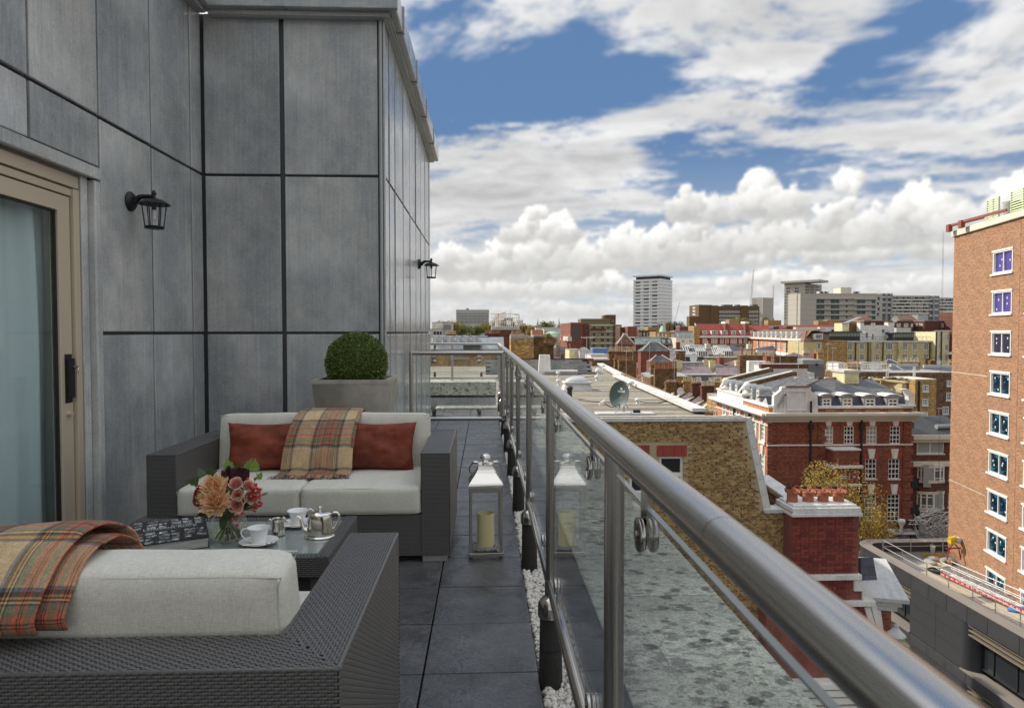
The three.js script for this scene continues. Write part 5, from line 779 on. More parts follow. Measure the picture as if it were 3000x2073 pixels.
{// satellite dish on a white slab
const p=onY(1815,1211,yD),g=thing('satellite_dish','dark green satellite dish on a white base slab at the roof edge','satellite dish',[p.x,yD,p.z]);
mesh('base_slab',rbox(-0.72,0.95,0,0.05,-0.1,0.42,0.01),PM.lightgrey,g);
const dm=mat([0.055,0.085,0.075],0.45),face=canvasTex(256,320,(c,w,h)=>{c.fillStyle='#43524d';c.fillRect(0,0,w,h);c.fillStyle='#e9ece8';c.fillRect(120,76,26,26);c.font='bold 34px sans-serif';c.textAlign='center';c.fillText('TRIAX',135,132);for (const [a,b] of [[120,190],[140,190],[104,292],[116,288],[126,293]]) c.fillRect(a,b,5,5);});
const ds=lathe([...Array(9)].map((_,k)=>[0.385*k/8 + 0.0001,0.085*(k/8) ** 2]),40).rotateX(Math.PI/2),dp=ds.attributes.position,uv=ds.attributes.uv;for (let i=0;i < dp.count;i++) uv.setXY(i,0.5 + dp.getX(i)/0.78,0.5 + dp.getY(i)/0.78);ds.computeVertexNormals();
const dish=mesh('reflector',ds,mat([1,1,1],0.5,{map: face,side: THREE.DoubleSide}),g);dish.scale.set(0.92,1.02,1);dish.position.set(0.02,0.55,0.1);dish.rotation.set(-0.18,-0.85,0.06,'YXZ');
mesh('mast',merge([bar([0.12,0.05,0.05],[0.12,0.95,0.02],0.022,8),bar([0.12,0.35,0.05],[-0.18,0.05,0.3],0.014,6),bar([0.12,0.35,0.05],[0.3,0.05,0.32],0.014,6)]),steel,g);
mesh('receiver_arm',tube([[0.02,0.30,0.15],[-0.3,0.22,0.28],[-0.52,0.36,0.36]],0.014,20,6),dm,g);mesh('receiver',merge([bar([-0.60,0.34,0.38],[-0.48,0.40,0.33],0.045,10),box(-0.66,-0.56,0.28,0.36,0.34,0.42)]),PM.white,g);
mesh('cable_box',rbox(0.36,0.56,0.05,0.13,0.12,0.26,0.02),iron,g);
}
}
// ================================================================ NEAR: red brick house with chimney, stone dressings and urn
{
const D=17.0,S=site('red_brick_house','dark red brick gabled house with four clay chimney pots and stone dressings','house',[2322,D],[2510,D]);
const R=(x0,y0,x1,y1)=>S.r(E8,x0,y0,x1,y1),r=rng(340),mortar=mat([0.24,0.085,0.065],0.95,{map: mottle}),cols=[[0.23,0.046,0.033],[0.20,0.04,0.029],[0.26,0.056,0.038],[0.15,0.032,0.026]].map(c=>mat(c,0.85,{map: mottle,bumpMap: grainy,bumpScale: 0.005})),st=mat([0.72,0.71,0.68],0.8,{map: mottle,bumpMap: grainy,bumpScale: 0.005});
const s1=R(458,425,858,795);part(S,'chimney_shaft',s1[0],s1[1],s1[2],s1[3],-0.9,-0.014,mortar);
const g1=rbox(-0.1075,0.1075,-0.0325,0.0325,-0.02,0,0.003,1),g2=rbox(-0.0525,0.0525,-0.0325,0.0325,-0.02,0,0.003,1);
const lay=(u0,u1,v0,v1,w=0,clip)=>{for (let j=0,y=v1 - 0.04;y > v0 + 0.03;j++,y -=0.0755){const h=j % 2,L=h ? 0.113 : 0.2255;for (let i=0,x=u0 + L/2 + (h ? 0 : 0);x < u1 - L/2 + 0.01;i++,x +=L){if (clip&&!clip(x,y)) continue;mesh('brick',h ? g2 : g1,cols[Math.floor(r()*4)],S.g).position.set(x,y,w + (r() - 0.5)*0.004);}}};
lay(s1[0],s1[1],s1[2],s1[3]);
const c0=R(455,372,868,425);mesh('chimney_cap',merge([uvm(rbox(c0[0],c0[1],c0[3] - 0.20,c0[3] - 0.06,-0.98,0.06,0.02)),uvm(rbox(c0[0] - 0.03,c0[1] + 0.03,c0[3] - 0.28,c0[3] - 0.20,-1.0,0.09,0.01)),uvm(rbox(c0[0] + 0.06,c0[1] - 0.06,c0[3] - 0.07,c0[3] + 0.0,-0.9,-0.02,0.03))]),mat([0.70,0.69,0.67],0.75,{map: mottle}),S.g);
part(S,'brick_band',s1[0] - 0.03,s1[1] + 0.03,s1[3] - 0.02,s1[3] + 0.04,-0.95,0.03,mat([0.07,0.03,0.025],0.9));
const clay=mat([0.40,0.13,0.07],0.75,{map: mottle}),pots=[502,600,692,788];
for (const x of pots){const [u,v]=S.q(...E8(x,380));const p=mesh('chimney_pot',lathe([[0.145,0],[0.135,0.04],[0.125,0.22],[0.13,0.25],[0.14,0.27],[0.118,0.29],[0.10,0.30],[0.10,0.27]],24),clay,S.g);p.position.set(u,v,-0.42);p.rotation.y=0.4;p.scale.setScalar(1.05);
const hood=mesh('hood',new THREE.CylinderGeometry(0.125,0.125,0.27,20,1,true,-1.75,3.5).rotateX(Math.PI/2),mat([0.40,0.13,0.07],0.75,{side: THREE.DoubleSide}),p);hood.position.set(0,0.33,0);hood.rotation.set(0,0,0);mesh('hood_lip',new THREE.TorusGeometry(0.122,0.008,6,24,3.3).rotateZ(-0.08).translate(0,0.33,0.133),clay,p);mesh('hood_inside',box(-0.09,0.09,0.27,0.38,-0.13,-0.12),iron,p);}
const b1=R(442,790,868,815);mesh('stone_band',uvm(rbox(b1[0],b1[1],b1[2],b1[3],-1.0,0.10,0.01)),st,S.g);
const s2=R(468,815,880,950);part(S,'wall',s2[0],s2[1],s2[2],s2[3],-0.9,-0.014,mortar);lay(s2[0],R(468,815,828,950)[1],s2[2],s2[3]);
const sc=(x,y)=>S.q(...E8(x,y));mesh('scroll_stone',uvm(poly([[826,818],[868,818],[900,850],[905,882],[878,885],[826,885]].map(p=>sc(...p)).reverse(),0.5).translate(0,0,0.06)),st,S.g);mesh('scroll_stone',uvm(poly([[876,886],[908,880],[940,910],[946,950],[878,950]].map(p=>sc(...p)).reverse(),0.5).translate(0,0,0.05)),st,S.g);
const b2=R(400,950,948,972);mesh('stone_band',uvm(rbox(b2[0],b2[1],b2[2],b2[3],-0.9,0.12,0.01)),st,S.g);
const low=[[300,972],[932,972],[1035,1340],[1060,1800],[300,1800]].map(p=>sc(...p));mesh('wall',uvm(poly(low.slice().reverse(),0.8).translate(0,0,-0.014)),mortar,S.g);
const inL=(x,y)=>{let c=false;for (let i=0,j=low.length - 1;i < low.length;j=i++){const [xi,yi]=low[i],[xj,yj]=low[j];if ((yi > y)!==(yj > y)&&x < (xj - xi)*(y - yi)/(yj - yi) + xi) c=!c;}return c;};lay(sc(620,0)[0],sc(1060,0)[0],sc(0,1330)[1],sc(0,973)[1],0,(x,y)=>inL(x - 0.1,y)&&inL(x + 0.13,y)&&x > sc(640,0)[0]);
const ra=[sc(938,972),sc(1042,1345)];mesh('raking_coping',beam([ra[0][0] + 0.02,ra[0][1],-0.1],[ra[1][0] + 0.02,ra[1][1],-0.1],0.5,0.13),st,S.g);
// slate slope behind, stone slab, urn on its pedestal
slab3([at(...E8(850,690),18.6),at(...E8(925,690),18.6),at(...E8(1040,1350),17.6),at(...E8(850,1350),17.6)],0.2,RM.blue,S.g,'roof');
const lo=(v)=>[v.x - S.a.x,v.y,v.z - S.a.z];const sn=at(...E8(1042,948),16.9),sf=at(...E8(917,690),20.0);sf.y=sn.y + 0.02;
const pd=mat([0.50,0.50,0.49],0.85,{map: mottle,bumpMap: grainy,bumpScale: 0.006});mesh('pediment_slab',beam(lo(sn),lo(sf),0.95,0.10),pd,S.g);mesh('pediment_moulding',merge([beam(lo(sn.clone().add(V(-0.05,-0.12,-0.08))),lo(sf.clone().add(V(-0.05,-0.12,0))),0.78,0.10),beam(lo(sn.clone().add(V(-0.08,-0.24,-0.12))),lo(sf.clone().add(V(-0.08,-0.24,0))),0.66,0.12)]),pd,S.g);
mesh('pier',merge([beam(lo(sn.clone().add(V(-0.08,-0.9,-0.2))),lo(sf.clone().add(V(-0.08,-0.9,0))),0.5,1.2)]),BM.red,S.g);
const [uu,uv2]=sc(1035,1200),urn=mesh('urn',lathe([[0,0.62],[0.02,0.61],[0.035,0.59],[0.03,0.57],[0.05,0.55],[0.06,0.53],[0.05,0.51],[0.08,0.46],[0.13,0.40],[0.19,0.35],[0.215,0.32],[0.215,0.30],[0.19,0.28],[0.17,0.22],[0.12,0.17],[0.055,0.14],[0.05,0.10],[0.08,0.05],[0.13,0.02],[0.13,0],[0,0]],28).scale(1.05,1.12,1.05),pd,S.g);urn.position.set(uu,uv2,0.35);
mesh('pedestal',merge([rbox(uu - 0.26,uu + 0.26,uv2 - 0.28,uv2,0.05,0.62,0.01),rbox(uu - 0.34,uu + 0.40,uv2 - 0.42,uv2 - 0.28,-0.02,0.7,0.02),rbox(uu - 0.42,uu + 0.52,uv2 - 0.55,uv2 - 0.44,-0.1,0.8,0.02),rbox(uu - 0.36,uu + 0.45,uv2 - 3.2,uv2 - 0.55,-0.05,0.74,0.02)]),pd,S.g);
// pale mouldings of the storey below
const m0=sc(505,1400);mesh('stone_cornice',merge([0,1,2,3,4].map(k=>rbox(m0[0] - 2,m0[0] + 1.7 - 0.05*k,m0[1] - 0.25 - 0.22*k,m0[1] - 0.08 - 0.22*k,-0.5,0.28 - 0.05*(k % 3),0.02))),PM.white,S.g);
}

// ================================================================ RIGHT: orange brick tower, grey block with scaffold cradle
{
const zl=48,S=site('orange_brick_tower','tall orange brick apartment tower with white framed sliding windows','building',[2790,zl],[3060,37.2]);
// front runs from its far edge (left) towards the camera (right)
const top=S.q(2811,690)[1],wl=[[2917,731,2975,799],[2912,854.5,2970,919],[2909,975,2966.5,1039],[2905,1091,2963,1161],[2900,1207,2958,1282],[2896,1323,2955,1402],[2892,1440,2950,1523],[2887,1557,2945,1641],[2885,1672,2941,1745]];
const wr=wl.map(q=>{const a=S.q(q[0],q[1]),b=S.q(q[2],q[3]);return [a[0],b[0],(a[1] + S.q(q[2],q[1])[1])/2 - 0.95,0];});
const u0=S.q(2906,1000)[0],u1=S.q(2964,1000)[0],y0=S.q(2937,775)[1],rects=[];const ys=wl.map(q=>S.q((q[0] + q[2])/2,(q[1] + q[3])/2)[1]);
const pitch=(ys[0] - ys[8])/8,film=[mat([0.07,0.045,0.26],0.2),mat([0.07,0.045,0.26],0.2),mat([0.03,0.03,0.06],0.15),...Array(6).fill(0).map((_,k)=>mat([0.03,0.13 + 0.02*(k % 3),0.26],0.18))];
const wm=mat([0.72,0.72,0.70],0.5),holes=[],bx=(m,n,a,b,c,d,e,f)=>mesh(n,box(a,b,c,d,e,f),wm,m),crink=(()=>{const A=tile(128,128,5,9,4,351,0.6);return tex(128,128,(x,y,i)=>{const v=0.35 + 1.3*smooth(0.45,0.75,A[i]);return [v*0.6,v,v];});})();film.slice(3).forEach(m=>{m.map=crink;});
const note=mat([0.8,0.8,0.78],0.6),r=rng(352);
const mk=(a,b,yc,k)=>{
const w=b - a,h=1.42;holes.push([[a,yc - h/2],[b,yc - h/2],[b,yc + h/2],[a,yc + h/2]]);
const m=mesh('window',merge([box(a,a + 0.10,yc - h/2,yc + h/2,-0.16,0.03),box(a + 0.10,a + 0.15,yc - h/2,yc + h/2,-0.15,-0.03),box(b - 0.09,b,yc - h/2,yc + h/2,-0.16,0.03),box(a + 0.10,b - 0.09,yc + h/2 - 0.10,yc + h/2,-0.16,0.03),box(a + 0.10,b - 0.09,yc - h/2,yc - h/2 + 0.12,-0.16,0.0),box((a + b)/2 - 0.04,(a + b)/2 + 0.04,yc - h/2 + 0.1,yc + h/2 - 0.1,-0.13,-0.02)]),wm,S.g);
for (const s of [0,1]){const p0=s ? (a + b)/2 + 0.04 : a + 0.15,p1=s ? b - 0.09 : (a + b)/2 - 0.04;mesh('pane',new THREE.PlaneGeometry(p1 - p0,h - 0.24).translate((p0 + p1)/2,yc + 0.02,-0.10),film[k % 9],m);for (let q=0;q < 2;q++) mesh('sticker',box(0,0.09,0,0.12,0,0.004),note,m).position.set(mix(p0 + 0.1,p1 - 0.18,r()),yc + (q ? -0.5 : 0.3)*r(),-0.094);}
mesh('sill',rbox(a - 0.22,b + 0.04,yc - h/2 - 0.10,yc - h/2 + 0.01,-0.1,0.10,0.01,1),frameWhite,m);
mesh('head_board',rbox(a - 0.08,b + 0.05,yc + h/2 - 0.02,yc + h/2 + 0.09,-0.1,0.07,0.01,1),frameWhite,m);
};
for (let k=0;k < 9;k++) mk(u0,u1,ys[0] - k*pitch,k);const du=S.q(2994,1450)[0] - S.q(2892,1450)[0];for (let k=0;k < 9;k++) mk(u0 + du,u1 + du,ys[0] - k*pitch,k + 3);
wall(S,0,S.len + 3,G,top,holes,BM.orange,0,0.3);body(S,0.02,S.len + 3,G,top - 0.05,14,BM.orange);
mesh('parapet_coping',rbox(-0.15,S.len + 3,top,top + 0.42,-0.6,0.16,0.03),PM.cream,S.g);part(S,'corner_pipe',-0.35,-0.25,G,top + 0.2,-0.3,-0.2,PM.lightgrey);
part(S,'movement_joint',S.q(2985,1000)[0] - 0.02,S.q(2985,1000)[0] + 0.02,G,top - 0.02,-0.1,0.006,mat([0.26,0.10,0.06],0.9));
for (const y of [S.q(2800,1090)[1],S.q(2800,1412)[1]]) part(S,'mortar_line',0,u0 - 0.4,y - 0.02,y + 0.02,-0.1,0.006,PM.cream);
// louvred plant screens on the roof: each blade a part
const lv=mat([0.58,0.66,0.40],0.6);const [zc]=S.q(2660,700);
for (const [a,b,c,d,nm] of [[2838,2872,637,680,'pale green louvred screen at the roof corner of the orange tower'],[2904,2976,612,672,'long pale green louvred plant screen on the orange tower roof']]){
const q0=S.q(a,d),q1=S.q(b,c),h=1.75,o=thing('louvre_screen',nm,'plant screen',[0,0,0],0,'pale green louvred screens');o.position.copy(S.g.position);o.rotation.copy(S.g.rotation);const n=11;
mesh('frame',merge([box(q0[0],q0[0] + 0.06,top + 0.4,top + 0.42 + h,-1.2,-1.1),box(q1[0] - 0.06,q1[0],top + 0.4,top + 0.42 + h,-1.2,-1.1),box((q0[0] + q1[0])/2 - 0.03,(q0[0] + q1[0])/2 + 0.03,top + 0.4,top + 0.42 + h,-1.2,-1.1),box(q0[0],q1[0],top + 0.4,top + 0.5,-1.9,-1.3)]),lv,o);for (let k=0;k < n;k++){const s=mesh('louvre_blade',box(q0[0],q1[0],-0.075,0.075,-0.01,0.01),lv,o);s.position.set(0,top + 0.5 + (k + 0.5)*h/n,-1.14);s.rotation.x=-0.7;}
}
{const o=thing('roof_fan_unit','dark cylindrical fan unit between the louvred screens','fan unit');o.position.copy(S.g.position);o.rotation.copy(S.g.rotation);const a=S.q(2893,660)[0];mesh('drum',lathe([[0.5,0],[0.5,1.1],[0.6,1.25],[0,1.25]],18).translate(a - 0.2,top + 0.4,-1.6),PM.grey,o);mesh('stand',box(a - 0.8,a + 0.4,top + 0.3,top + 0.45,-2.1,-1.1),iron,o);}
{const o=thing('glazed_roof_room','pale green glazed roof room with white sail roof on the tower','roof room');o.position.copy(S.g.position);o.rotation.copy(S.g.rotation);const a=S.q(2972,640)[0];mesh('glazing',box(a,a + 4,top + 0.4,top + 2.9,-4,-1.2),mat([0.20,0.32,0.26],0.15),o);mesh('fascia',box(a - 0.9,a + 4,top + 2.9,top + 3.35,-4.5,-0.9),mat([0.42,0.60,0.50],0.3),o);mesh('sail',poly([[0,0],[4,0],[4,3.4],[2.5,2.6],[0.9,0.5]],0.05),PM.white,o).position.set(a + 0.2,top + 3.35,-2);for (let k=0;k < 3;k++) mesh('mullion',box(a + 0.05 + k*0.6,a + 0.12 + k*0.6,top + 0.4,top + 2.9,-1.2,-1.1),iron,o);}
for (const [px,py,lab,L] of [[2812,690,'rusty red cradle jib overhanging the corner of the orange tower',1.6],[2850,672,'red cradle jib projecting between the louvred screens',2.6]]){const o=thing('cradle_jib',lab,'roof jib',[0,0,0],0,'cradle jibs on the tower roof');o.position.copy(S.g.position);o.rotation.copy(S.g.rotation);const a=S.q(px,py)[0],rm=mat([0.26,0.06,0.04],0.7);mesh('beam',beam([a - 0.4,top + 0.75,0.5],[a + L,top + 1.0,-0.8],0.14,0.16),rm,o);mesh('head_plate',box(a - 0.7,a - 0.25,top + 0.35,top + 0.85,0.35,0.6),rm,o);}
const wire=mesh('cradle_wires',merge([-0.62,-0.45].map(x=>bar([x,G + 8,0.5],[x,top + 0.5,0.5],0.007,4))),iron,scene);wire.position.copy(S.g.position);wire.rotation.copy(S.g.rotation);tag(wire,'thin steel hoist wires hanging down the corner of the orange tower','wire');
}
const GX=27.3,GY=-14.05;
{
const g=thing('grey_clad_block','dark grey metal clad modern block with rounded corner and deep parapet','building',[GX,0,0]),pm=mat([0.050,0.051,0.056],0.5,{map: mottle}),pm2=mat([0.045,0.046,0.051],0.5,{map: mottle}),cap=mat([0.24,0.215,0.19],0.6,{map: mottle}),rib=mat([0.050,0.051,0.056],0.5),brz=mat([0.20,0.17,0.13],0.5);
const Z0=-49.4,R=1.6,bot=-15.1;
// parapet fascia panels along the street side and round the corner
const zs=[-31,-33.4,-35.6,-37.2,-38.9,-40.6,-42.3,-44.0,-45.8,-47.8];
for (let i=0;i < zs.length - 1;i++) mesh('fascia_panel',rbox(0,0.12,bot,GY - 0.05,zs[i] - 0.012,zs[i + 1] + 0.012,0.01,1),i % 2 ? pm : pm2,g);
const arc=(r0,r1,y0,y1,n=14)=>{const s=new THREE.Shape();s.absarc(0,0,r1,Math.PI/2,Math.PI,false);s.absarc(0,0,r0,Math.PI,Math.PI/2,true);return new THREE.ExtrudeGeometry(s,{depth: y1 - y0,bevelEnabled: false,curveSegments: n}).rotateX(-Math.PI/2).translate(R,y0,Z0 + R);};
mesh('fascia_panel',arc(R - 0.12,R,bot,GY - 0.05),pm,g);for (let x=R;x < 12;x +=2.2) mesh('fascia_panel',rbox(x + 0.01,x + 2.19,bot,GY - 0.05,Z0,Z0 + 0.12,0.01,1),pm,g);
mesh('parapet_cap',merge([box(-0.06,0.75,GY - 0.05,GY,-31,Z0 + R),box(R,12,GY - 0.05,GY,Z0 - 0.06,Z0 + 0.75),arc(R - 0.75,R + 0.06,GY - 0.05,GY)]),cap,g);
mesh('parapet_inside',merge([box(0.70,0.75,-14.9,GY - 0.051,-31,Z0 + R),box(R,12,-14.9,GY - 0.051,Z0 + 0.70,Z0 + 0.75),arc(R - 0.75,R - 0.70,-14.9,GY - 0.051)]),pm,g);
mesh('roof',uvm(box(0.6,13,-14.95,-14.75,-31,Z0 + 0.6)),mat([0.21,0.205,0.20],0.35,{map: mottle,roughnessMap: mottle}),g);
// storeys below: recessed glazing with louvres, ribbed panels, ledge bands
for (const [y1,y0] of [[bot,-17.9],[-18.6,-21.6]]){
for (const [a,b] of [[-42.4,-48.9],[-31,-37.7]]){
mesh('glazing_back',box(1.0,1.1,y0,y1,a,b),mat([0.05,0.043,0.036],0.6),g);
const n=Math.round((a - b)/1.65);for (let k=0;k < n;k++){const z=a - (k + 0.0)*(a - b)/n,z2=a - (k + 1)*(a - b)/n;const w=mesh('window',merge([box(0.72,0.84,y0 + 0.25,y1,z - 0.05,z + 0.0),box(0.72,0.84,y0 + 0.25,y0 + 0.32,z,z2)]),iron,g);mesh('pane',box(0.78,0.80,y0 + 0.32,y1 - 0.7,z - 0.05,z2 + 0.02),glassDark,w);if (k % 2===0&&a < -40) mesh('paper',box(0.90,0.91,y0 + 0.5,y1 - 1.0,z - 0.2,z2 + 0.15),PM.lightgrey,w);}
for (let k=0;k < 3;k++) mesh('louvre_rail',box(0.18,0.42,y1 - 0.22 - k*0.26,y1 - 0.14 - k*0.26,a - 0.03,b + 0.03),brz,g);
mesh('ledge',box(-0.02,0.8,y0 - 0.06,y0 + 0.02,a,b),cap,g);
}
const n=Math.round((y1 - y0)/0.105),L=[];for (let k=0;k < n;k++) L.push(box(0.03,0.10,y0 + k*0.105 + 0.01,y0 + k*0.105 + 0.085,-37.75,-42.38));mesh('ribbed_panel',merge([...L,box(0.09,0.3,y0,y1,-37.76,-42.37)]),rib,g);
const cv=[];for (let k=0;k < n;k++) cv.push(new THREE.CylinderGeometry(0.75,0.75,0.075,12,1,true,Math.PI*1.5,Math.PI/2).rotateY(0).translate(0.78,y0 + k*0.105 + 0.05,-37.75));mesh('ribbed_panel',merge([...cv,new THREE.CylinderGeometry(0.73,0.73,y1 - y0,12,1,true,Math.PI*1.5,Math.PI/2).translate(0.78,(y0 + y1)/2,-37.75)]),mat([0.050,0.051,0.056],0.5,{side: THREE.DoubleSide}),g);
for (const z of [-39.9]) mesh('panel_joint',box(0.02,0.031,y0,y1,z - 0.012,z + 0.012),iron,g);for (const y of [y0 + (y1 - y0)*0.36,y0 + (y1 - y0)*0.69]) mesh('panel_joint',box(0.018,0.031,y - 0.014,y + 0.014,-37.75,-42.38),iron,g);
}
for (let i=0;i < zs.length - 1;i++) mesh('band_panel',rbox(-0.02,0.12,-18.6,-17.96,zs[i] - 0.01,zs[i + 1] + 0.01,0.01,1),pm,g);mesh('band_panel',box(-0.02,0.12,-18.6,-17.96,-47.8,-49),pm,g);
mesh('core',box(1.2,13,G,-15.1,-31,Z0 + 0.8),PM.dark,g);mesh('soffit',box(0.1,1.2,bot - 0.06,bot,-31,Z0 + 0.5),PM.dark,g);
const wl=mesh('wall_light',lathe([[0,0],[0.2,0.01],[0.2,0.06],[0,0.07]],18),PM.white,g);wl.position.set(0.35,bot - 0.16,-37.3);const wl2=mesh('wall_light',lathe([[0,0],[0.2,0.01],[0.2,0.06],[0,0.07]],18),PM.white,g);wl2.position.set(0.35,bot - 0.16,-42.7);
// guard rail posts
const gr=thing('guard_rail','galvanised tube guard rail standing along the grey block roof','guard rail'),gm=mat([0.42,0.43,0.42],0.5,{metalness: 0.7}),yR=-14.75;
const pz=[-47.9,-45.6,-43.0,-40.9,-38.8,-37.0,-35.2];for (const z of pz) mesh('post',bar([GX + 1.5,yR,z],[GX + 1.5,yR + 1.15,z],0.028,8),gm,gr);for (const h of [1.1,0.6]) mesh('rail',bar([GX + 1.5,yR + h,-47.9],[GX + 1.5,yR + h,-33],0.024,8),gm,gr);for (const x of [1.5,3.6,6,8.5]) mesh('post',bar([GX + x + 0.02,yR,-48.0],[GX + x + 0.02,yR + 1.15,-48.0],0.028,8),gm,gr);for (const h of [1.1,0.6]) mesh('rail',bar([GX + 1.5,yR + h,-48],[GX + 10,yR + h,-48],0.024,8),gm,gr);
// suspended cradle: truss with lettered toe boards
const cr=thing('access_cradle','long aluminium access cradle with red lettered toe boards on the roof','cradle'),al=mat([0.55,0.55,0.54],0.45,{metalness: 0.6}),red=canvasTex(512,64,(c,w,h)=>{c.fillStyle='#b0322c';c.fillRect(0,0,w,h);c.fillStyle='#f0e8e4';c.font='bold 44px sans-serif';c.textAlign='center';for (let k=0;k < 4;k++) c.fillText('GLC',64 + k*128,48);});
const ca=onY(2757,1690,yR + 0.02),cb=onY(2995,1800,yR + 0.02),cd=cb.clone().sub(ca),cl=cd.length() + 2;cd.normalize();cr.position.copy(ca);cr.rotation.y=Math.atan2(-cd.z,cd.x);const n=12;
for (const w of [0,-0.75]){for (const h of [0.12,0.55,1.0]) mesh('rail',bar([0,h,w],[cl,h,w],0.026,6),al,cr);for (let k=0;k<=n;k++) mesh('strut',bar([cl*k/n,0.1,w],[cl*k/n,1.0,w],0.02,6),al,cr);for (let k=0;k < n;k++) mesh('brace',bar([cl*k/n,k % 2 ? 0.12 : 0.55,w],[cl*(k + 1)/n,k % 2 ? 0.55 : 0.12,w],0.016,5),al,cr);}
mesh('deck',box(0,cl,0.08,0.12,-0.75,0),al,cr);for (let k=0;k < 5;k++){const q=new THREE.PlaneGeometry(cl/5 - 0.06,0.24).translate((k + 0.5)*cl/5,0.24,0.035);mesh('toe_board',q,mat([1,1,1],0.6,{map: red}),cr);}
{const p=onY(2795,1648,yR),o=thing('cradle_winch','yellow electric hoist with red bracket at the cradle end','hoist',[p.x,yR,p.z]),rd=mat([0.30,0.03,0.035],0.5);mesh('bracket',merge([bar([-0.5,0.2,0],[-0.35,1.0,0],0.04,6),bar([0.5,0.2,0],[0.35,1.0,0],0.04,6),bar([-0.6,1.0,0],[0.6,1.05,0],0.05,6),bar([-0.35,1.0,0],[0,1.4,0],0.04,6),bar([0.35,1.0,0],[0,1.4,0],0.04,6)]),rd,o);mesh('motor',merge([bar([-0.35,1.62,0],[0.1,1.72,0],0.2,12),rbox(-0.35,-0.05,1.35,1.75,-0.2,0.2,0.04)]),mat([0.62,0.45,0.03],0.5),o);mesh('gearbox',new THREE.SphereGeometry(0.24,14,10).translate(0.28,1.6,0),PM.lightgrey,o);}
{const p=onY(2733,1616,yR),o=thing('white_bucket','white plastic bucket on the grey block roof','bucket',[p.x,yR,p.z]);mesh('pail',lathe([[0,0],[0.15,0],[0.18,0.42],[0.19,0.44],[0,0.44]],16),PM.white,o);mesh('handle',tube([[-0.18,0.4,0],[0,0.62,0],[0.18,0.4,0]],0.012,14,5),al,o);}
{const o=thing('plywood_sheet','long pale plywood board lying under the cradle','board',[0,0,0],0,'boards lying on the grey block roof'),a=onY(2760,1700,yR);mesh('board',box(-2.2,2.2,0,0.03,-0.5,0.5),mat([0.48,0.42,0.30],0.8,{map: mottle}),o);o.position.set(a.x,yR,a.z + 0.6);o.rotation.y=cr.rotation.y;const b=copyThing(o,[a.x + cd.x*5.5,yR,a.z + cd.z*5.5 + 0.5],cr.rotation.y + 0.03,'torn pale plywood board farther along the cradle');const c2=copyThing(o,[onY(2745,1655,yR).x,yR,onY(2745,1655,yR).z],0.4,'plywood board beside the coiled hose and tool pile');c2.scale.set(0.6,1,1);}
tag(mesh('coiled_hose',merge([0,1,2].map(k=>new THREE.TorusGeometry(0.55 - k*0.07,0.035,6,32).rotateX(Math.PI/2).translate(0,0.04 + 0.05*k,0))),iron,scene),'coil of black hose on the roof beside the cradle end','hose').position.copy(onY(2742,1674,yR));
{const p=onY(2742,1648,yR),o=thing('tool_pile','heap of tools and bags on the roof behind the cradle','tool pile',[p.x,yR,p.z]),r=rng(361);for (let k=0;k < 9;k++) mesh('bag',new THREE.IcosahedronGeometry(0.22 + r()*0.16,1).scale(1.5,0.6,1).rotateY(r()*6).translate((r() - 0.4)*2.4,0.14,(r() - 0.5)*1.0),k % 3 ? PM.grey : mat([0.22,0.12,0.06],0.8),o);}
{const p=onY(2985,1790,yR),o=tag(mesh('blue_sheet',new THREE.IcosahedronGeometry(0.6,2).scale(1,0.25,0.6),mat([0.06,0.22,0.50],0.5),scene),'crumpled blue plastic sheet on the roof by the parapet','plastic sheet');o.position.copy(p);const q=o.geometry.attributes.position;for (let i=0;i < q.count;i++){const k=0.8 + 0.5*fbm(q.getX(i)*4,q.getY(i)*4,q.getZ(i)*4,3);q.setXYZ(i,q.getX(i)*k,q.getY(i)*k + 0.1,q.getZ(i)*k);}o.geometry.computeVertexNormals();}
{const r=rng(362),ms=[];for (let k=0;k < 500;k++){const p=onY(2700 + r()*70,1622 + r()*10,yR);ms.push(new THREE.Matrix4().compose(V(p.x,yR + 0.015 + r()*0.05,p.z),new THREE.Quaternion().setFromEuler(new THREE.Euler(r(),r()*6,r())),V(0.06,0.01,0.05)));}const o=stuffPart('leaves',new THREE.BoxGeometry(1,1,1),mat([0.28,0.18,0.05],0.9),ms,scene);tag(o,'brown fallen leaves drifted on the grey block roof','leaves');}
}
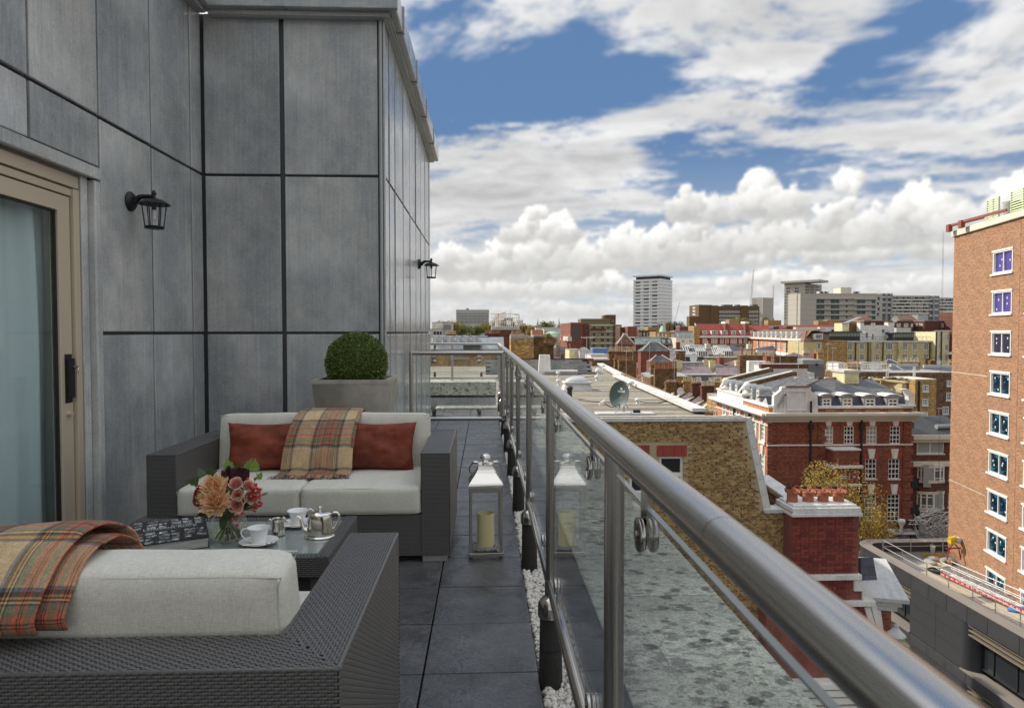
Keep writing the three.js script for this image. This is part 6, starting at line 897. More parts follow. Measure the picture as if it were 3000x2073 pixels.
// ================================================================ red brick mansion on the corner
{
const D=62,S=site('red_brick_mansion','red brick mansion block with white cornice, slate mansard and dormer windows','building',[2254,D],[2676,D]),L=S.len,st=PM.white,yC=S.q(2400,1214)[1];
const wr=[];
for (const [a,b] of [[1043,1131],[1224,1306],[1414,1500],[1612,1698]]) wr.push(S.r(E6,a,285,b,432));for (const [a,b] of [[1403,1496],[1600,1691]]) wr.push(S.r(E6,a,560,b,728));for (const [a,b] of [[1398,1492],[1592,1690]]) wr.push(S.r(E6,a,860,b,1085));wr.push(S.r(E6,1590,1196,1668,1262));
const pm=[glassDark,curtainPane,glassDark,curtainPane];const holes=[...windows(S,wr.slice(0,4),{c: 3,r: 4,pm,sill: null,br: 0.06}),...windows(S,wr.slice(4,6),{c: 3,r: 4,pm: glassDark,sill: st,br: 0.06}),...windows(S,wr.slice(6,8),{c: 3,r: 6,pm: glassDark,br: 0.06}),...windows(S,wr.slice(8),{c: 3,r: 2,pm: glassDark,br: 0.06})];
wall(S,0,L,G,yC,holes,BM.red,0,0.35);body(S,1.3,L,G,yC - 0.1,15,BM.red,-0.36);
for (const w of wr.slice(0,8)){const c=(w[0] + w[1])/2;mesh('keystone',poly([[c - 0.22,w[3] + 0.05],[c + 0.22,w[3] + 0.05],[c + 0.36,w[3] + 0.95],[c - 0.36,w[3] + 0.95]],0.2).translate(0,0,0.12),st,S.g);mesh('brick_arch',poly([[w[0] - 0.1,w[3]],[w[1] + 0.1,w[3]],[w[1] + 0.3,w[3] + 0.55],[w[0] - 0.3,w[3] + 0.55]],0.1).translate(0,0,0.02),mat([0.34,0.07,0.035],0.9),S.g);}
const strip=(y,h,w,u0=-0.1,u1=L + 0.1)=>mesh('string_course',rbox(u0,u1,y - h/2,y + h/2,-0.1,w,0.01,1),st,S.g);strip(S.q(2400,1233)[1],0.13,0.10);strip(S.q(2400,1303)[1],0.13,0.10);
mesh('cornice',merge([rbox(-0.6,L + 0.7,yC - 0.05,yC + 0.22,-0.3,0.85,0.03),rbox(-0.4,L + 0.5,yC - 0.3,yC - 0.05,-0.3,0.55,0.03),rbox(-0.2,L + 0.25,yC - 0.5,yC - 0.3,-0.3,0.3,0.02)]),PM.cream,S.g);
for (const [u,s] of [[0,1],[L - 0.75,1],[S.q(2398,1260)[0],0.8]]) for (let k=0;k < 34;k++){const y=yC - 1.05 - k*0.62;if (y < G) break;if (u > 1&&u < 10&&k > 8) break;mesh('quoin',uvm(rbox(u - 0.06,u + (k % 2 ? 0.72 : 0.95)*s,y - 0.27,y + 0.27,-0.05,0.07,0.02,1)),BM.red,S.g);}
for (const [x,y0,y1] of [[2375,1222,1620],[2524,1222,1560]]){const a=S.q(x,y0),b=S.q(x,y1);mesh('drain_pipe',bar([a[0],b[1],0.12],[a[0],a[1],0.12],0.10,8),iron,S.g);mesh('hopper',box(a[0] - 0.2,a[0] + 0.2,a[1] - 1.1,a[1] - 0.6,0.02,0.3),iron,S.g);}
mesh('pipe_run',beam([S.q(2375,1236)[0],S.q(0,1231.5)[1],0.14],[S.q(2420,1236)[0],S.q(0,1230)[1],0.14],0.08,0.08),iron,S.g);
// oriel over the entrance, mostly behind the tree
const o0=S.q(...E6(1075,470)),o1=S.q(...E6(1290,470)),ob=S.q(...E6(1075,745))[1];part(S,'oriel',o0[0],o1[0],ob,o0[1],0,1.3,BM.red);mesh('oriel_cornice',merge([rbox(o0[0] - 0.25,o1[0] + 0.25,o0[1] - 1.6,o0[1] - 1.35,0,1.55,0.02),rbox(o0[0] - 0.1,o1[0] + 0.1,o0[1],o0[1] + 0.16,0,1.4,0.02),rbox(o0[0] - 0.2,o1[0] + 0.2,ob - 0.2,ob,0,1.5,0.02)]),st,S.g);
{const T={g: S.g},w1=[(o0[0] + o1[0])/2 + 0.6,o1[0] - 0.4,ob + 0.7,o0[1] - 2.4];const m=mesh('window',winGeo(w1[1] - w1[0],w1[3] - w1[2],2,4,0.07,0.05,true).f,frameWhite,S.g);m.position.set(w1[0],w1[2],1.31);mesh('pane',winGeo(w1[1] - w1[0],w1[3] - w1[2],2,4,0.07,0.05,true).p,glassDark,m);const m2=mesh('window',winGeo(0.8,w1[3] - w1[2],1,4,0.07,0.05,true).f,frameWhite,S.g);m2.position.set(o0[0] + 0.5,w1[2],1.31);mesh('pane',winGeo(0.8,w1[3] - w1[2],1,4,0.07,0.05,true).p,glassDark,m2);}
const bal=S.r(E6,1580,1085,1780,1165);mesh('balcony_slab',rbox(bal[0],bal[1],bal[2],bal[2] + 0.2,0,1.3,0.02),st,S.g);for (let k=0;k < 26;k++) mesh('baluster',bar([bal[0] + 0.1 + k*(bal[1] - bal[0] - 0.2)/25,bal[2] + 0.2,1.2],[bal[0] + 0.1 + k*(bal[1] - bal[0] - 0.2)/25,bal[2] + 1.15,1.2],0.025,5),iron,S.g);mesh('balcony_rail',box(bal[0],bal[1],bal[2] + 1.12,bal[2] + 1.22,1.15,1.25),iron,S.g);
// parapet with brick panels
const pu0=S.q(...C7(1440,1000))[0],yP=S.q(2500,1191.5)[1];part(S,'parapet',pu0,L,yC + 0.22,yP - 0.12,-0.45,-0.08,BM.red);mesh('parapet_cap',rbox(pu0,L + 0.1,yP - 0.14,yP + 0.06,-0.6,0.06,0.02),st,S.g);
for (const x of [1500,1850,2270]){const u=S.q(...C7(x,1050))[0];part(S,'pier',u - 0.35,u + 0.35,yC + 0.22,yP - 0.13,-0.4,0.05,BM.red);}for (const x of [600,1060]){const u=S.q(...C8(x,1050))[0];part(S,'pier',u - 0.35,u + 0.35,yC + 0.22,yP - 0.13,-0.4,0.05,BM.red);}
for (const [C,a,b] of [[C7,1580,1790],[C7,1905,2215],[C8,230,540],[C8,670,1010]]){const q=S.r(C,a,1045,b,1095);mesh('brick_panel',uvm(rbox(q[0],q[1],q[2],q[3],-0.1,-0.02,0.01,1)),BM.orange,S.g);}
mesh('end_scroll',uvm(poly([[1075,980],[1060,800],[1010,690],[940,670],[935,655],[1050,652],[1160,760],[1180,970]].map(p=>S.q(...C8(...p))).reverse(),0.6).translate(0,0,0.1)),PM.white,S.g);mesh('pier_cap',rbox(L - 1.1,L + 0.2,yP + 0.05,yP + 0.2,-0.5,0.3,0.03),st,S.g);
// mansard, upper slope, dormers
const yM=S.q(2500,1160,-1.2)[1],yRd=S.q(2400,1109,-7)[1],wl=(u,y,w)=>S.a.clone().addScaledVector(S.U,u).addScaledVector(S.N,w).setY(y);slab3([wl(0.3,yP - 0.1,-0.55),wl(L,yP - 0.1,-0.55),wl(L,yM,-1.2),wl(0.3,yM,-1.2)],0.15,RM.blue,S.g,'mansard');
const rl=S.q(2319,1110,-7)[0];slab3([wl(-0.5,yM,-1.2),wl(L,yM,-1.2),wl(L,yRd,-7),wl(rl,yRd,-7)],0.15,RM.slate,S.g,'roof');const rtg=box(-0.22,0.22,0,0.14,-0.15,0.15);for (let k=0;k < 15;k++){const m=mesh('ridge_tile',rtg,k % 2 ? RM.brown : PM.stone,S.g);m.position.set(rl + 0.6 + k*0.78,yRd + 0.02,-7);}
for (const [C,a,b,t0,t1] of [[C7,1500,1695,745,990],[C7,1890,2105,745,990],[C8,215,435,755,995],[C8,655,880,755,995]]){
const q=S.r(C,a,t0,b,t1,-0.5),w=q[1] - q[0],c=(q[0] + q[1])/2,h=q[3] - q[2];const d=mesh('dormer',uvm(poly([...Array(13)].map((_,k)=>{const t=k/12*Math.PI;return [c + Math.cos(t)*w/2,q[2] + h*0.82 + Math.sin(t)*h*0.16];}).concat([[q[0],q[2]],[q[1],q[2]]]),1.6).translate(0,0,-0.5)),PM.zinc,S.g);
mesh('dormer_hood',poly([...Array(13)].map((_,k)=>{const t=k/12*Math.PI;return [c + Math.cos(t)*(w/2 + 0.22),q[2] + h*0.84 + Math.sin(t)*h*0.19];}).concat([...Array(13)].map((_,k)=>{const t=(12 - k)/12*Math.PI;return [c + Math.cos(t)*(w/2 + 0.02),q[2] + h*0.82 + Math.sin(t)*h*0.15];})),1.9).translate(0,0,-0.30),PM.white,d);
const wg=winGeo(w*0.8,h*0.58,2,2,0.1,0.07,true),m=mesh('window',wg.f,frameWhite,S.g);m.position.set(c - wg.w/2,q[2] + 0.02,-0.52);mesh('pane',wg.p,a > 1800 ? mat([0.25,0.15,0.05],0.3) : mat([0.05,0.04,0.03],0.15),m);
}
// white rendered gable at the corner with raised panel
const gp=[[575,1130],[585,790],[720,680],[735,615],[1300,620],[1302,690],[1425,785],[1436,1130]].map(p=>S.q(...C7(...p),0.1));mesh('gable',uvm(poly(gp.slice().reverse(),0.5).translate(0,0,0.1)),PM.gablewhite,S.g);const gq=S.r(C7,775,620,1295,1130,0.2);part(S,'gable_face',gq[0],gq[1],gq[2],gq[3],0.1,0.2,PM.gablewhite);const gg=S.r(C7,860,710,1195,1048,0.3);part(S,'raised_panel',gg[0],gg[1],gg[2],gg[3],0.2,0.26,PM.gablewhite);mesh('panel_moulding',merge([rbox(gg[0] - 0.12,gg[1] + 0.12,gg[3],gg[3] + 0.12,0.2,0.32,0.02),rbox(gg[0] - 0.12,gg[1] + 0.12,gg[2] - 0.12,gg[2],0.2,0.32,0.02),rbox(gg[0] - 0.12,gg[0],gg[2],gg[3],0.2,0.32,0.02),rbox(gg[1],gg[1] + 0.12,gg[2],gg[3],0.2,0.32,0.02)]),PM.gablewhite,S.g);{const a=S.q(...C7(1297,890),0.3);mesh('drain_pipe',bar([a[0],yC,0.35],[a[0],a[1],0.35],0.10,8),iron,S.g);}
for (let k=0;k < 6;k++) mesh('gable_tile',box(-0.2,0.2,0,0.12,-0.1,0.3),RM.brown,S.g).position.set(gq[0] + 0.4 + k*(gq[1] - gq[0] - 0.8)/5,gq[3],0);
// side front along the street, receding; sunlight painted in as paler salmon brick
const T=site('street_front','x','x',[2101,78],[2254.6,62]);S.g.attach(T.g);T.g.name='street_front';T.g.userData={};const yc2=T.q(2250,1215)[1],LT=T.len,tw=[];
for (const q of [[2206,1230,2216,1284],[2229.5,1237,2241.5,1294],[2228.5,1329,2240.5,1392],[2208,1318,2217,1375],[2121,1188,2128,1216],[2141.5,1194,2148,1216],[2161,1201,2168,1225],[2185,1212,2193,1252]]){const a=T.q(q[0],q[1]),b=T.q(q[2],q[3]);tw.push([a[0],b[0],Math.min(b[1],a[1] - 2.2) < a[1] - 2.6 ? a[1] - 2.5 : b[1],a[1]]);}
const hT=windows(T,tw,{c: 2,r: 4,pm: curtainPane,br: 0.06,fr: 0.12});wall(T,0,LT,G,yc2,hT,BM.salmon,0,0.35);
for (const w of tw){const c=(w[0] + w[1])/2;mesh('keystone',poly([[c - 0.2,w[3] + 0.05],[c + 0.2,w[3] + 0.05],[c + 0.34,w[3] + 0.9],[c - 0.34,w[3] + 0.9]],0.2).translate(0,0,0.12),st,T.g);mesh('surround',merge([box(w[0] - 0.22,w[0],w[2] - 0.2,w[3] + 0.1,-0.1,0.08),box(w[1],w[1] + 0.22,w[2] - 0.2,w[3] + 0.1,-0.1,0.08),box(w[0] - 0.22,w[1] + 0.22,w[2] - 0.3,w[2],-0.1,0.14)]),st,T.g);}
mesh('cornice',merge([rbox(-0.4,LT + 0.6,yc2 - 0.05,yc2 + 0.22,-0.3,0.85,0.03),rbox(-0.3,LT + 0.4,yc2 - 0.3,yc2 - 0.05,-0.3,0.5,0.03)]),PM.white,T.g);mesh('string_course',rbox(0,LT,yc2 - 1.05,yc2 - 0.92,-0.1,0.1,0.01),st,T.g);
for (const x of [2153.5,2199]){const a=T.q(x,1200);mesh('drain_pipe',bar([a[0],G,0.12],[a[0],yc2 - 0.4,0.12],0.10,8),iron,T.g);}
const mid=T.q(2176,1180)[0],py=T.q(2240,1187)[1];part(T,'parapet',mid,LT - 0.2,yc2 + 0.22,py - 0.1,-0.45,-0.08,BM.salmon);mesh('parapet_cap',rbox(mid,LT,py - 0.12,py + 0.08,-0.55,0.06,0.02),st,T.g);part(T,'parapet',0.2,mid,yc2 + 0.22,py + 0.25,-0.5,-0.02,PM.white);mesh('parapet_cap',rbox(0.1,mid + 0.1,py + 0.25,py + 0.42,-0.6,0.1,0.02),PM.white,T.g);for (let k=0;k < 3;k++) mesh('brick_panel',uvm(rbox(mid + 0.4 + k*(LT - mid - 0.6)/3,mid + (k + 0.85)*(LT - mid - 0.6)/3 + 0.4,yc2 + 0.42,py - 0.25,-0.1,-0.03,0.01)),BM.orange,T.g);
for (const x of [2119,2181]){const u=T.q(x,1130)[0];mesh('ball_finial',merge([new THREE.SphereGeometry(0.42,18,14).translate(u,py + 1.35,-0.3),lathe([[0,0],[0.5,0],[0.5,0.25],[0.25,0.4],[0.18,0.6],[0.28,0.95],[0,1.0]],16).translate(u,py + 0.42,-0.3)]),PM.white,T.g);}
const tl=(u,y,w)=>T.a.clone().addScaledVector(T.U,u).addScaledVector(T.N,w).setY(y),yM2=py + 1.15,yR2=py + 2.3,pw=T.q(2183,1150,-1)[0];for (const [a,b,m] of [[0.5,pw - 0.25,RM.slate],[pw + 0.25,LT + 0.3,RM.slate]]){slab3([tl(a,py - 0.1,-0.6),tl(b,py - 0.1,-0.6),tl(b,yM2,-1.3),tl(a,yM2,-1.3)],0.15,PM.zinc,T.g,'mansard');slab3([tl(a,yM2,-1.3),tl(b,yM2,-1.3),tl(b - (b > LT ? 3.2 : 0),yR2,-6),tl(a,yR2,-6)],0.15,m,T.g,'roof');}
for (const u of [pw,0.2]) mesh('party_wall',uvm(poly([[-0.3,py - 0.3],[-0.4,py + 0.5],[-1.1,yM2 + 0.35],[-6,yR2 + 0.4],[-6.4,yR2 + 0.4],[-6.4,py - 0.3]].map(p=>[-p[0],p[1]]),0.45)).rotateY(Math.PI/2).translate(u + 0.22,0,0),BM.brown,T.g),mesh('wall_coping',merge([beam([u,py + 0.5,-0.35],[u,yM2 + 0.4,-1.1],0.42,0.1),beam([u,yM2 + 0.4,-1.1],[u,yR2 + 0.45,-6],0.42,0.1)]),st,T.g);
for (const u of [pw + 1.2,pw + 3.2,pw + 5.2,1.6,3.4,5.4]){const d=mesh('dormer',uvm(poly([[-0.5,0],[0.5,0],[0.5,1.3],[0.3,1.5],[0,1.58],[-0.3,1.5],[-0.5,1.3]],1.2)),PM.zinc,T.g);d.position.set(u,py - 0.05,-0.5);const wg=winGeo(0.6,1.0,2,2,0.08,0.06,true),m=mesh('window',wg.f,frameWhite,T.g);m.position.set(u - 0.3,py + 0.15,-0.52);mesh('pane',wg.p,glassDark,m);}
// chimney over the front roof
const ck=S.r(C7,1870,330,2140,690,-6);part(S,'chimney',ck[0],ck[1],ck[2] - 1,ck[3],-7.6,-5.2,PM.pale);part(S,'chimney_cap',ck[0] - 0.12,ck[1] + 0.12,ck[3],ck[3] + 0.25,-7.7,-5.1,PM.stone);
}
// ---- brown brick flats with bow windows, beside the mansion
{
const D=65,F5=crop(2600,1200,250/998),S=site('brown_brick_flats','brown brick flats with bowed bay windows beside the red mansion','building',[2670,D],[2830,D]),L=S.len,yC=S.q(...F5(400,285))[1];
const w1=S.r(F5,350,345,665,512),w2=S.r(F5,735,350,900,512),w3=S.r(F5,722,668,775,825),w4=S.r(F5,716,975,772,1138),w5=S.r(F5,830,668,890,825);
const holes=[...windows(S,[w1,w2],{c: 2,r: 1,pm: curtainPane,sill: PM.white,fr: 0.09,br: 0.09}),...windows(S,[w3,w4,w5],{c: 2,r: 3,sill: PM.white})];
wall(S,0,L,G,yC,holes,BM.dark,0,0.3);body(S,0.02,L,G,yC - 0.1,12,BM.dark);mesh('cornice',merge([rbox(-0.1,L,yC - 0.5,yC,-0.3,0.5,0.03),rbox(-0.1,L,yC - 0.8,yC - 0.5,-0.3,0.25,0.03)]),PM.cream,S.g);
const b0=S.r(F5,285,602,790,655);mesh('cornice',rbox(-0.1,L,b0[2],b0[3],-0.2,0.35,0.03),PM.cream,S.g);
const bc=S.r(F5,352,660,645,1560),cx=(bc[0] + bc[1])/2,rw=(bc[1] - bc[0])/2,bow=(y0,y1,m,k=1,nm='bay')=>mesh(nm,uvm(new THREE.CylinderGeometry(rw*k,rw*k,y1 - y0,28,1,false,-Math.PI/2,Math.PI).scale(1,1,0.42).translate(cx,(y0 + y1)/2,0)),m,S.g);
const Y=(y)=>S.q(...F5(500,y))[1];bow(Y(965),Y(835),BM.dark);bow(Y(1560),Y(1160),BM.dark);for (const y of [828,960,1145,655]) bow(Y(y) - 0.14,Y(y) + 0.14,PM.cream,1.06,'sill_band');
for (const [a,b] of [[825,665],[1140,975]]){bow(Y(a),Y(b),mat([0.12,0.12,0.11],0.2),0.93,'bay_glazing');for (let k=0;k < 7;k++){const t=-Math.PI/2 + (k + 0.0)/6*Math.PI,x=cx + Math.sin(t)*rw*0.96,z=Math.cos(t)*rw*0.96*0.42;mesh('mullion',box(x - 0.06,x + 0.06,Y(a),Y(b),z - 0.05,z + 0.07),frameWhite,S.g);}bow(mix(Y(a),Y(b),0.22) - 0.04,mix(Y(a),Y(b),0.22) + 0.04,frameWhite,0.97,'transom');bow(mix(Y(a),Y(b),0.80) - 0.04,mix(Y(a),Y(b),0.80) + 0.04,frameWhite,0.97,'transom');}
for (let k=0;k < 2;k++){const c=S.q(...F5(k ? 440 : 540,k ? 760 : 1060));mesh('curtain_panel',box(c[0] - 0.5,c[0] + 0.5,c[1] - 1.1,c[1] + 1.1,rw*0.4,rw*0.41),curtainPane,S.g);}
const tar=mat([0.055,0.057,0.06],0.5,{map: mottle}),y0=S.q(...F5(500,280))[1],P=(u,y,w)=>S.a.clone().addScaledVector(S.U,u).addScaledVector(S.N,w).setY(y);slab3([P(-0.2,y0,0.3),P(L,y0,0.3),P(L,y0 + 1.4,-2.5),P(-0.2,y0 + 1.4,-2.5)],0.1,tar,S.g,'roof');const yT=S.q(...F5(500,75),-7)[1];for (let k=0;k < 7;k++){const a=k/7,b=(k + 0.97)/7;slab3([P(-0.2,mix(y0 + 1.4,yT,a),-2.5 - 4.5*a),P(L,mix(y0 + 1.4,yT,a),-2.5 - 4.5*a),P(L,mix(y0 + 1.4,yT,b),-2.5 - 4.5*b),P(-0.2,mix(y0 + 1.4,yT,b) + 0.05,-2.5 - 4.5*b)],0.05,tar,S.g,'roof_sheet');}
mesh('roll_of_felt',merge([bar(P(3,y0 + 0.6,-0.5).sub(S.a).toArray(),P(7.5,y0 + 0.7,-0.9).sub(S.a).toArray(),0.25,10)]).applyMatrix4(new THREE.Matrix4().makeRotationY(-S.g.rotation.y)),PM.zinc,S.g);
for (const [x,y] of [[318,855],[310,1160],[310,1465]]){const p=S.q(...F5(x,y));mesh('vent_box',box(p[0] - 0.45,p[0] + 0.45,p[1] - 0.5,p[1] + 0.5,0,0.25),iron,S.g);}
// scaffold poles heaped and standing, and a lamp
const sc=thing('scaffold_heap','tangle of silver scaffold tubes and lattice beams beside the bay windows','scaffolding'),r=rng(371),al=mat([0.52,0.52,0.50],0.45,{metalness: 0.5}),q=(x,y,d)=>at(...F5(x,y),d);
for (let k=0;k < 150;k++){const x=310 + r()*460,y=1215 + r()*290 - (x - 310)*0.05 + 0.12*(x - 310),d=54 + r()*4,a=q(x,y,d),L2=0.8 + r()*1.6,t=r() < 0.7 ? 0.9 + r()*0.5 : -0.4;const b=a.clone().add(V(Math.cos(t)*L2,-Math.sin(t)*L2,(r() - 0.5)*1.5));const m=mesh('scaffold_tube',bar(a,b,0.035,5),al,sc);}
for (let k=0;k < 9;k++){const x=375 + k*48 + r()*20,a=q(x,1480,55),b=q(x,1090 + r()*110,55);mesh('scaffold_standard',bar(V(a.x,-15,a.z),V(a.x,b.y,a.z),0.04,6),al,sc);}for (const [x0,y0b,x1,y1] of [[250,1290,480,1300],[250,1340,480,1340],[390,1180,770,1340],[380,1190,770,1200],[330,1410,620,1480],[345,1265,770,1390]]) mesh('lattice_beam',bar(q(x0,y0b,55),q(x1,y1,54.5),0.045,6),al,sc);for (let k=0;k < 6;k++) mesh('lattice_brace',bar(q(255 + k*36,k % 2 ? 1292 : 1338,55),q(291 + k*36,k % 2 ? 1338 : 1296,55),0.03,5),al,sc);
{const p=q(165,1500,58),o=thing('porch_lantern','large black porch lantern with white urn finial by the mansion entrance','lantern',[p.x,p.y - 1.2,p.z]);mesh('post',bar([0,-6,0],[0,0.2,0],0.1,8),iron,o);mesh('hood',lathe([[0,1.5],[0.25,1.45],[0.95,1.0],[0.98,0.9],[0,0.95]],20),iron,o);mesh('glass',lathe([[0.75,0.9],[0.5,0.1],[0,0.1]],12),PM.stone,o);mesh('finial',lathe([[0,2.9],[0.28,2.85],[0.3,2.6],[0.12,2.2],[0.2,1.6],[0,1.5]],14),PM.white,o);}
}
// ---- trees
function leafGeo(s){const q=new THREE.Shape();q.moveTo(0,-0.5*s);q.bezierCurveTo(0.5*s,-0.2*s,0.4*s,0.3*s,0,0.5*s);q.bezierCurveTo(-0.4*s,0.3*s,-0.5*s,-0.2*s,0,-0.5*s);const g=new THREE.ShapeGeometry(q,2),p=g.attributes.position;for (let i=0;i < p.count;i++) p.setZ(i,Math.abs(p.getX(i))*0.35);g.computeVertexNormals();return g;}
const leafCache={};
function tree(pos,blobs,nLeaf,size,cols,label,group,seed,{name='tree',trunkH=null,base=G}={}){  // blobs: crown lobes [x, y, z, r] relative to the base
const g=thing(name,label,'tree',pos,0,group),r=rng(seed),bark=mat([0.09,0.07,0.05],0.95),c=V();blobs.forEach(b=>c.add(V(b[0],b[1],b[2])));c.multiplyScalar(1/blobs.length);
const tr=Math.max(0.12,c.y*0.02);mesh('trunk',taperTube([[0,-0.2,0],[c.x*0.2,c.y*0.35,c.z*0.2],[c.x,c.y,c.z]],tr,tr*0.4,10,7),bark,g);const limbs=blobs.map(b=>taperTube([[c.x*0.2,c.y*0.4,0],[(b[0] + c.x*0.3)*0.55,mix(c.y*0.4,b[1],0.6),b[2]*0.55],[b[0],b[1],b[2]]],tr*0.5,tr*0.12,8,5));mesh('limbs',merge(limbs),bark,g);
const ms=[],cs=[],q=new THREE.Quaternion(),tot=blobs.reduce((s,b)=>s + b[3] ** 2,0);
for (const b of blobs){const n=Math.round(nLeaf*b[3] ** 2/tot),dens=b[4]??1;for (let k=0;k < n*dens;k++){const u=r()*2 - 1,a=r()*6.283,s=Math.sqrt(1 - u*u),n1=V(s*Math.cos(a),u,s*Math.sin(a)),cl=fbm(n1.x*2.2 + b[0] + seed,n1.y*2.2 + b[1],n1.z*2.2,2);if (cl < 0.40 + 0.12*r()) continue;const p=n1.multiplyScalar(b[3]*(0.45 + 0.62*Math.pow(r(),0.55))*(0.75 + 0.5*cl));p.add(V(b[0],b[1],b[2]));q.setFromEuler(new THREE.Euler(r()*6,r()*6,r()*6));ms.push(new THREE.Matrix4().compose(p,q,V(1,1,1).multiplyScalar(0.7 + r()*0.6)));const cc=cols[Math.floor(r()*cols.length)],v=0.75 + r()*0.5;cs.push(new THREE.Color(cc[0]*v,cc[1]*v,cc[2]*v));}}
const lg=leafCache[size]||(leafCache[size]=leafGeo(size)),crown=new THREE.Group();crown.name='crown';g.add(crown);stuffPart('foliage',lg,treeLeaf,ms,crown,cs);return g;
}
const treeLeaf=mat([1,1,1],0.7,{side: THREE.DoubleSide,transmission: 0.25,thickness: 0});
{// autumn tree in front of the mansion: full on one side, nearly bare on the other
const d=52,b=at(2470,1700,d),P=(x,y,r,k=1,dz=0)=>{const p=at(...E6(x,y),d);return [p.x - b.x,p.y - G,dz,r,k];};
tree([b.x,G,b.z],[P(1030,760,1.45,1.5),P(960,800,1.1,1.4,0.6),P(1000,640,0.7,0.9),P(1120,720,1.2,1.2),P(1180,860,1.5,1.3),P(1060,900,1.3,1.3,0.8),P(1250,700,1.3,0.35),P(1330,800,1.4,0.4),P(1430,860,1.2,0.35),P(1400,960,1.4,0.8),P(1440,1120,1.6,1.5),P(1560,1120,1.1,0.9),P(1470,1240,1.7,1.6),P(1360,1180,1.3,1.4,0.5),P(1600,1060,0.7,0.5),P(1240,1000,1.5,1.2),P(1350,1330,2,1.3),P(1550,1230,1.0,0.8)],15000,0.13,[[0.50,0.33,0.035],[0.42,0.29,0.04],[0.30,0.25,0.035],[0.55,0.38,0.05],[0.20,0.17,0.03]],'golden autumn tree in front of the red mansion, thin on one side',null,381,{name: 'autumn_tree'});
}

// ================================================================ MIDDLE AND FAR CITY
const rects=(S,C,L,w=0)=>L.map(q=>S.r(C,...q,w));
function block(name,label,C,x0,y0,x1,yb,depth,m,{d=12,group,A,B,cat='building',roof=null}={}){  // a plain front with its top at y0, running down to the ground
const S=site(name,label,cat,A||[C(x0,y0)[0],depth],B||[C(x1,y0)[0],depth],group);const u=S.len,v1=S.q(...C((x0 + x1)/2,y0))[1];S.u=u;S.top=v1;S.m=m;S.d=d;S.C=C;S.holes=[];
S.done=(base=G)=>{wall(S,0,u,base,v1,S.holes,m,0,0.3);body(S,0.01,u - 0.01,base,v1 - 0.02,d,m);part(S,'roof',0,u,v1 - 0.02,v1 + 0.12,-d - 0.3,-0.02,roof||PM.grey);return S;};
S.win=(L,o)=>{S.holes.push(...windows(S,rects(S,C,L),o));return S;};return S;
}
const grid=(xs,ys)=>xs.flatMap(([a,b])=>ys.map(([c,d])=>[a,c,b,d]));
// front roof slope between two heights, with its depth in metres
function slope(S,u0,u1,y0,y1,w0,w1,m,name='roof',in0=0,in1=0){const P=(u,y,w)=>S.a.clone().addScaledVector(S.U,u).addScaledVector(S.N,w).setY(y);return slab3([P(u0,y0,w0),P(u1,y0,w0),P(u1 - in1,y1,w1),P(u0 + in0,y1,w1)],0.15,m,S.g,name);}
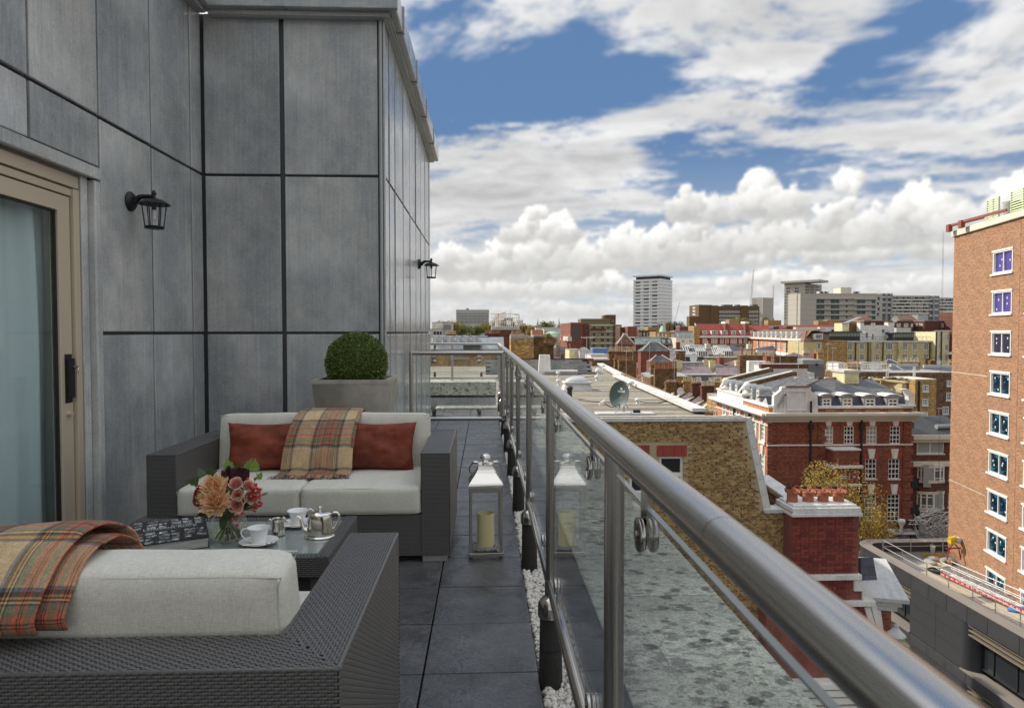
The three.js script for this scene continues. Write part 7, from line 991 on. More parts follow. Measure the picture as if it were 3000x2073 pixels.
// ---- yellow stucco terrace with sash windows
{
const S=block('yellow_stucco_terrace','long yellow stucco terrace with white multi-paned sash windows',C5,-450,1050,1600,1430,205,PM.yellow,{d: 16,roof: RM.felt});
const R1=[[-370,-310],[-100,0],[125,220],[415,510],[630,770],[960,1055],[1150,1250],[1360,1460]].map(([a,b])=>[a,b]);
S.win(grid(R1,[[1090,1215],[1300,1420]]),{c: 3,r: 4,fr: 0.16,br: 0.08,sill: PM.cream});
S.done();
for (const [a,b] of [[-290,-128],[335,415],[860,930]]){const q=S.r(C5,a,1060,b,1500);part(S,'bay_return',q[0],q[1],G,q[3],0.02,0.9,PM.yellow);for (const [c,d] of [[1095,1205],[1305,1410]]){const w=S.r(C5,(a + b)/2 - 14,c,(a + b)/2 + 10,d,0.9),o=winGeo(w[1] - w[0],w[3] - w[2],1,4,0.1,0.07,true),m=mesh('window',o.f,frameWhite,S.g);m.position.set(w[0],w[2],0.88);mesh('pane',o.p,glassDark,m);}}
for (const x of [45,285,575,1480]){const a=S.q(...C5(x,1060));mesh('drain_pipe',bar([a[0],G,0.25],[a[0],a[1] - 0.2,0.25],0.16,6),iron,S.g);}
part(S,'parapet_band',-0.2,S.u + 0.2,S.top - 0.35,S.top + 0.15,-0.4,0.3,PM.stone);const yr=S.top + 0.2;for (let k=0;k < 26;k++) mesh('rail_post',bar([S.u*k/25,yr,-0.6],[S.u*k/25,yr + 1.1,-0.6],0.04,4),iron,S.g);mesh('roof_rail',box(0,S.u,yr + 1.05,yr + 1.12,-0.64,-0.56),iron,S.g);
const T=block('pale_yellow_house','pale yellow rendered house beside the dark red panelled wall',C5,1600,870,1905,1430,203,PM.pale,{d: 12});T.win([[1665,920,1695,1010],[1765,920,1800,1020],[1820,920,1860,1020],[1655,1110,1690,1200],[1780,1115,1840,1230],[1650,1320,1690,1420],[1775,1330,1840,1420]],{c: 2,r: 4,fr: 0.13,br: 0.08});T.done();for (const x of [1605,1705]){const a=T.q(...C5(x,900));mesh('drain_pipe',bar([a[0],G,0.2],[a[0],T.top,0.2],0.2,6),iron,T.g);}
const U=block('dark_red_panelled_wall','dark red panelled block squeezed between yellow house and orange tower',C5,1900,850,2060,1430,202,mat([0.13,0.035,0.025],0.8),{d: 8});U.done();const q=U.r(C5,1850,1262,2060,1305,1);part(U,'white_canopy',q[0],q[1],q[2],q[3],0,1.2,PM.white);
// rooftop rooms
const P=block('white_roof_pavilion','white rendered rooftop pavilion with two chimneys above the yellow terrace',C5,140,745,700,1040,212,PM.white,{d: 7});P.win([[245,885,290,990],[555,820,615,890],[370,910,402,1030]],{c: 1,r: 1,pm: mat([0.16,0.16,0.14],0.4),fr: 0.05});P.done(P.q(...C5(400,1060))[1]);for (const [a,b,c] of [[140,205,690],[680,790,690]]){const q=P.r(C5,a,c,b,1040,0.5);part(P,'chimney',q[0],q[1],q[2],q[3],-1.5,0.5,PM.white);part(P,'chimney_cap',q[0] - 0.1,q[1] + 0.1,q[3],q[3] + 0.25,-1.6,0.6,terra[3]);}
for (const [x,y] of [[740,880],[725,940],[660,960],[205,870]]){const p=P.q(...C5(x,y),0.7),m=mesh('dish',lathe([[0,0],[0.4,0.06],[0.55,0.14]],16).rotateX(Math.PI/2 - 0.3),mat([0.72,0.72,0.70],0.6,{side: THREE.DoubleSide}),P.g);m.position.set(p[0],p[1],0.7);}
for (const [C,a,b,lab] of [[C4,1650,2240,'green glass roof balustrade beside the brown hipped roof'],[C5,790,1170,'green glass roof lounge right of the white pavilion']]){const s=C===C4 ? 0 : 20,Q=block('roof_lounge',lab,C,a,875 + s,b,1020,208,mat([0.03,0.032,0.036],0.6),{d: 5,roof: PM.lightgrey});Q.done(Q.q(...C((a + b)/2,1040))[1]);const g=Q.r(C,a,880 + s,b,955 + s,0.1);const n=10;for (let k=0;k < n;k++){mesh('pane',box(mix(g[0],g[1],k/n) + 0.06,mix(g[0],g[1],(k + 1)/n) - 0.06,g[2],g[3],0.02,0.08),mat([0.22 + 0.02*(k % 3),0.27,0.20],0.2),Q.g);}part(Q,'roof_edge',g[0] - 0.4,g[1] + 0.4,g[3],g[3] + 0.35,-4,0.6,PM.dark);}
{const Q=block('bar_roof_canopy','low pale canopy roof standing behind the green glass lounge',C5,830,795,1115,860,215,PM.lightgrey,{d: 4});Q.done(Q.q(...C5(900,880))[1]);}
{const Q=site('solar_roof_shed','stone shed with a steeply tilted solar panel roof','shed',[C4(1905,700)[0],214],[C4(2245,700)[0],214]),q=Q.r(C4,1905,700,2035,870),q2=Q.r(C4,2035,690,2245,870);part(Q,'wall',q[0],q[1],q[2] - 2,q[3],-5,0,PM.pale);part(Q,'wall',q2[0],q2[1],q2[2] - 2,q2[3] - 0.2,-5,-0.4,BM.brown);const P2=(x,y,w)=>{const p=Q.q(...C4(x,y),w);return Q.a.clone().addScaledVector(Q.U,p[0]).addScaledVector(Q.N,w).setY(p[1]);};slab3([P2(1890,705,0.5),P2(2010,690,0.5),P2(2290,590,-5),P2(2175,590,-5)],0.15,mat([0.30,0.32,0.34],0.25),Q.g,'solar_panel');}
}
// ---- orange brick mansion with a row of dormers, running away to the left
{
const S=block('orange_brick_terrace','orange brick terrace with white bands and ten white dormers',C4,75,1010,1150,1500,0,BM.salmon,{A: [C4(75,0)[0],285],B: [C4(1150,0)[0],200],d: 14});
const top=S.q(...C4(1150,1040))[1];S.top=top;const xs=[[140,165],[250,285],[325,355],[400,432],[475,512],[560,606],[660,702],[762,806],[870,906],[970,1012],[1070,1108]];
const H=[];for (const [a,b] of xs){const u0=S.q(...C4(a,1000))[0],u1=S.q(...C4(b,1000))[0];for (const y of [top - 1.2,top - 5.8,top - 9.6]) H.push([u0,u1,y - 2.3,y]);}const holes=windows(S,H,{c: 2,r: 4,fr: 0.22,br: 0.09,pm: curtainPane});
wall(S,0,S.u,G,top,holes,BM.salmon,0,0.3);body(S,0.02,S.u,G,top - 0.05,12,BM.yellow);mesh('cornice',rbox(-0.3,S.u + 0.3,top - 0.1,top + 0.5,-0.3,0.9,0.05),PM.white,S.g);mesh('string_band',rbox(-0.1,S.u + 0.1,top - 5.3,top - 4.1,-0.1,0.25,0.03),PM.white,S.g);
slope(S,-0.2,S.u,top + 0.5,top + 2.9,-0.2,-2.2,RM.brown,'mansard');slope(S,-0.2,S.u,top + 2.9,top + 3.6,-2.2,-6,RM.brown);
for (const x of [175,260,345,430,515,600,700,800,905,1005]){const u=S.q(...C4(x + 20,930),-0.2)[0],m=mesh('dormer',uvm(box(u - 0.85,u + 0.85,top + 0.7,top + 2.7,-2.2,-0.1)),PM.white,S.g),o=winGeo(1.4,1.5,3,2,0.1,0.06,false),w=mesh('window',o.f,frameWhite,S.g);w.position.set(u - 0.7,top + 0.95,-0.1);mesh('pane',o.p,curtainPane,w);}
for (const x of [295,630,840,1040]){const u=S.q(...C4(x,1100))[0];mesh('drain_pipe',bar([u,G,0.2],[u,top,0.2],0.15,6),iron,S.g);}
// hipped end with brown tiles facing us
const T=block('hipped_tile_house','yellow house end with hipped brown tile roof and one white dormer',C4,1150,1045,1660,1430,199,PM.yellow,{d: 10});T.win([[1425,1085,1482,1200],[1585,1080,1640,1190]],{c: 2,r: 4,fr: 0.13});T.done();const q0=T.q(...C4(1220,850),-3);slope(T,0,T.u,T.top,q0[1],0.3,-3.5,RM.brown,'roof',q0[0],0.8);const dd=T.r(C4,1345,905,1520,1015,-0.5);part(T,'dormer',dd[0],dd[1],dd[2],dd[3],-3,-0.3,PM.white);const o=winGeo(dd[1] - dd[0] - 0.8,dd[3] - dd[2] - 0.5,4,2,0.1,0.08,false),w=mesh('window',o.f,frameWhite,T.g);w.position.set(dd[0] + 0.5,dd[2] + 0.25,-0.32);mesh('pane',o.p,glassDark,w);const ca=T.r(C4,1150,1235,1265,1280,0.5);part(T,'canopy',ca[0],ca[1],ca[2],ca[3],0,1,PM.stone);
}
// ---- long mansion with red tiled roof
{
const S=block('red_tiled_mansion','long mansion block with bright red tiled roof and white dormers',C3,1325,705,2320,1000,280,mat([0.27,0.05,0.035],0.9,{map: mottle}),{d: 14});
S.win(grid([[1380,1465],[1545,1665],[1720,1785],[1815,1880],[1920,2040],[2080,2140],[2175,2245]],[[735,832],[885,990]]),{c: 3,r: 4,fr: 0.18,br: 0.09,pm: [curtainPane,glassDark]});S.done();mesh('cornice',rbox(-0.2,S.u + 0.2,S.top - 0.3,S.top + 0.45,-0.2,0.9,0.05),PM.white,S.g);part(S,'band',0,S.u,S.q(...C3(1800,870))[1],S.q(...C3(1800,845))[1],-0.1,0.25,PM.grey);
const yr=S.q(...C3(1800,452),-6)[1],far=S.q(...C4(1905,740),-6)[0];slope(S,0,S.u,S.top + 0.4,yr,0,-6,RM.red,'roof');slope(S,S.u,far,S.q(...C4(1000,850),-2)[1],S.q(...C4(1000,738),-6)[1],-2,-6,RM.red,'roof');
for (const [a,b] of [[1380,1465],[1550,1665],[1745,1860],[1940,2025],[2115,2205],[2310,2360]]){const q=S.r(C3,a,588,b,662,-0.6);part(S,'dormer',q[0],q[1],q[2] - 0.3,q[3] + 0.15,-3,-0.6,PM.white);const o=winGeo(q[1] - q[0] - 0.3,q[3] - q[2],3,2,0.12,0.09,true),w=mesh('window',o.f,frameWhite,S.g);w.position.set(q[0] + 0.15,q[2],-0.6);mesh('pane',o.p,glassDark,w);}
for (const [a,b] of [[1820,1880],[2205,2265]]){const q=S.r(C3,a,410,b,580,-1.5);part(S,'chimney',q[0],q[1],q[2],q[3],-6,-1.5,BM.red);part(S,'chimney_cap',q[0] - 0.2,q[1] + 0.2,q[3] - 0.8,q[3] + 0.1,-6.2,-1.3,PM.white);}
const gu=S.r(C3,1215,490,1325,870,0.3);part(S,'gable_wall',gu[0],gu[1],G,gu[3],-8,0.3,BM.yellow);slope(S,gu[1] - 0.4,gu[1] + 0.1,S.top,yr + 0.3,0.4,-6,PM.white,'gable_coping');
// things on or behind that roof
for (const [C,a,b,c,d,m,lab] of [[C4,460,715,650,745,BM.yellow,'small tan lift housing behind the red tiled roof'],[C4,565,680,770,830,PM.dark,'dark glazed roof light on the red tiled roof'],[C4,1000,1415,780,840,PM.white,'long white parapet wall behind the brown hipped roof'],[C4,1460,1850,780,865,PM.white,'white flat-roofed box with a small window by the solar shed'],[C4,1430,1610,660,740,BM.yellow,'tan stair housing behind the red ridge, under the concrete hotel'],[C3,1885,2080,375,455,BM.yellow,'tan tank room behind the red ridge by the trees'],[C4,1615,1900,645,745,BM.salmon,'pale orange brick block behind the red ridge'],[C4,815,945,770,835,BM.dark,'dark brick stack with a row of pots on the red roof']]){const Q=block('roof_housing',lab,C,a,c,b,d,C===C4&&c > 760 ? 262 : 292,m,{d: 4});Q.done(Q.q(...C((a + b)/2,d + 25))[1]);if (a===1460){const q=Q.r(C4,1695,822,1745,862,0.02);part(Q,'window',q[0],q[1],q[2],q[3],-0.1,0.04,glassDark);}if (a===1615) for (let k=0;k < 6;k++){const q=Q.r(C4,1640 + k*42,700,1662 + k*42,735,0.02);part(Q,'window',q[0],q[1],q[2],q[3],-0.1,0.04,curtainPane);}}
}
// ---- terrace with grey dormers, copper cap, green mansard
{
const S=block('grey_mansard_terrace','cream terrace with grey mansard dormers beside the yellow gable',C3,865,720,1215,950,255,PM.cream,{d: 10});S.win(grid([[960,1045],[1105,1200]],[[755,830],[880,945]]),{c: 3,r: 3,fr: 0.2,br: 0.1});S.done();const yr=S.q(...C3(1000,600),-2)[1];slope(S,0,S.u,S.top,yr,-0.2,-2,PM.zinc,'mansard');for (const x of [905,985,1060,1140]){const q=S.r(C3,x,650,x + 55,715,-0.2);part(S,'dormer',q[0],q[1],q[2],q[3],-2,-0.2,PM.lightgrey);const o=winGeo(q[1] - q[0] - 0.3,q[3] - q[2] - 0.3,2,2,0.12,0.08,true),w=mesh('window',o.f,frameWhite,S.g);w.position.set(q[0] + 0.15,q[2] + 0.1,-0.2);mesh('pane',o.p,glassDark,w);}part(S,'roof',0,S.u,yr,yr + 0.3,-9,-1.8,PM.grey);
const T=block('tan_brick_house','tan brick house with round copper cap and casement windows',C3,470,610,865,900,275,BM.yellow,{d: 10});T.win([[655,645,690,725],[775,645,832,710],[590,640,612,700],[500,630,540,690]],{c: 3,r: 3,fr: 0.2,br: 0.12});T.done();const q=T.r(C3,560,490,705,610,-1);mesh('copper_cap',new THREE.CylinderGeometry(3.0,6.2,q[3] - q[2],8,2).scale((q[1] - q[0])/12.4,1,0.5).translate((q[0] + q[1])/2,(q[2] + q[3])/2,-3),PM.copper,T.g);for (const [a,c] of [[670,440],[750,455]]){const k=T.r(C3,a,c,a + 60,600,-3);part(T,'chimney',k[0],k[1],k[2],k[3],-5,-3,BM.brown);}
const B1=block('brown_back_house','dark brown brick house with white casements in front of the white tower',C3,140,580,470,700,300,BM.dark,{d: 9});B1.win([[145,620,195,680],[240,620,262,680],[300,620,395,685],[420,620,470,685]],{c: 2,r: 2,fr: 0.2});B1.done();const B2=block('tan_roof_block','low tan brick block with white band roof before the white tower',C3,320,515,560,600,330,BM.yellow,{d: 8});B2.done();
const GM=block('green_mansard_house','house with weathered green mansard roof and white windows',C3,80,850,800,960,225,BM.dark,{d: 12});GM.win([[240,865,300,930],[720,880,775,945],[820,880,850,945]].slice(0,2),{c: 2,r: 2,fr: 0.2});GM.done();const yt=GM.q(...C3(400,715),-2)[1];slope(GM,0,GM.u*0.70,GM.top,yt,0,-2,PM.copper,'mansard');slope(GM,GM.u*0.70,GM.u,GM.top,yt - 0.3,0,-2,mat([0.07,0.095,0.095],0.6,{map: mottle}),'mansard');for (const [a,b] of [[250,330],[480,560],[600,655],[720,760]]){const q2=GM.r(C3,a,755,b,825,-0.3);part(GM,'dormer',q2[0],q2[1],q2[2],q2[3],-2,-0.3,PM.lightgrey);const o=winGeo(q2[1] - q2[0] - 0.3,q2[3] - q2[2] - 0.2,3,2,0.15,0.1,true),w=mesh('window',o.f,frameWhite,GM.g);w.position.set(q2[0] + 0.15,q2[2] + 0.1,-0.3);mesh('pane',o.p,glassDark,w);}part(GM,'roof',0,GM.u,yt - 0.1,yt + 0.2,-12,-1.8,PM.grey);
const RB=block('red_brick_roof_block','low red brick roof block with white edge in front of the brown slab',C3,930,500,1215,590,300,BM.red,{d: 6,roof: PM.white});RB.done();const W2=block('red_brick_flue_wall','plain red brick flue wall rising beside the white tower',C2,1905,505,2085,830,235,BM.red,{d: 6});W2.done();const W3=block('red_cottage','red cottage with one white window next to the flue wall',C2,1760,520,1905,800,240,BM.dark,{d: 8});W3.win([[1795,620,1850,690]],{c: 2,r: 2,fr: 0.25});W3.done();
}
// ---- 1960s brown flats, red brick block, white domed corner
{
const S=block('brown_balcony_flats','olive brown flats with concrete floor bands and dark windows',C2,1150,468,1790,960,300,mat([0.30,0.255,0.155],0.9,{map: mottle}),{d: 14,roof: PM.stone});
S.win(grid([[1225,1290],[1385,1455],[1500,1560],[1650,1700]],[[500,560],[625,685],[735,795],[845,905]]),{c: 2,r: 1,fr: 0.12,fm: PM.grey});S.done();for (const y of [480,598,714,828]){const q=S.r(C2,1200,y - 7,1640,y + 7,0.3);mesh('floor_band',box(q[0],q[1],q[2],q[3],-0.1,0.45),PM.cream,S.g);}const q=S.r(C2,1200,540,1480,585,0.6);part(S,'balcony',q[0],q[1],q[2],q[3],0,0.8,BM.dark);
for (const x of [1640,1150]){const u=S.q(...C2(x,500))[0];mesh('drain_pipe',bar([u,G,0.4],[u,S.top,0.4],0.25,6),iron,S.g);}
const T=block('brown_slab_roof_flats','long dark brown flat-roofed flats behind the olive flats',C2,1005,355,1570,470,360,mat([0.20,0.165,0.10],0.9,{map: mottle}),{d: 12});T.done();const T2=block('brown_stair_tower','brown brick stair tower beside the white tower block',C2,1490,278,1675,470,370,BM.brown,{d: 12});T2.win([[1600,380,1650,410]],{c: 4,r: 1,fr: 0.1});T2.done();const T3=block('brown_lift_tower','smaller brown lift tower adjoining the stair tower',C2,1435,290,1492,400,366,BM.brown,{d: 6});T3.done();
// red brick block: blank side towards us, striped street front receding to the left
const R=block('red_brick_hotel','tall red brick hotel with blank flank and cream striped street front',C2,800,430,1150,960,225,BM.red,{d: 30});R.done();const yT=R.top,n=R.r(C2,1055,440,1150,960,0.1);part(R,'flank_step',n[0],n[1],G,n[3] - 0.3,0,0.35,BM.dark);
const F2=site('street_front','x','x',[C2(605,0)[0],275],[C2(798,0)[0],225]);R.g.attach(F2.g);F2.g.name='street_front';F2.g.userData={};const L=F2.len,cols=[0.12,0.38,0.66].map(t=>[L*t,L*(t + 0.12)]),H=[];for (const [a,b] of cols) for (let k=0;k < 8;k++) H.push([a,b,yT - 9.5 - k*3.3,yT - 7.6 - k*3.3]);const hh=windows(F2,H,{c: 2,r: 2,fr: 0.2});wall(F2,0,L,G,yT - 5.5,hh,BM.red,0,0.3);for (const [a,b] of cols) part(F2,'cream_strip',a - 0.05,b + 0.05,G,yT - 6.2,-0.1,-0.02,PM.cream);part(F2,'attic',0,L,yT - 5.5,yT - 1.0,-3,-0.8,mat([0.10,0.085,0.07],0.8));part(F2,'cornice',-0.2,L + 0.2,yT - 6.1,yT - 4.6,-0.5,0.9,PM.cream);
const Wc=site('white_corner_house','white stucco corner house with small green copper dome','building',[C2(478,0)[0],228],[C2(606,0)[0],236]),wt=Wc.q(...C2(560,680))[1],q3=Wc.r(C2,520,680,600,1130);const hw=windows(Wc,rects(Wc,C2,[[545,755,568,800],[545,865,570,910],[545,975,570,1015],[545,1070,570,1112]]),{c: 1,r: 2,fr: 0.15});wall(Wc,q3[0],q3[1],G,wt,hw,PM.white,0,0.3);body(Wc,q3[0],q3[1],G,wt - 0.1,6,PM.white);const s=Wc.r(C2,478,920,520,1130);wall(Wc,s[0],s[1],G,s[3],windows(Wc,rects(Wc,C2,[[484,975,494,1020],[504,975,514,1020],[484,1070,494,1110],[504,1070,514,1110]]),{c: 1,r: 2,fr: 0.12}),PM.white,0,0.3);body(Wc,s[0],s[1],G,s[3] - 0.1,6,PM.white);const dq=Wc.r(C2,528,598,605,682);mesh('dome',new THREE.SphereGeometry(1,18,10,0,6.283,0,Math.PI/2).scale((dq[1] - dq[0])/2,dq[3] - dq[2],(dq[1] - dq[0])/2).translate((dq[0] + dq[1])/2,wt,-2),mat([0.36,0.56,0.44],0.7),Wc.g);mesh('drum_band',rbox(q3[0] - 0.3,q3[1] + 0.3,wt - 0.5,wt + 0.2,-4,0.4,0.05),PM.white,Wc.g);
const b1=block('tan_penthouse_block','tan brick block with grey penthouse among the autumn trees',C2,60,570,290,720,430,BM.salmon,{d: 14});b1.win([[142,595,165,625],[192,595,215,625],[243,615,268,635]],{c: 1,r: 1,fr: 0.1});b1.done();const b2=block('white_penthouse_block','white banded flats beside the tan block among the trees',C2,285,555,605,720,425,PM.white,{d: 14});b2.win(grid([[300,330],[345,360],[420,490],[520,545]],[[590,620],[645,665]]),{c: 2,r: 1,fr: 0.1});b2.done();const b3=block('grey_penthouse','long grey set-back penthouse above the white banded flats',C2,130,520,605,560,440,PM.lightgrey,{d: 8});b3.done();
}
// ---- far skyline
{// white tower block on its corner
const f=crop(1750,780,600/2310),d=560,c=at(...f(412,140),d),side=23.5,th=0.665,mk=(A,B,lab)=>0;const g=thing('white_tower_block','tall white balconied tower block, highest on the skyline','tower',[c.x,0,c.z]);const top=at(...f(412,158),d).y,roofY=at(...f(412,104),d).y,ww=mat([0.78,0.78,0.77],0.7),n=17,ph=2.77;
const faces=[['right_face',-th,0],['left_face',Math.PI/2 - th + Math.PI,0]];
const fr=(nm,ang,fn)=>{const q=new THREE.Group();q.name=nm;q.rotation.y=ang;g.add(q);fn(q);};
const core=new THREE.Group();core.name='core';core.rotation.y=-th;g.add(core);const V2=(q,a,b,c2,d2,e,f2,m,nm)=>mesh(nm,box(a,b,c2,d2,e,f2),m,q);
core.rotation.y=-th*1;V2(core,0.3,side,G,top,-side,-0.5,ww,'wall');V2(core,-0.6,side + 0.6,top + 2.6,roofY,-side - 0.6,0.6,ww,'roof_slab');V2(core,1.5,side - 1,top,top + 2.6,-side + 1,-1,PM.dark,'plant_storey');V2(core,-0.3,side + 0.3,top - 1.2,top + 0.4,-side - 0.3,0.3,ww,'top_band');
for (let k=0;k < n;k++){const y=top - 1.2 - k*ph;V2(core,-0.35,side + 0.35,y - ph,y - ph + 1.35,-side - 0.3,0.35,ww,'floor_band');for (let j=0;j < 3;j++){V2(core,1.5 + j*7.4,5.8 + j*7.4,y - ph + 1.36,y - 0.1,-0.5,-0.35,(j + k) % 3 ? curtainPane : glassDark,'window');V2(core,6.3 + j*7.4,7.4 + j*7.4,y - ph + 0.75,y,-0.5,0.05,ww,'fin');}for (let j=0;j < 3;j++){V2(core,0.1,0.28,y - ph + 0.9,y - 0.25,-6.6 - j*7.2,-2.0 - j*7.2,glassDark,'window');V2(core,-0.1,0.3,y - ph + 0.75,y,-8.0 - j*7.2,-7.0 - j*7.2,ww,'fin');}}
V2(core,-0.4,0.3,G,top - 1,-12.4,-11.9,iron,'drain_pipe');V2(core,0,0.35,G,top - 1,-0.5,0.1,ww,'corner_pier');
}
{// brown slab with pale window bands
const f=crop(1750,780,600/2310),S=block('brown_slab_block','long brown brick slab block with pale window bands behind the red roof',f,1140,450,1825,660,500,mat([0.16,0.105,0.065],0.9,{map: mottle}),{d: 14});for (const [a,b] of [[1145,1280],[1375,1615],[1710,1820]]) for (const y of [500,545,588,628]){const n=Math.round((b - a)/34);for (let k=0;k < n;k++) S.holes.push(...windows(S,[S.r(f,a + (b - a)*k/n + 2,y,a + (b - a)*(k + 1)/n - 2,y + 24)],{c: 2,r: 1,fr: 0.25,br: 0.2,pm: curtainPane,fm: PM.lightgrey}));}S.done();for (const [a,b] of [[1285,1365],[1622,1700]]){const q=S.r(f,a,440,b,660,1);part(S,'stair_tower',q[0],q[1],G,q[3],-2,1,BM.brown);}for (const [a,b] of [[1145,1195],[1440,1540],[1590,1625],[1770,1826]]){const q=S.r(f,a,430,b,452);part(S,'tank_room',q[0],q[1],q[2],q[3],-8,-2,PM.dark);}
const e=block('brown_slab_end','windowed brick end wall of the brown slab block',f,1035,440,1142,660,498,BM.brown,{d: 10,A: [f(1035,0)[0],516],B: [f(1142,0)[0],499]});e.win([458,494,532,569,604,636].map(y=>[1073,y,1105,y + 18]),{c: 1,r: 1,pm: mat([0.6,0.6,0.56],0.5),fr: 0.05});e.done();const e2=block('brown_slab_step','lower stepped brick wing against the slab block end',f,1005,566,1037,670,497,BM.brown,{d: 8,A: [f(1005,0)[0],505],B: [f(1037,0)[0],499]});e2.done();
const t=block('pale_core_tower','pale ribbed concrete core tower under construction',f,1798,358,1865,650,690,PM.conc,{d: 12,A: [f(1798,0)[0],700],B: [f(1865,0)[0],690]});t.done();const t2=block('pale_core_tower','grey shaded half of the concrete core tower',f,1865,355,1957,650,690,PM.conc,{d: 12,A: [f(1865,0)[0],690],B: [f(1957,0)[0],700]});t2.done();for (const S2 of [t,t2]) for (let k=0;k < 9;k++){const u=S2.u*k/8;part(S2,'rib',u - 0.25,u + 0.25,G,S2.top,-0.1,0.4,PM.conc);}
tag(t2.g,'second ribbed shaft of the concrete core tower, turned away from its twin','tower');
}
{// concrete hotel
const S=block('concrete_hotel','grey concrete hotel with teal glazed windows and projecting floor slabs',C4,1105,130,2560,760,375,PM.conc,{d: 16});const cols=[[1185,1265],[1385,1468],[1472,1556],[1680,1762],[1766,1846],[2185,2265],[2270,2350],[2470,2545]],rows=[[245,316],[350,421],[455,526],[560,631]];
S.win(grid(cols,rows),{c: 3,r: 2,fr: 0.2,br: 0.14,pm: [glassDark,glassGreen],fm: mat([0.10,0.18,0.17],0.5)});S.win(grid([[1972,2004]],rows.map(([a])=>[a,a + 46])),{c: 1,r: 1,fr: 0.1,fm: PM.dark});S.done();for (const y of [228,335,438,542,645]){const q=S.r(C4,1105,y - 9,2140,y + 9,0.9),q2=S.r(C4,2140,y + 2,2560,y + 18,0.9);mesh('floor_slab',box(q[0],q[1],q[2],q[3],-0.1,1.2),PM.conc,S.g);mesh('floor_slab',box(q2[0],q2[1],q2[2],q2[3],-0.1,1.2),PM.conc,S.g);}
const e=block('concrete_hotel_wing','blank windowless concrete end wall of the hotel',C4,845,135,1010,760,368,PM.conc,{d: 8,A: [C4(845,0)[0],377],B: [C4(1010,0)[0],369]});e.done();part(e,'return_wall',e.u,S.q(...C4(1107,300))[0] - S.q(...C4(1010,300))[0] + e.u,G,e.top - 0.2,-10,-0.3,PM.conc);
const p=block('hotel_plant_room','pale plant room with sloped side on the hotel roof',C4,1855,15,2060,130,380,PM.cream,{d: 8});p.done(p.q(...C4(1900,150))[1]);for (let k=0;k < 7;k++){const q=p.r(C4,1470 + k*40 + (k > 4 ? 520 : 0),85,1500 + k*40 + (k > 4 ? 520 : 0),120);part(p,'roof_plant',q[0],q[1],q[2] - 1,q[3],-4,-1,k % 2 ? PM.dark : PM.lightgrey);}
const f=crop(2250,780,600/2310),T=block('slab_tower_behind_hotel','grey slab tower with small stacked windows rising behind the hotel',f,178,196,408,640,480,PM.conc,{d: 14,A: [f(178,0)[0],490],B: [f(408,0)[0],479]});T.win(grid([[205,255],[300,352]],[240,272,300].map(y=>[y,y + 20])).concat(Array.from({length: 9},(_,k)=>[188,305 + k*34,216,323 + k*34])),{c: 2,r: 1,fr: 0.2,fm: PM.lightgrey});T.done();part(T,'roof_canopy',-2,T.u + 11,T.top + 0.5,T.top + 2,-14,2,PM.conc);const T2=block('slab_tower_shade_side','second window front of the slab tower behind the hotel, under the same roof canopy',f,408,200,598,640,484,PM.conc,{d: 12,A: [f(408,0)[0],479],B: [f(598,0)[0],489]});T2.win(grid([[420,465],[480,520],[540,585]],[225,258,290].map(y=>[y,y + 18])),{c: 2,r: 1,fr: 0.15,fm: PM.grey});T2.done();
}
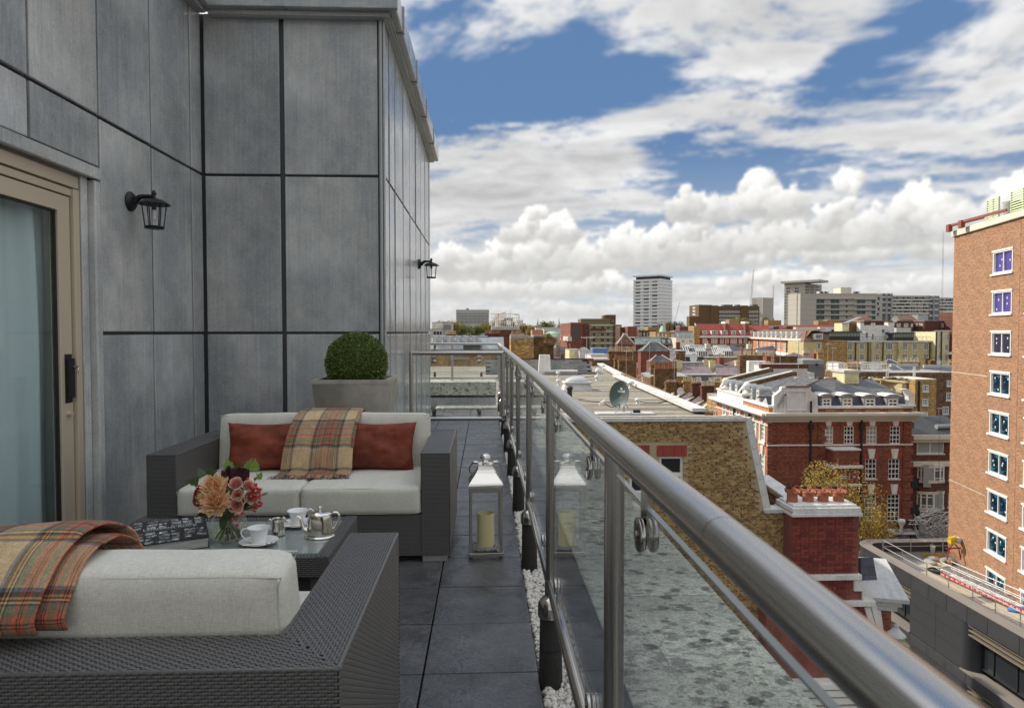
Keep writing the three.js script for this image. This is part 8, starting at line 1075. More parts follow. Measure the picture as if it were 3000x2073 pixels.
{// stepped white flats
const mk=(x0,x1,y0,rowsY,lab,d)=>{const S=block('white_banded_flats',lab,C5,x0,y0,x1,700,d,mat([0.14,0.115,0.095],0.8),{d: 20,group: 'white banded flats on the skyline',roof: PM.lightgrey});S.done();for (const y of rowsY){const q=S.r(C5,x0,y - 12,x1,y + 12,0.5);mesh('white_band',box(q[0] - 0.5,q[1] + 0.5,q[2],q[3],-0.1,0.9),PM.white,S.g);const n=Math.round((x1 - x0)/26),r=rng(y);for (let k=0;k < n;k++){const a=x0 + (x1 - x0)*(k + 0.15)/n,q2=S.r(C5,a,y + 14,a + 15,y + 44,0.1);part(S,'window',q2[0],q2[1],q2[2],q2[3],-0.1,0.12,r() < 0.35 ? PM.cream : r() < 0.5 ? glassDark : PM.grey);}}return S;};
const A=mk(735,1460,165,[180,248,312,376,444,512],'white banded flats with projecting dark end balconies behind the hotel',600),B=mk(1620,2080,205,[222,286,346,408,472,536,600],'white banded flats half hidden by the orange tower',640);
const f=A.r(C5,1460,175,1650,700,-3);part(A,'end_wing',f[0],f[1],G,f[3],-22,-2,mat([0.20,0.20,0.22],0.7));for (const y of [240,325,445,560]){const q=A.r(C5,1450,y - 22,1645,y + 16,-1.5);mesh('end_balcony',box(q[0],q[1],q[2],q[3],-3,-1),PM.lightgrey,A.g);}const q=A.r(C5,1548,170,1566,700,-1);part(A,'end_pier',q[0],q[1],G,q[3],-2,-0.4,PM.grey);
const D=block('grey_framed_flats','grey concrete framed flats between the hotel and the white banded flats',C5,545,130,750,700,430,mat([0.16,0.16,0.18],0.8),{d: 14});D.done();for (const y of [200,300,410,505]){const q2=D.r(C5,535,y - 18,750,y + 14,0.6);mesh('floor_band',box(q2[0],q2[1],q2[2],q2[3],-0.1,0.8),PM.lightgrey,D.g);}for (const x of [650,745]){const q2=D.r(C5,x - 12,130,x + 12,700,0.8);part(D,'pier',q2[0],q2[1],G,q2[3],0,1,PM.grey);}const D2=block('stepped_concrete_wing','stepped concrete wing at the hotel end',C5,445,140,550,700,400,PM.conc,{d: 12});D2.win([[478,195,515,255],[465,300,500,350],[478,400,512,460],[465,505,500,560]],{c: 1,r: 1,fr: 0.1,fm: PM.dark});D2.done();
const M=block('brown_mansion_row','brown brick mansion row with white casements behind the white pavilion',C5,205,655,1160,860,255,BM.dark,{d: 10,roof: PM.stone});M.win([[345,695,385,745],[390,695,430,745],[595,705,670,745],[845,705,920,775],[985,705,1070,775],[1120,710,1158,775]],{c: 3,r: 3,fr: 0.2,br: 0.12});M.done();const M2=block('brick_return_wing','angled brick wing with three white windows in the brown mansion row',C5,1165,655,1370,860,252,BM.dark,{d: 6,roof: PM.stone,A: [C5(1165,0)[0],257],B: [C5(1370,0)[0],252]});M2.win([[1215,705,1250,755],[1275,705,1305,755],[1312,705,1342,755]],{c: 2,r: 2,fr: 0.2});M2.done();const M3=block('brown_mansion_row','brown brick mansion end with paired white windows near the orange tower',C5,1370,655,1950,860,254,BM.dark,{d: 10,roof: PM.stone});M3.win([[1510,705,1545,750],[1560,705,1600,750],[1715,705,1755,780],[1825,705,1868,780],[1510,825,1545,858],[1715,830,1755,858],[1825,830,1868,858]],{c: 2,r: 2,fr: 0.2});M3.done();const bq=M3.r(C5,1612,655,1655,860,0.6);part(M3,'brick_pier',bq[0],bq[1],G,bq[3],-0.1,0.7,BM.dark);
for (const [a,b,lab] of [[900,1230,'steep dark red roof behind the mansion row'],[80,350,'dark red hipped roof beside the solar shed']]){const Q=block('red_gabled_attic',lab,C5,a,640,b,660,262,BM.dark,{d: 6});Q.done();slope(Q,0,Q.u,Q.top,Q.q(...C5((a + b)/2,545),-4)[1],0,-4,RM.brown);}const K=block('zinc_plant_box','grey zinc plant box on the mansion row roof',C5,1235,545,1440,650,262,PM.zinc,{d: 5});K.done(K.q(...C5(1300,680))[1]);const wt=block('brown_striped_tower','brown brick tower with white stripes touching the orange tower',C5,1950,485,2080,860,248,BM.dark,{d: 8});wt.done();for (let k=0;k < 6;k++){const q2=wt.r(C5,1950,488 + k*83,2080,497 + k*83,0.2);mesh('white_stripe',box(q2[0],q2[1],q2[2],q2[3],-0.1,0.2),PM.white,wt.g);}
}
{// grey office slab, antenna building and others to the left
const S=block('grey_office_slab','wide pale grey office slab rising above the autumn trees',C1,570,375,1208,700,1500,PM.lightgrey,{d: 30});S.done();for (const y of [452,496,526,556,585,612,640]) for (let k=0;k < 24;k++){const q=S.r(C1,585 + k*25.5,y - 8,600 + k*25.5,y + 6,0.3);part(S,'window',q[0],q[1],q[2],q[3],-0.2,0.3,glassDark);}for (const y of [385,430,475]){const q=S.r(C1,570,y - 4,1208,y + 4,0.5);part(S,'band',q[0],q[1],q[2],q[3],-0.2,0.8,PM.stone);}const q=S.r(C1,760,345,815,375);part(S,'roof_plant',q[0],q[1],q[2],q[3],-20,-5,PM.grey);
const N=block('mobile_mast_block','brown brick block crowded with white mobile phone antennas',C1,1250,760,1790,900,140,BM.dark,{d: 12,roof: PM.white});N.done();const br=N.r(C1,1250,700,1790,762,-1);part(N,'attic',br[0],br[1],br[2],br[3],-9,-1,PM.lightgrey);for (let k=0;k < 18;k++){const x=1270 + k*29,q2=N.r(C1,x,725,x + 14,742,-0.9);part(N,'window',q2[0],q2[1],q2[2],q2[3],-1.1,-0.95,glassDark);}for (let k=0;k < 14;k++){const x=1262 + k*40,a=N.q(...C1(x,700));mesh('rail_post',bar([a[0],a[1],-1],[a[0],a[1] + 2.6,-1],0.05,4),PM.white,N.g);}mesh('rail',merge([0.9,1.8,2.6].map(h=>box(br[0],br[1],br[3] + h - 0.05,br[3] + h + 0.05,-1.05,-0.95))),PM.white,N.g);
for (const [x,y0,h] of [[1242,590,90],[1350,570,130],[1385,575,120],[1410,570,70],[1580,580,90],[1605,580,90],[1745,570,110],[1795,580,100],[1822,575,90]]){const a=N.q(...C1(x,y0),-3),b=N.q(...C1(x,y0 + h),-3);mesh('antenna',bar([a[0],b[1],-3],[a[0],a[1],-3],0.28,8),PM.white,N.g);mesh('mast',bar([a[0] + 0.3,br[3],-3],[a[0] + 0.3,b[1] + 1,-3],0.08,5),PM.grey,N.g);}{const a=N.q(...C1(1785,700),-2),b=N.q(...C1(1785,485),-2),c=N.q(...C1(1690,465),-2);mesh('lamp_mast',merge([bar([a[0],a[1],-2],[b[0],b[1],-2],0.08,5),bar([b[0],b[1],-2],[c[0],c[1],-2],0.08,5)]),PM.grey,N.g);}{const a=N.q(...C1(1385,600),-2),t=N.q(...C1(1385,450),-2);mesh('mast',merge([bar([a[0],a[1] - 3,-2],[t[0],t[1],-2],0.1,5),...[0.2,0.45,0.7].map(k=>bar([a[0] - 1.4 + k,mix(a[1],t[1],k),-2],[a[0] + 1.6,mix(a[1],t[1],k) + 0.8,-2],0.08,4))]),terra[3],N.g);}
const L=block('grey_plant_roof_house','grey rendered block with louvred plant room at the penthouse edge',C1,60,760,300,900,100,PM.lightgrey,{d: 8});L.win([[130,795,180,860],[190,795,240,860],[250,795,290,860]],{c: 2,r: 2,fm: PM.dark});L.done();const L2=block('louvred_plant_room','white framed louvred plant room above the grey block',C1,300,640,485,870,102,PM.lightgrey,{d: 5});L2.done();const lq=L2.r(C1,318,660,465,755,0.1);for (let k=0;k < 12;k++) part(L2,'louvre_blade',lq[0],lq[1],mix(lq[2],lq[3],k/12),mix(lq[2],lq[3],(k + 0.7)/12),-0.1,0.12,PM.grey);const L3=block('white_roof_box','small white roof box beside the louvred plant room',C1,100,630,300,760,106,PM.cream,{d: 5});L3.done();
// mansard terrace with many small dormers, seen over the far rail
const M=block('dormered_brick_terrace','yellow brick terrace with a row of lead dormers beyond the far rail',C1,60,1160,1500,1600,72,BM.yellow,{d: 10});M.win([[255,1480,320,1700],[340,1480,425,1700],[635,1470,700,1700],[715,1470,795,1700],[1240,1290,1300,1440],[1310,1290,1375,1440]],{c: 1,r: 2,fm: mat([0.28,0.27,0.20],0.7),fr: 0.1});M.done();const yt=M.q(...C1(500,905),-2.5)[1];slope(M,0,M.u,M.top,yt,0,-2.5,PM.zinc,'mansard');part(M,'roof',0,M.u*0.78,yt,yt + 0.12,-8,-2.5,PM.zinc);for (const x of [120,265,400,570,725,880]){const q2=M.r(C1,x,890,x + 75,960,-1);part(M,'dormer',q2[0],q2[1],q2[2] - 0.5,q2[3],-3,-1,PM.lightgrey);const o=winGeo(q2[1] - q2[0] - 0.3,q2[3] - q2[2],3,2,0.1,0.05,true),w=mesh('window',o.f,frameWhite,M.g);w.position.set(q2[0] + 0.15,q2[2] - 0.3,-1);mesh('pane',o.p,glassDark,w);}part(M,'solar_panel',...M.r(C1,705,1030,1075,1150,0.6),0.5,0.6,mat([0.035,0.035,0.045],0.3));for (let k=0;k < 6;k++){const q2=M.r(C1,460 + k*62,1285,510 + k*62,1345,0.3);part(M,'clerestory',q2[0],q2[1],q2[2],q2[3],-0.1,0.3,curtainPane);}
const Wp=block('brick_party_wall','broad brick party wall rising behind the slate housing',C1,1630,930,2068,1500,50,BM.yellow,{d: 3});Wp.done();const q5=Wp.r(C1,1625,860,1960,925,-0.5);part(Wp,'zinc_cap',q5[0],q5[1],q5[2],q5[3],-2.5,-0.2,PM.zinc);const Wp2=block('shaded_brick_gable','dark stepped brick gable behind the party wall',C2,88,700,280,1200,53,BM.brown,{d: 3});Wp2.done();
}
// ---- chimney stacks
const POT='clay potted chimney stacks among the roofs';
for (const [C,a,b,c,d,dep,m,n,ph,pm,lab] of [
[C2,275,830,478,1140,57,'brown',7,70,0,'brown stack with seven red pots beside the shaded gable'],[C1,385,855,560,900,85,'brown',7,70,[1,3],'low stack with tan pots in front of the louvred plant room'],[C1,1130,840,1420,900,80,'dark',10,60,0,'wide stack with ten red pots left of the mobile mast block'],[C1,1640,850,1860,880,70,'yellow',8,60,[1,3],'stack with tan pots on top of the party wall'],
[C2,1545,990,2080,1290,95,'brown',16,90,[1,2,1],'broad brown stack carrying sixteen tan pots in a row'],[C2,1660,1135,1740,1300,88,'brown',3,80,0,'narrow brown stack with red pots below the broad stack'],[C2,1740,1165,2020,1300,86,'brown',7,70,0,'low brown stack with dark red pots and aerials'],
[C3,15,1290,105,1500,105,'pale',1,60,3,'thin yellow end stack with one orange pot'],[C3,885,1170,980,1420,150,'pale',1,30,3,'yellow end stack at the near end of the purple slate roof'],[C3,790,1150,890,1300,152,'pale',1,30,3,'yellow end stack behind the brown stack with tall red pots'],[C3,1400,1160,1500,1300,160,'pale',1,30,3,'yellow end stack in front of the zinc penthouse'],[C3,1520,1170,1625,1470,150,'pale',1,30,3,'tall yellow end stack between the two purple slate roofs'],[C3,2020,1170,2095,1290,150,'pale',0,0,3,'small pale stack behind the big dark stack'],
[C6,455,270,875,760,110,'brown',11,130,0,'tall brown stack with eleven long red pots beside white casements'],[C6,380,190,470,420,116,'brown',4,90,[0,3],'dark stack with red pots behind the tall brown stack'],[C6,670,525,905,740,100,'brown',8,45,[0,2],'short brown stack with low red and white pots'],[C6,890,545,1000,720,100,'brown',1,60,0,'curved brown flank stack with one red pot'],[C6,1010,505,1190,740,102,'yellow',5,90,1,'tan stack with five ribbed tan pots'],[C6,1178,545,1380,880,98,'dark',5,95,2,'plum coloured stack with five cream pots'],[C6,1368,600,1600,920,94,'dark',6,95,2,'plum coloured stack with six cream pots nearest the white ball finials'],[C6,1580,500,1760,620,112,'yellow',5,80,1,'tan stack with five pots behind the plum stacks'],[C6,1760,460,1950,560,110,'yellow',6,70,0,'stack with a cluster of dark red pots beside the mansion roof'],
[C3,2100,1070,2540,1584,88,'brown',0,0,0,'massive dark brown party stack with four odd pots'],[C4,585,1345,1035,1520,96,'brown',0,0,0,'wide dark brick stack behind the white rendered wall'],[C3,875,810,940,990,200,'red',1,20,3,'tall thin red brick stack before the cream terrace'],[C3,1840,830,1910,910,190,'red',0,0,3,'small red brick stack above the zinc penthouse'],
[C8,430,195,680,260,135,'yellow',10,70,2,'stack with ten cream pots left of the slate hip'],[C8,880,140,1300,230,140,'yellow',14,80,[2,1],'long stack with fourteen cream and tan pots'],[C5,1400,1390,1500,1470,150,'brown',0,0,0,'plain brown stack below the yellow terrace drain pipe'],[C8,1500,110,1610,190,145,'brown',2,25,3,'small brown stack beside the two white dishes'],[C8,1870,150,2030,210,150,'yellow',8,65,2,'stack with white pots against the orange tower'],[C4,2010,1500,2260,1570,120,'yellow',9,70,3,'stack with nine bright orange pots above the roof rails'],[C4,1440,1270,1560,1340,150,'yellow',4,50,3,'small stack with orange pots before the yellow terrace'],[C4,420,1455,520,1500,140,'pale',2,25,3,'pale stack end in front of the orange terrace'],[C8,-480,180,-280,240,130,'yellow',6,60,3,'stack with red pots between roof rails'],
]) stack(C,a,b,c,d,dep,m==='pale' ? PM.pale : BM[m],{n,ph,pm,label: lab,group: POT});
{const S=site('odd_pots','x','chimney',[C4(0,0)[0],88],[C4(330,0)[0],88]);S.g.name='chimney_pot_group';tag(S.g,'group of four odd red and tan pots on the massive party stack','chimney pots');for (const [x,h,m] of [[-40,130,0],[40,120,1],[150,120,0],[205,120,1]]){const q=S.r(C4,x - 22,1320 - h,x + 22,1320,-0.4),p=mesh('chimney_pot',potGeo,terra[m],S.g);p.position.set((q[0] + q[1])/2,q[2] + 0.05,-0.4);p.scale.set(1.35,q[3] - q[2],1.35);}}
// ---- mews and roofs in the dip behind the flat roof
function roofPlate(name,label,C,pts,m,group){const P=pts.map(([x,y,d])=>at(...C(x,y),d)),g=thing(name,label,'roof',P[0].toArray(),0,group);slab3(P,0.25,m,g,'slates');return [g,P];}
{
const MG='lean-to roofs of the mews';
for (const [pts,m,lab] of [[[[470,740,100],[560,770,98],[700,680,106],[650,640,108]],RM.purple,'narrow slate lean-to roof under the tall brown stack'],[[[560,790,97],[690,840,95],[885,690,104],[815,655,105]],RM.purple,'second slate lean-to roof with coped edge'],[[[690,850,95],[800,880,93],[1000,740,101],[900,700,103]],RM.slate,'grey slate lean-to roof carrying a small dish'],[[[865,880,92],[975,945,90],[1180,830,97],[1170,690,100]],RM.purple,'plum slate lean-to roof left of the plum stack'],[[[1045,970,89],[1150,1035,87],[1370,900,94],[1360,760,97]],RM.purple,'plum slate lean-to roof between the two plum stacks'],[[[1225,1040,86],[1320,1080,84],[1475,960,90],[1470,880,93]],RM.purple,'last plum slate lean-to roof beside the yellow house end']]){const [g,P]=roofPlate('mews_roof',lab,C6,pts,m,MG);const lo=v=>v.clone().sub(g.position).toArray();mesh('edge_coping',beam(lo(P[1].clone().add(V(0.1,0.15,0))),lo(P[2].clone().add(V(0.1,0.15,0))),0.35,0.2),PM.pale,g);mesh('party_wall',(()=>{const q=[P[1],P[2],P[2].clone().setY(-16),P[1].clone().setY(-16)];const o=slab3(q,0.25,BM.brown,g,'tmp');g.remove(o);const k=o.geometry.clone();o.updateMatrix();return k.applyMatrix4(o.matrix);})(),BM.brown,g);mesh('front_wall',(()=>{const q=[P[0],P[1],P[1].clone().setY(-16),P[0].clone().setY(-16)];const o=slab3(q,0.25,BM.brown,g,'tmp');g.remove(o);o.updateMatrix();return o.geometry.clone().applyMatrix4(o.matrix);})(),BM.brown,g);}
const H=block('yellow_mews_house','yellow brick mews house end with white windows next to the mansion street front',C6,1470,800,1740,1300,0,BM.yellow,{A: [C6(1470,0)[0],86],B: [C6(1735,0)[0],80],d: 5});H.win([[1500,960,1545,1160],[1590,985,1630,1165],[1665,1020,1715,1160]],{c: 2,r: 4,fr: 0.12});H.done();
const K=block('white_casement_mews','low tan mews house with a band of tall white casements',C6,190,385,375,700,0,BM.yellow,{A: [C6(190,0)[0],122],B: [C6(375,0)[0],112],d: 6});const yt=K.q(...C6(280,400))[1];K.win([[200,480,225,610],[235,495,262,625],[272,510,298,645],[308,525,334,660],[340,540,362,675]],{c: 1,r: 2,fr: 0.15,pm: curtainPane});K.done();const K2=block('brown_mews_wall','plain brown brick mews wall right of the white casements',C6,372,440,460,740,112,BM.brown,{d: 5});K2.done();
for (const [pts,lab] of [[[[985,1440,140],[1600,1440,140],[1490,1275,152],[985,1270,152]],'purple slate roof slope between yellow end stacks'],[[[1640,1450,138],[2100,1450,138],[2100,1280,150],[1630,1280,150]],'second purple slate roof slope behind the massive party stack'],[[[180,1440,118],[380,1560,114],[470,1380,124],[350,1320,128]],'purple slate roof with box gutter beside the white casements']]){const [g,P]=roofPlate('purple_slate_roof',lab,C3,pts,RM.purple,'purple slate roofs');mesh('ridge_flashing',beam([P[3].x - P[0].x,P[3].y - P[0].y + 0.1,P[3].z - P[0].z],[P[2].x - P[0].x,P[2].y - P[0].y + 0.1,P[2].z - P[0].z],0.3,0.15),PM.zinc,g);}
const fr=block('purple_mansard_house','purple slate mansard house with white dormer windows under the purple slope',C3,985,1445,2100,1600,138,mat([0.19,0.16,0.18],0.7,{map: mottle}),{d: 8});fr.win([[1255,1475,1345,1560],[1495,1485,1560,1555]],{c: 3,r: 3,fr: 0.2,br: 0.1});fr.done();
const bk=block('small_dormer_row','dark attic row with two small white dormers behind the purple slope',C3,985,1205,1400,1280,156,PM.grey,{d: 4});bk.win([[1140,1235,1225,1275],[1310,1235,1390,1275]],{c: 3,r: 1,fr: 0.2});bk.done();
const BB=block('brown_walled_terrace','brown brick terrace wall with a white coping and two white dishes',C3,790,975,1040,1250,165,BM.brown,{d: 5,roof: PM.cream});BB.done();const dk=block('dark_roof_deck','dark roof deck wall carrying an oval white dish',C3,1040,1090,1400,1200,168,PM.dark,{d: 5});dk.done();const gw=block('garden_roof_wall','ochre roof terrace wall below the zinc penthouses',C3,1380,1105,2100,1260,172,BM.yellow,{d: 5});gw.done();
// two zinc penthouses
for (const [a,b,c,lab] of [[1040,1480,880,'zinc clad penthouse with sloping roof lights above the terrace wall'],[1600,1985,890,'zinc clad penthouse with white standing seam end']]){const Q=block('zinc_penthouse',lab,C3,a,1050,b,1110,185,PM.zinc,{d: 7,group: 'zinc penthouses'});Q.win([[b - 170,985,b - 130,1100],[b - 120,985,b - 80,1100]].map(q=>[q[0],1060,q[2],1105]),{c: 2,r: 1});Q.done(Q.q(...C3(a,1120))[1]);const yt2=Q.q(...C3((a + b)/2,c),-3)[1];slope(Q,0,Q.u,Q.top,yt2,0.2,-3,PM.lightgrey,'roof',2.2,a > 1500 ? 0.2 : 0);part(Q,'roof',2,Q.u,yt2 - 0.1,yt2 + 0.25,-7,-2.9,PM.lightgrey);const q=Q.r(C3,b - 180,980,b - 10,1100,0.4);part(Q,'glazed_front',q[0],q[1],q[2],q[3],-1,0.5,glassGreen);for (let k=0;k < 6;k++){const x=mix(q[0],q[1],k/5);part(Q,'door_frame',x - 0.08,x + 0.08,q[2],q[3],0.45,0.6,frameWhite);}for (let k=0;k < 10;k++){const x=Q.u*k/10;slope(Q,x,x + 0.12,Q.top + 0.05,yt2 + 0.05,0.25,-2.95,PM.white,'standing_seam');}if (a < 1500) for (let k=0;k < 4;k++) slope(Q,Q.u*(0.22 + k*0.07),Q.u*(0.26 + k*0.07),mix(Q.top,yt2,0.35) + 0.12,mix(Q.top,yt2,0.75) + 0.12,-0.9,-2.1,glassDark,'roof_light');}
// hipped and pyramid roofs
const pyr=(C,xl,xr,yb,xt,yt,dep,m,lab,name='pyramid_roof')=>{const a=at(...C(xl,yb),dep),b=at(...C(xr,yb),dep),t=at(...C(xt,yt),dep + 3),w=b.x - a.x,g=thing(name,lab,'roof',[(a.x + b.x)/2,a.y,a.z - w*0.35],0,'hipped roofs among the chimneys');const rg=w*(name==='pyramid_roof' ? 0.02 : 0.12);const h=t.y - a.y;const P=[[-w/2,0,w*0.35],[w/2,0,w*0.35],[w/2,0,-w*0.35],[-w/2,0,-w*0.35]],R=[[-rg,h,0],[rg,h,0]];const tri=[];const add=(...l)=>l.forEach(p=>tri.push(...p));add(P[0],P[1],R[1]);add(P[0],R[1],R[0]);add(P[1],P[2],R[1]);add(P[2],P[3],R[0]);add(P[2],R[0],R[1]);add(P[3],P[0],R[0]);const q=new THREE.BufferGeometry();q.setAttribute('position',new THREE.Float32BufferAttribute(tri,3));q.computeVertexNormals();mesh('roof',uvm(q),m,g);mesh('wall',uvm(box(-w*0.47,w*0.47,-9,0,-w*0.33,w*0.33)),BM.red,g);for (const s of [-1,1]) mesh('hip_ridge',beam([s*w/2,0.05,w*0.35],[s*rg,h + 0.05,0],0.35,0.2),PM.stone,g);};
pyr(C2,1700,2045,850,1870,650,150,RM.brown,'brown pyramid roof in front of the olive flats');pyr(C3,195,765,985,455,805,150,RM.slate,'large grey hipped roof with a flat crown','hipped_roof');pyr(C3,350,790,1190,560,1060,130,RM.slate,'smaller grey hipped roof behind the red pots','hipped_roof');pyr(C2,1650,1900,1370,1780,1240,90,RM.brown,'small brown gabled roof at the end of the side parapet');pyr(C8,590,895,175,770,80,140,RM.purple,'purple hipped roof with red ridge beside the cream pots');
// white wall with brick capping, shed, air conditioner
const Wh=block('white_rendered_wall','white rendered roof wall with brick capping behind the mansion',C7,345,195,1230,460,80,PM.gablewhite,{d: 2});Wh.done();mesh('brick_capping',uvm(rbox(-0.1,Wh.u + 0.1,Wh.top - 0.35,Wh.top + 0.12,-0.6,0.1,0.02)),BM.dark,Wh.g);const lw=Wh.r(C7,1215,340,1370,460);part(Wh,'lower_wall',lw[0],lw[1],lw[2],lw[3],-2,-0.1,PM.gablewhite);
const Sh=block('zinc_shed','ribbed grey zinc lift shed on the roof behind the white wall',C7,1140,105,1552,370,100,PM.zinc,{d: 4});Sh.done(Sh.q(...C7(1300,400))[1]);for (let k=0;k < 16;k++) part(Sh,'rib',Sh.u*(0.22 + k*0.05),Sh.u*(0.235 + k*0.05),Sh.top - 8,Sh.top - 0.5,0,0.12,PM.grey);{const q=Sh.r(C7,1390,165,1435,200,0.1);part(Sh,'vent',q[0],q[1],q[2],q[3],0,0.2,iron);}
{const a=at(...C7(260,235),84),g=thing('air_conditioner','white air conditioning unit fixed to the massive party stack','air conditioner',a.toArray());mesh('case',rbox(-1.1,1.1,-0.8,0.8,-0.8,0,0.05),PM.white,g);mesh('fan_grille',lathe([[0,0.02],[0.55,0.02],[0.58,0]],24).rotateX(Math.PI/2).translate(0.45,0,0.01),iron,g);}
// brown brick backs to the right
const J=block('brown_brick_rear_houses','tall brown stock brick backs with white sash windows behind the mansion',C8,680,345,2030,1200,122,BM.brown,{d: 12});J.win([[1815,485,1935,605],[1805,720,1928,880],[1735,990,1855,1145]],{c: 3,r: 4,fr: 0.16,br: 0.07,sill: PM.white});J.done();const J2=block('brown_brick_closet_wing','projecting yellow brown closet wing with three sash windows',C8,1215,475,1625,1200,114,BM.yellow,{d: 7,roof: PM.cream});J2.win([[1348,568,1465,710],[1345,840,1460,978],[1345,1095,1450,1200]],{c: 3,r: 4,fr: 0.16,br: 0.07,sill: PM.white});J2.done();{const a=J2.q(...C8(1270,500));mesh('drain_pipe',bar([a[0],G,0.2],[a[0],a[1],0.2],0.16,6),iron,J2.g);}const J3=block('cream_capped_wing','narrow brown wing with cream painted top',C8,1050,460,1215,900,116,BM.brown,{d: 5});J3.done();const cq=J3.r(C8,1055,462,1212,528,0.05);part(J3,'cream_band',cq[0],cq[1],cq[2],cq[3],-0.1,0.06,PM.cream);
for (const [pts,lab] of [[[[780,330,126],[1320,330,126],[1250,225,134],[720,225,134]],'dark slate slope with two white ladders'],[[[1390,360,126],[2040,360,126],[2040,255,134],[1360,245,134]],'dark slate slope with long pale ridge beside the orange tower']]){const [g,P]=roofPlate('dark_slate_slope',lab,C8,pts,RM.blue,'dark slate slopes');mesh('ridge_board',beam([P[3].x - P[0].x,P[3].y - P[0].y + 0.3,P[3].z - P[0].z],[P[2].x - P[0].x,P[2].y - P[0].y + 0.3,P[2].z - P[0].z],0.4,0.6),PM.lightgrey,g);}
for (const [C,x0,y0,x1,y1,d,lab] of [[C8,645,200,680,450,118,'white roof ladder left of the slate slope'],[C8,1165,225,1200,450,118,'white roof ladder against the brown backs'],[C8,1030,215,1100,325,127,'white ladder lying on the dark slate slope']]){const a=at(...C(x0,y1),d),b=at(...C(x0,y0),d),w=at(...C(x1,y1),d).x - a.x,sh=C8===C&&x1 - x0 > 50 ? -2 : 0,g=thing('roof_ladder',lab,'ladder',a.toArray(),0,'white ladders on the roofs'),h=b.y - a.y;mesh('stile',bar([0,0,0],[sh,h,0],0.07,5),PM.white,g);mesh('stile',bar([w*(sh ? 0.35 : 1),0,0],[w*(sh ? 0.35 : 1) + sh,h,0],0.07,5),PM.white,g);for (let k=1;k < 9;k++) mesh('rung',bar([sh*k/9,h*k/9,0],[w*(sh ? 0.35 : 1) + sh*k/9,h*k/9,0],0.04,4),PM.white,g);}
// hipped right side of the mansion roof, with raking brick wall
const [rg2,RP]=roofPlate('mansion_side_roof','dark slate side slope of the mansion roof running down to the scroll',C8,[[-350,790,63.2],[930,790,63.2],[360,460,69],[-350,455,69]],RM.blue);{const lo=(x,y,d)=>at(...C8(x,y),d).sub(rg2.position).toArray();mesh('raking_wall',beam(lo(560,545,70),lo(985,650,67),0.5,0.9),PM.yellow,rg2);mesh('raking_coping',beam(lo(395,462,70),lo(1040,530,67),0.7,0.16),PM.yellow,rg2);}
// dishes
for (const [C,x,y,d,R,lab] of [[C3,1207,1110,160,2.2,'oval white dish on the dark roof deck'],[C3,790,1010,160,2.0,'white dish at the corner of the brown terrace wall'],[C3,800,1075,159,2.2,'lower white dish at the corner of the brown terrace wall'],[C2,1060,1075,120,3.2,'big pale grey dish behind the slate housing'],[C6,950,700,97,1.2,'small pale dish on the grey lean-to roof'],[C8,400,215,130,2.0,'mesh dish beside the cream pots'],[C8,470,235,130,2.1,'second mesh dish beside the cream pots'],[C5,810,620,250,2.6,'white dish on the brown mansion row roof'],[C8,1660,130,148,1.2,'upper white dish below the yellow house'],[C8,1665,165,148,1.2,'lower white dish below the yellow house'],[C7,955,405,78,1.0,'pale dish in front of the white rendered wall']]){const p=at(...C(x,y),d),g=thing('roof_dish',lab,'satellite dish',p.toArray(),-0.5,'dishes on the far roofs');mesh('reflector',lathe([[0,0],[0.28,0.03],[0.5,0.1]],20).rotateX(Math.PI/2 - 0.2).scale(R*0.8,R,R),mat([0.60,0.60,0.58],0.6,{side: THREE.DoubleSide}),g);mesh('mast',bar([0,-R*0.9,-0.1],[0,0,-0.1],0.04*R,5),PM.grey,g);}
// roof rails of the houses beyond the mansion
for (const [C,x0,x1,y,d,lab] of [[C8,-30,700,290,128,'white roof terrace railing in front of the mesh dishes'],[C7,1600,2310,270,118,'white roof terrace railing behind the mansion chimney'],[C6,1600,1740,590,96,'grey pipe railing behind the white ball finial']]){const a=at(...C(x0,y),d),b=at(...C(x1,y),d),g=thing('roof_railing',lab,'railing',[a.x,a.y,a.z],0,'roof terrace railings'),L=b.x - a.x,n=Math.round(L/1.1);for (let k=0;k<=n;k++) mesh('post',bar([L*k/n,-0.5,0],[L*k/n,1.1,0],0.05,4),PM.white,g);for (const h of [0.55,1.1]) mesh('rail',bar([0,h,0],[L,h,0],0.05,4),PM.white,g);}
const gl=block('roof_conservatory','white framed roof conservatory among the roof terraces',C4,1830,1475,1985,1584,124,PM.white,{d: 4});gl.win(grid([[1840,1880],[1890,1930],[1940,1978]],[[1490,1570]]),{c: 2,r: 2,fr: 0.12});gl.done();const gl2=block('grey_conservatory','grey roof conservatory left of the mesh dishes',C8,160,150,410,300,132,PM.lightgrey,{d: 4});gl2.win(grid([[175,225],[235,285],[295,340],[350,400]],[[180,260]]),{c: 2,r: 2,fr: 0.12});gl2.done();const fl=block('brown_parapet_row','long brown brick parapet below the roof terraces',C8,-200,330,700,470,119,BM.brown,{d: 6});fl.done();
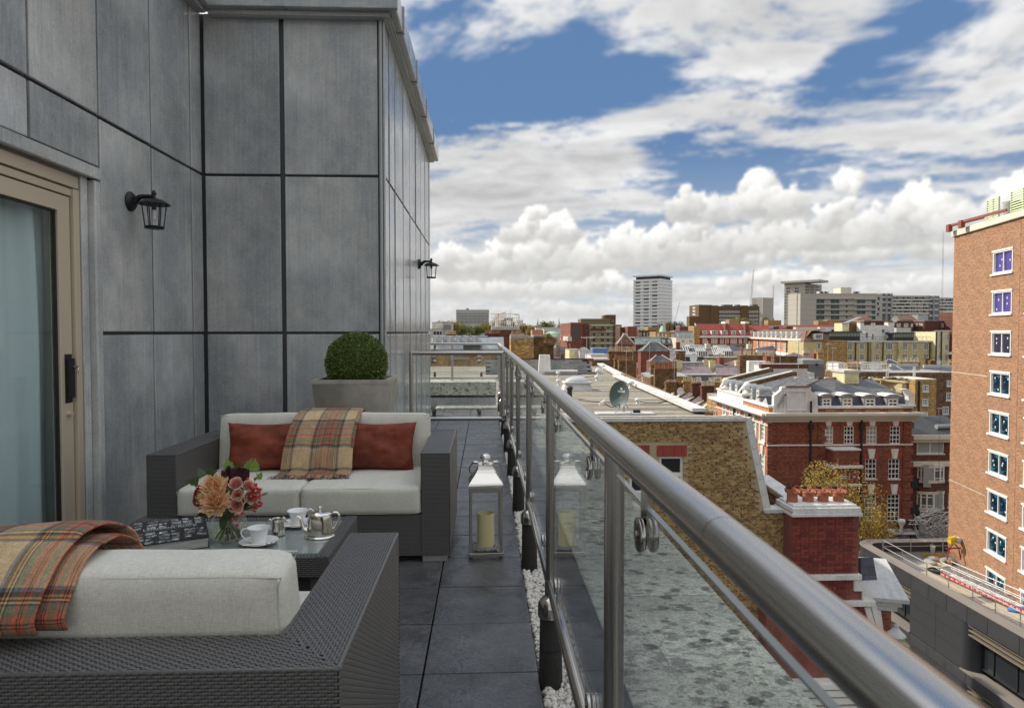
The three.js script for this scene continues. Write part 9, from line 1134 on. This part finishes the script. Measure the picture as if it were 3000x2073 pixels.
{const B=block('blue_sheeted_terrace','roof terrace hung with blue sheeting in front of the olive flats',C2,1230,930,1530,1010,140,mat([0.10,0.24,0.48],0.6),{d: 3});B.done();const T=block('white_tarpaulin_roof','white tarpaulin covered roof beside the big pale dish',C2,1200,1060,1560,1170,110,PM.white,{d: 6});T.done();const Y=block('cream_gabled_cottage','cream rendered gables in front of the red brick hotel',C2,780,960,1000,1150,120,PM.pale,{d: 6});Y.win([[890,990,905,1060]],{c: 1,r: 2});Y.done();const Y2=block('pale_grey_roof_room','pale grey roof room behind the big dish',C2,980,985,1210,1150,118,PM.lightgrey,{d: 6});Y2.done();const bw=block('brick_end_parapet','coped brick end wall where the flat roof meets the mews',C2,1220,1155,1560,1330,50,BM.brown,{d: 1.5,roof: PM.stone});bw.done();}
}
// ---- generic roofs in between, so that no street shows through
{
const r=rng(400),kinds=[BM.brown,BM.yellow,BM.dark,BM.red,PM.cream],rk=[RM.slate,RM.purple,RM.brown,RM.blue];let n=0;
const words=['brown','yellow','dark','red','cream'],roofs=['slate','plum','tile','blue slate'];
for (const [dep,top,step,x0,x1] of [[70,-9.5,9,8,24],[130,-8.5,11,4,34],[165,-6.0,12,0,75],[235,-4.8,15,-10,120],[340,-4.2,18,-30,190],[420,-3.5,22,-60,270]]){const k=Math.floor(r()*5),q=Math.floor(r()*4);for (let x=x0;x < x1;x +=step){
const w=step*0.96,h=top - r()*1.2,g=thing('terraced_house',`${words[k]} walled terraced house with ${roofs[q]} roof filling the gap ${dep < 150 ? 'behind the mews' : dep < 300 ? 'among the middle roofs' : 'below the far skyline'}`,'house',[x,0,-dep],0,'terraced houses between the named buildings');n++;
mesh('wall',uvm(box(0,w,G,h,-8,0)),kinds[k],g);const rh=1.4 + r();mesh('roof',uvm(new THREE.CylinderGeometry(0.001,1,1,4).rotateY(Math.PI/4).scale(w*0.71,rh,5.8).translate(w/2,h + rh/2,-4)),rk[q],g);mesh('chimney',uvm(box(w*0.9,w,h - 1,h + 2.2,-5,-3)),kinds[k],g);for (let j=0;j < 3;j++){const p=mesh('chimney_pot',potGeo,terra[j],g);p.position.set(w*0.95,h + 2.2,-4.6 + j*0.6);}
for (let j=0;j < 3;j++){const o=winGeo(1.1,1.7,2,2,0.12,0.07,true),m=mesh('window',o.f,frameWhite,g);m.position.set(w*(0.12 + 0.3*j),h - 2.6,0.0);mesh('pane',o.p,glassDark,m);}
}}
}
// ---- aerials
[[C2,1115,690,1130,62,9,'tall many-armed aerial standing behind the slate housing'],[C2,1790,740,980,105,0,'thin mast before the pyramid roof'],[C2,1880,960,1280,85,5,'aerial on the low brown stack'],[C2,2010,860,1100,92,0,'thin mast beside the broad brown stack'],[C3,350,830,1040,120,0,'thin mast in front of the large hipped roof'],[C3,785,740,980,160,0,'pair mast before the green mansard'],[C3,830,980,1450,108,5,'tall aerial on the tall brown stack'],[C3,1045,960,1440,130,0,'thin mast rising from the purple slope'],[C4,700,900,1500,94,4,'aerial mast on the wide dark stack'],[C4,1050,1020,1900,78,5,'tall aerial mast in front of the white rendered wall'],[C4,1620,1080,1550,112,6,'aerial mast beside the zinc shed'],[C4,1715,1160,1580,112,6,'second aerial mast beside the zinc shed'],[C6,1770,270,440,105,0,'thin mast behind the dark red pots'],[C8,1660,1020,1170,108,4,'white aerial on the closet wing roof'],[C3,2080,1300,1490,84,0,'short mast on the mansion street roof']].forEach(([C,x,y0,y1,d,n,l])=>aerial(C,x,y0,y1,d,l,n));
// ---- cranes
function crane(C,base,tip,d,label,red=false){const a=at(...C(...base),d),b=at(...C(...tip),d),g=thing('tower_crane',label,'crane',[a.x,a.y,a.z],0,'cranes on the skyline'),v=b.clone().sub(a),L=v.length(),w=L*0.02,m=mat(red ? [0.30,0.08,0.05] : [0.42,0.36,0.30],0.6),u=v.clone().normalize(),s=V(1,0,0).addScaledVector(u,-u.x).normalize(),list=[];for (const k of [-1,1]) list.push(bar(s.clone().multiplyScalar(k*w),v.clone().addScaledVector(s,k*w*0.5),w*0.22,4));for (let k=0;k < 22;k++) list.push(bar(v.clone().multiplyScalar(k/22).addScaledVector(s,w*(k % 2 ? 1 : -1)),v.clone().multiplyScalar((k + 1)/22).addScaledVector(s,w*(k % 2 ? -1 : 1)),w*0.14,4));mesh('jib',merge(list),m,g);mesh('tower',box(-w,w,-60,0,-w,w),m,g);mesh('cab',box(-w*2,w*2,-w*2,w*2,-w*2,w*2),PM.grey,g);}
crane(C3,[480,470],[605,130],900,'slim leaning crane jib just right of the white tower');crane(C3,[835,420],[935,35],850,'tall crane jib between the white tower and the brown slab');crane(C3,[830,410],[790,300],840,'short red crane jib above the dark trees',true);{const f=crop(1750,780,600/2310);crane(f,[1728,460],[1765,40],700,'very tall pale crane mast behind the brown slab');crane(f,[1975,600],[1990,215],720,'pale crane mast right of the concrete core tower');}
// ---- spires
for (const [C,x,yt,yb,w,d,lab] of [[C1,1615,385,640,26,900,'slender church spire behind the scaffolded block'],[C2,170,315,490,24,900,'stone church spire left of the round green tree'],[C2,580,315,500,26,950,'stone church spire beside the red brick hotel']]){const b=at(...C(x,yb),d),t=at(...C(x,yt),d),h=t.y - b.y,ww=at(...C(x + w,yb),d).x - b.x,g=thing('church_spire',lab,'spire',[b.x,b.y,b.z],0.2,'church spires on the skyline');mesh('spire',new THREE.ConeGeometry(ww*0.62,h,8).translate(0,h/2,0),mat([0.22,0.215,0.21],0.9),g);mesh('tower',box(-ww*0.6,ww*0.6,G - b.y,0.3,-ww*0.6,ww*0.6),PM.stone,g);for (const s of [-1,1]) mesh('pinnacle',new THREE.ConeGeometry(ww*0.12,h*0.18,5).translate(s*ww*0.5,h*0.09,0.3),PM.stone,g);mesh('finial',bar([0,h,0],[0,h*1.06,0],ww*0.02,4),iron,g);}
{const S=block('scaffolded_block','grey block wrapped in scaffolding beside the slender spire',C1,1490,535,1675,680,800,PM.grey,{d: 10});S.done();for (let k=0;k < 8;k++) part(S,'scaffold_lift',0,S.u,S.top - 2 - k*5,S.top - 1.4 - k*5,0,0.6,PM.lightgrey);}
// ---- trees of the parks and squares
const GRN=[[0.14,0.17,0.025],[0.11,0.14,0.022],[0.17,0.185,0.03],[0.21,0.19,0.03]],AUT=[[0.33,0.25,0.03],[0.27,0.22,0.03],[0.38,0.27,0.035],[0.20,0.185,0.03]],DRK=[[0.035,0.045,0.02],[0.05,0.055,0.02]];
{
const mk=(C,xc,yt,yb,w,d,cols,lab,grp,seed,nl=900)=>{const b=at(...C(xc,yb),d),t=at(...C(xc,yt),d),h=t.y - b.y,R=1.15*Math.abs(at(...C(xc + w,yb),d).x - b.x),base=Math.min(b.y - R*0.5,t.y - R*2.2),H=t.y - base,r=rng(seed),bl=[];for (let k=0;k < 7;k++){const a=k*2.4,q=R*(0.30 + 0.3*r());bl.push([Math.cos(a)*R*0.5*r() + (k - 3)*R*0.16,H - R*(0.5 + 0.75*r()),Math.sin(a)*R*0.5,q + R*0.2,1]);}tree([b.x,base,b.z],bl,nl*4,+(R*0.16).toPrecision(1),cols,lab,grp,seed,{name: 'park_tree'});};
const PG='trees of the far park';
[[340,600,700,90,GRN],[520,585,740,120,AUT],[640,680,800,110,GRN],[720,680,820,90,GRN],[870,690,810,130,GRN],[1000,690,800,90,GRN],[1090,660,790,90,AUT],[1190,620,790,110,AUT],[1310,575,720,90,AUT],[1480,580,700,110,AUT],[1690,610,700,80,AUT],[1900,650,800,120,AUT],[2020,690,860,110,GRN],[2110,690,790,90,AUT],[2280,640,760,90,GRN]].forEach(([x,yt,yb,w,c],i)=>mk(C1,x,yt,yb,w,520 + (i*37) % 160,c,c===GRN ? 'green park tree in the treeline below the grey office slab' : 'yellowing park tree in the treeline below the grey office slab',PG,500 + i,1100));
mk(C2,350,415,520,140,520,GRN,'round green tree between the two right-hand spires','single trees on the skyline',530,1500);mk(C2,600,450,560,60,500,AUT,'small yellow tree beside the red brick hotel top','single trees on the skyline',531,600);mk(C2,30,480,620,90,480,AUT,'yellowing tree left of the tan penthouse block','single trees on the skyline',532,800);
mk(C2,210,650,860,80,150,AUT,'yellow green tree behind the shaded brick gable','trees in the square behind the white corner house',533,1800);mk(C2,400,650,900,110,160,AUT,'bushy yellow green tree behind the seven red pots','trees in the square behind the white corner house',534,2400);mk(C3,790,410,540,90,420,DRK,'dark evergreen tree below the red crane jib','dark trees right of the white tower',535,900);mk(C3,930,415,540,90,420,DRK,'dark evergreen tree nearer the brown slab','dark trees right of the white tower',536,900);mk(C3,550,450,500,50,500,DRK,'low dark tree just right of the white tower foot','dark trees right of the white tower',539,400);mk(C3,1840,385,460,80,330,AUT,'olive tree before the brown slab by the tan tank room','trees before the brown slab',537,800);mk(C3,2060,335,460,120,335,AUT,'larger olive tree before the brown slab','trees before the brown slab',538,1100);mk(C3,2220,340,460,110,335,GRN,'green tree at the right end of the brown slab','trees before the brown slab',540,1000);mk(C4,395,590,720,75,400,GRN,'green tree at the foot of the concrete core tower','trees before the brown slab',541,900);
}

renderer.render(scene,camera);
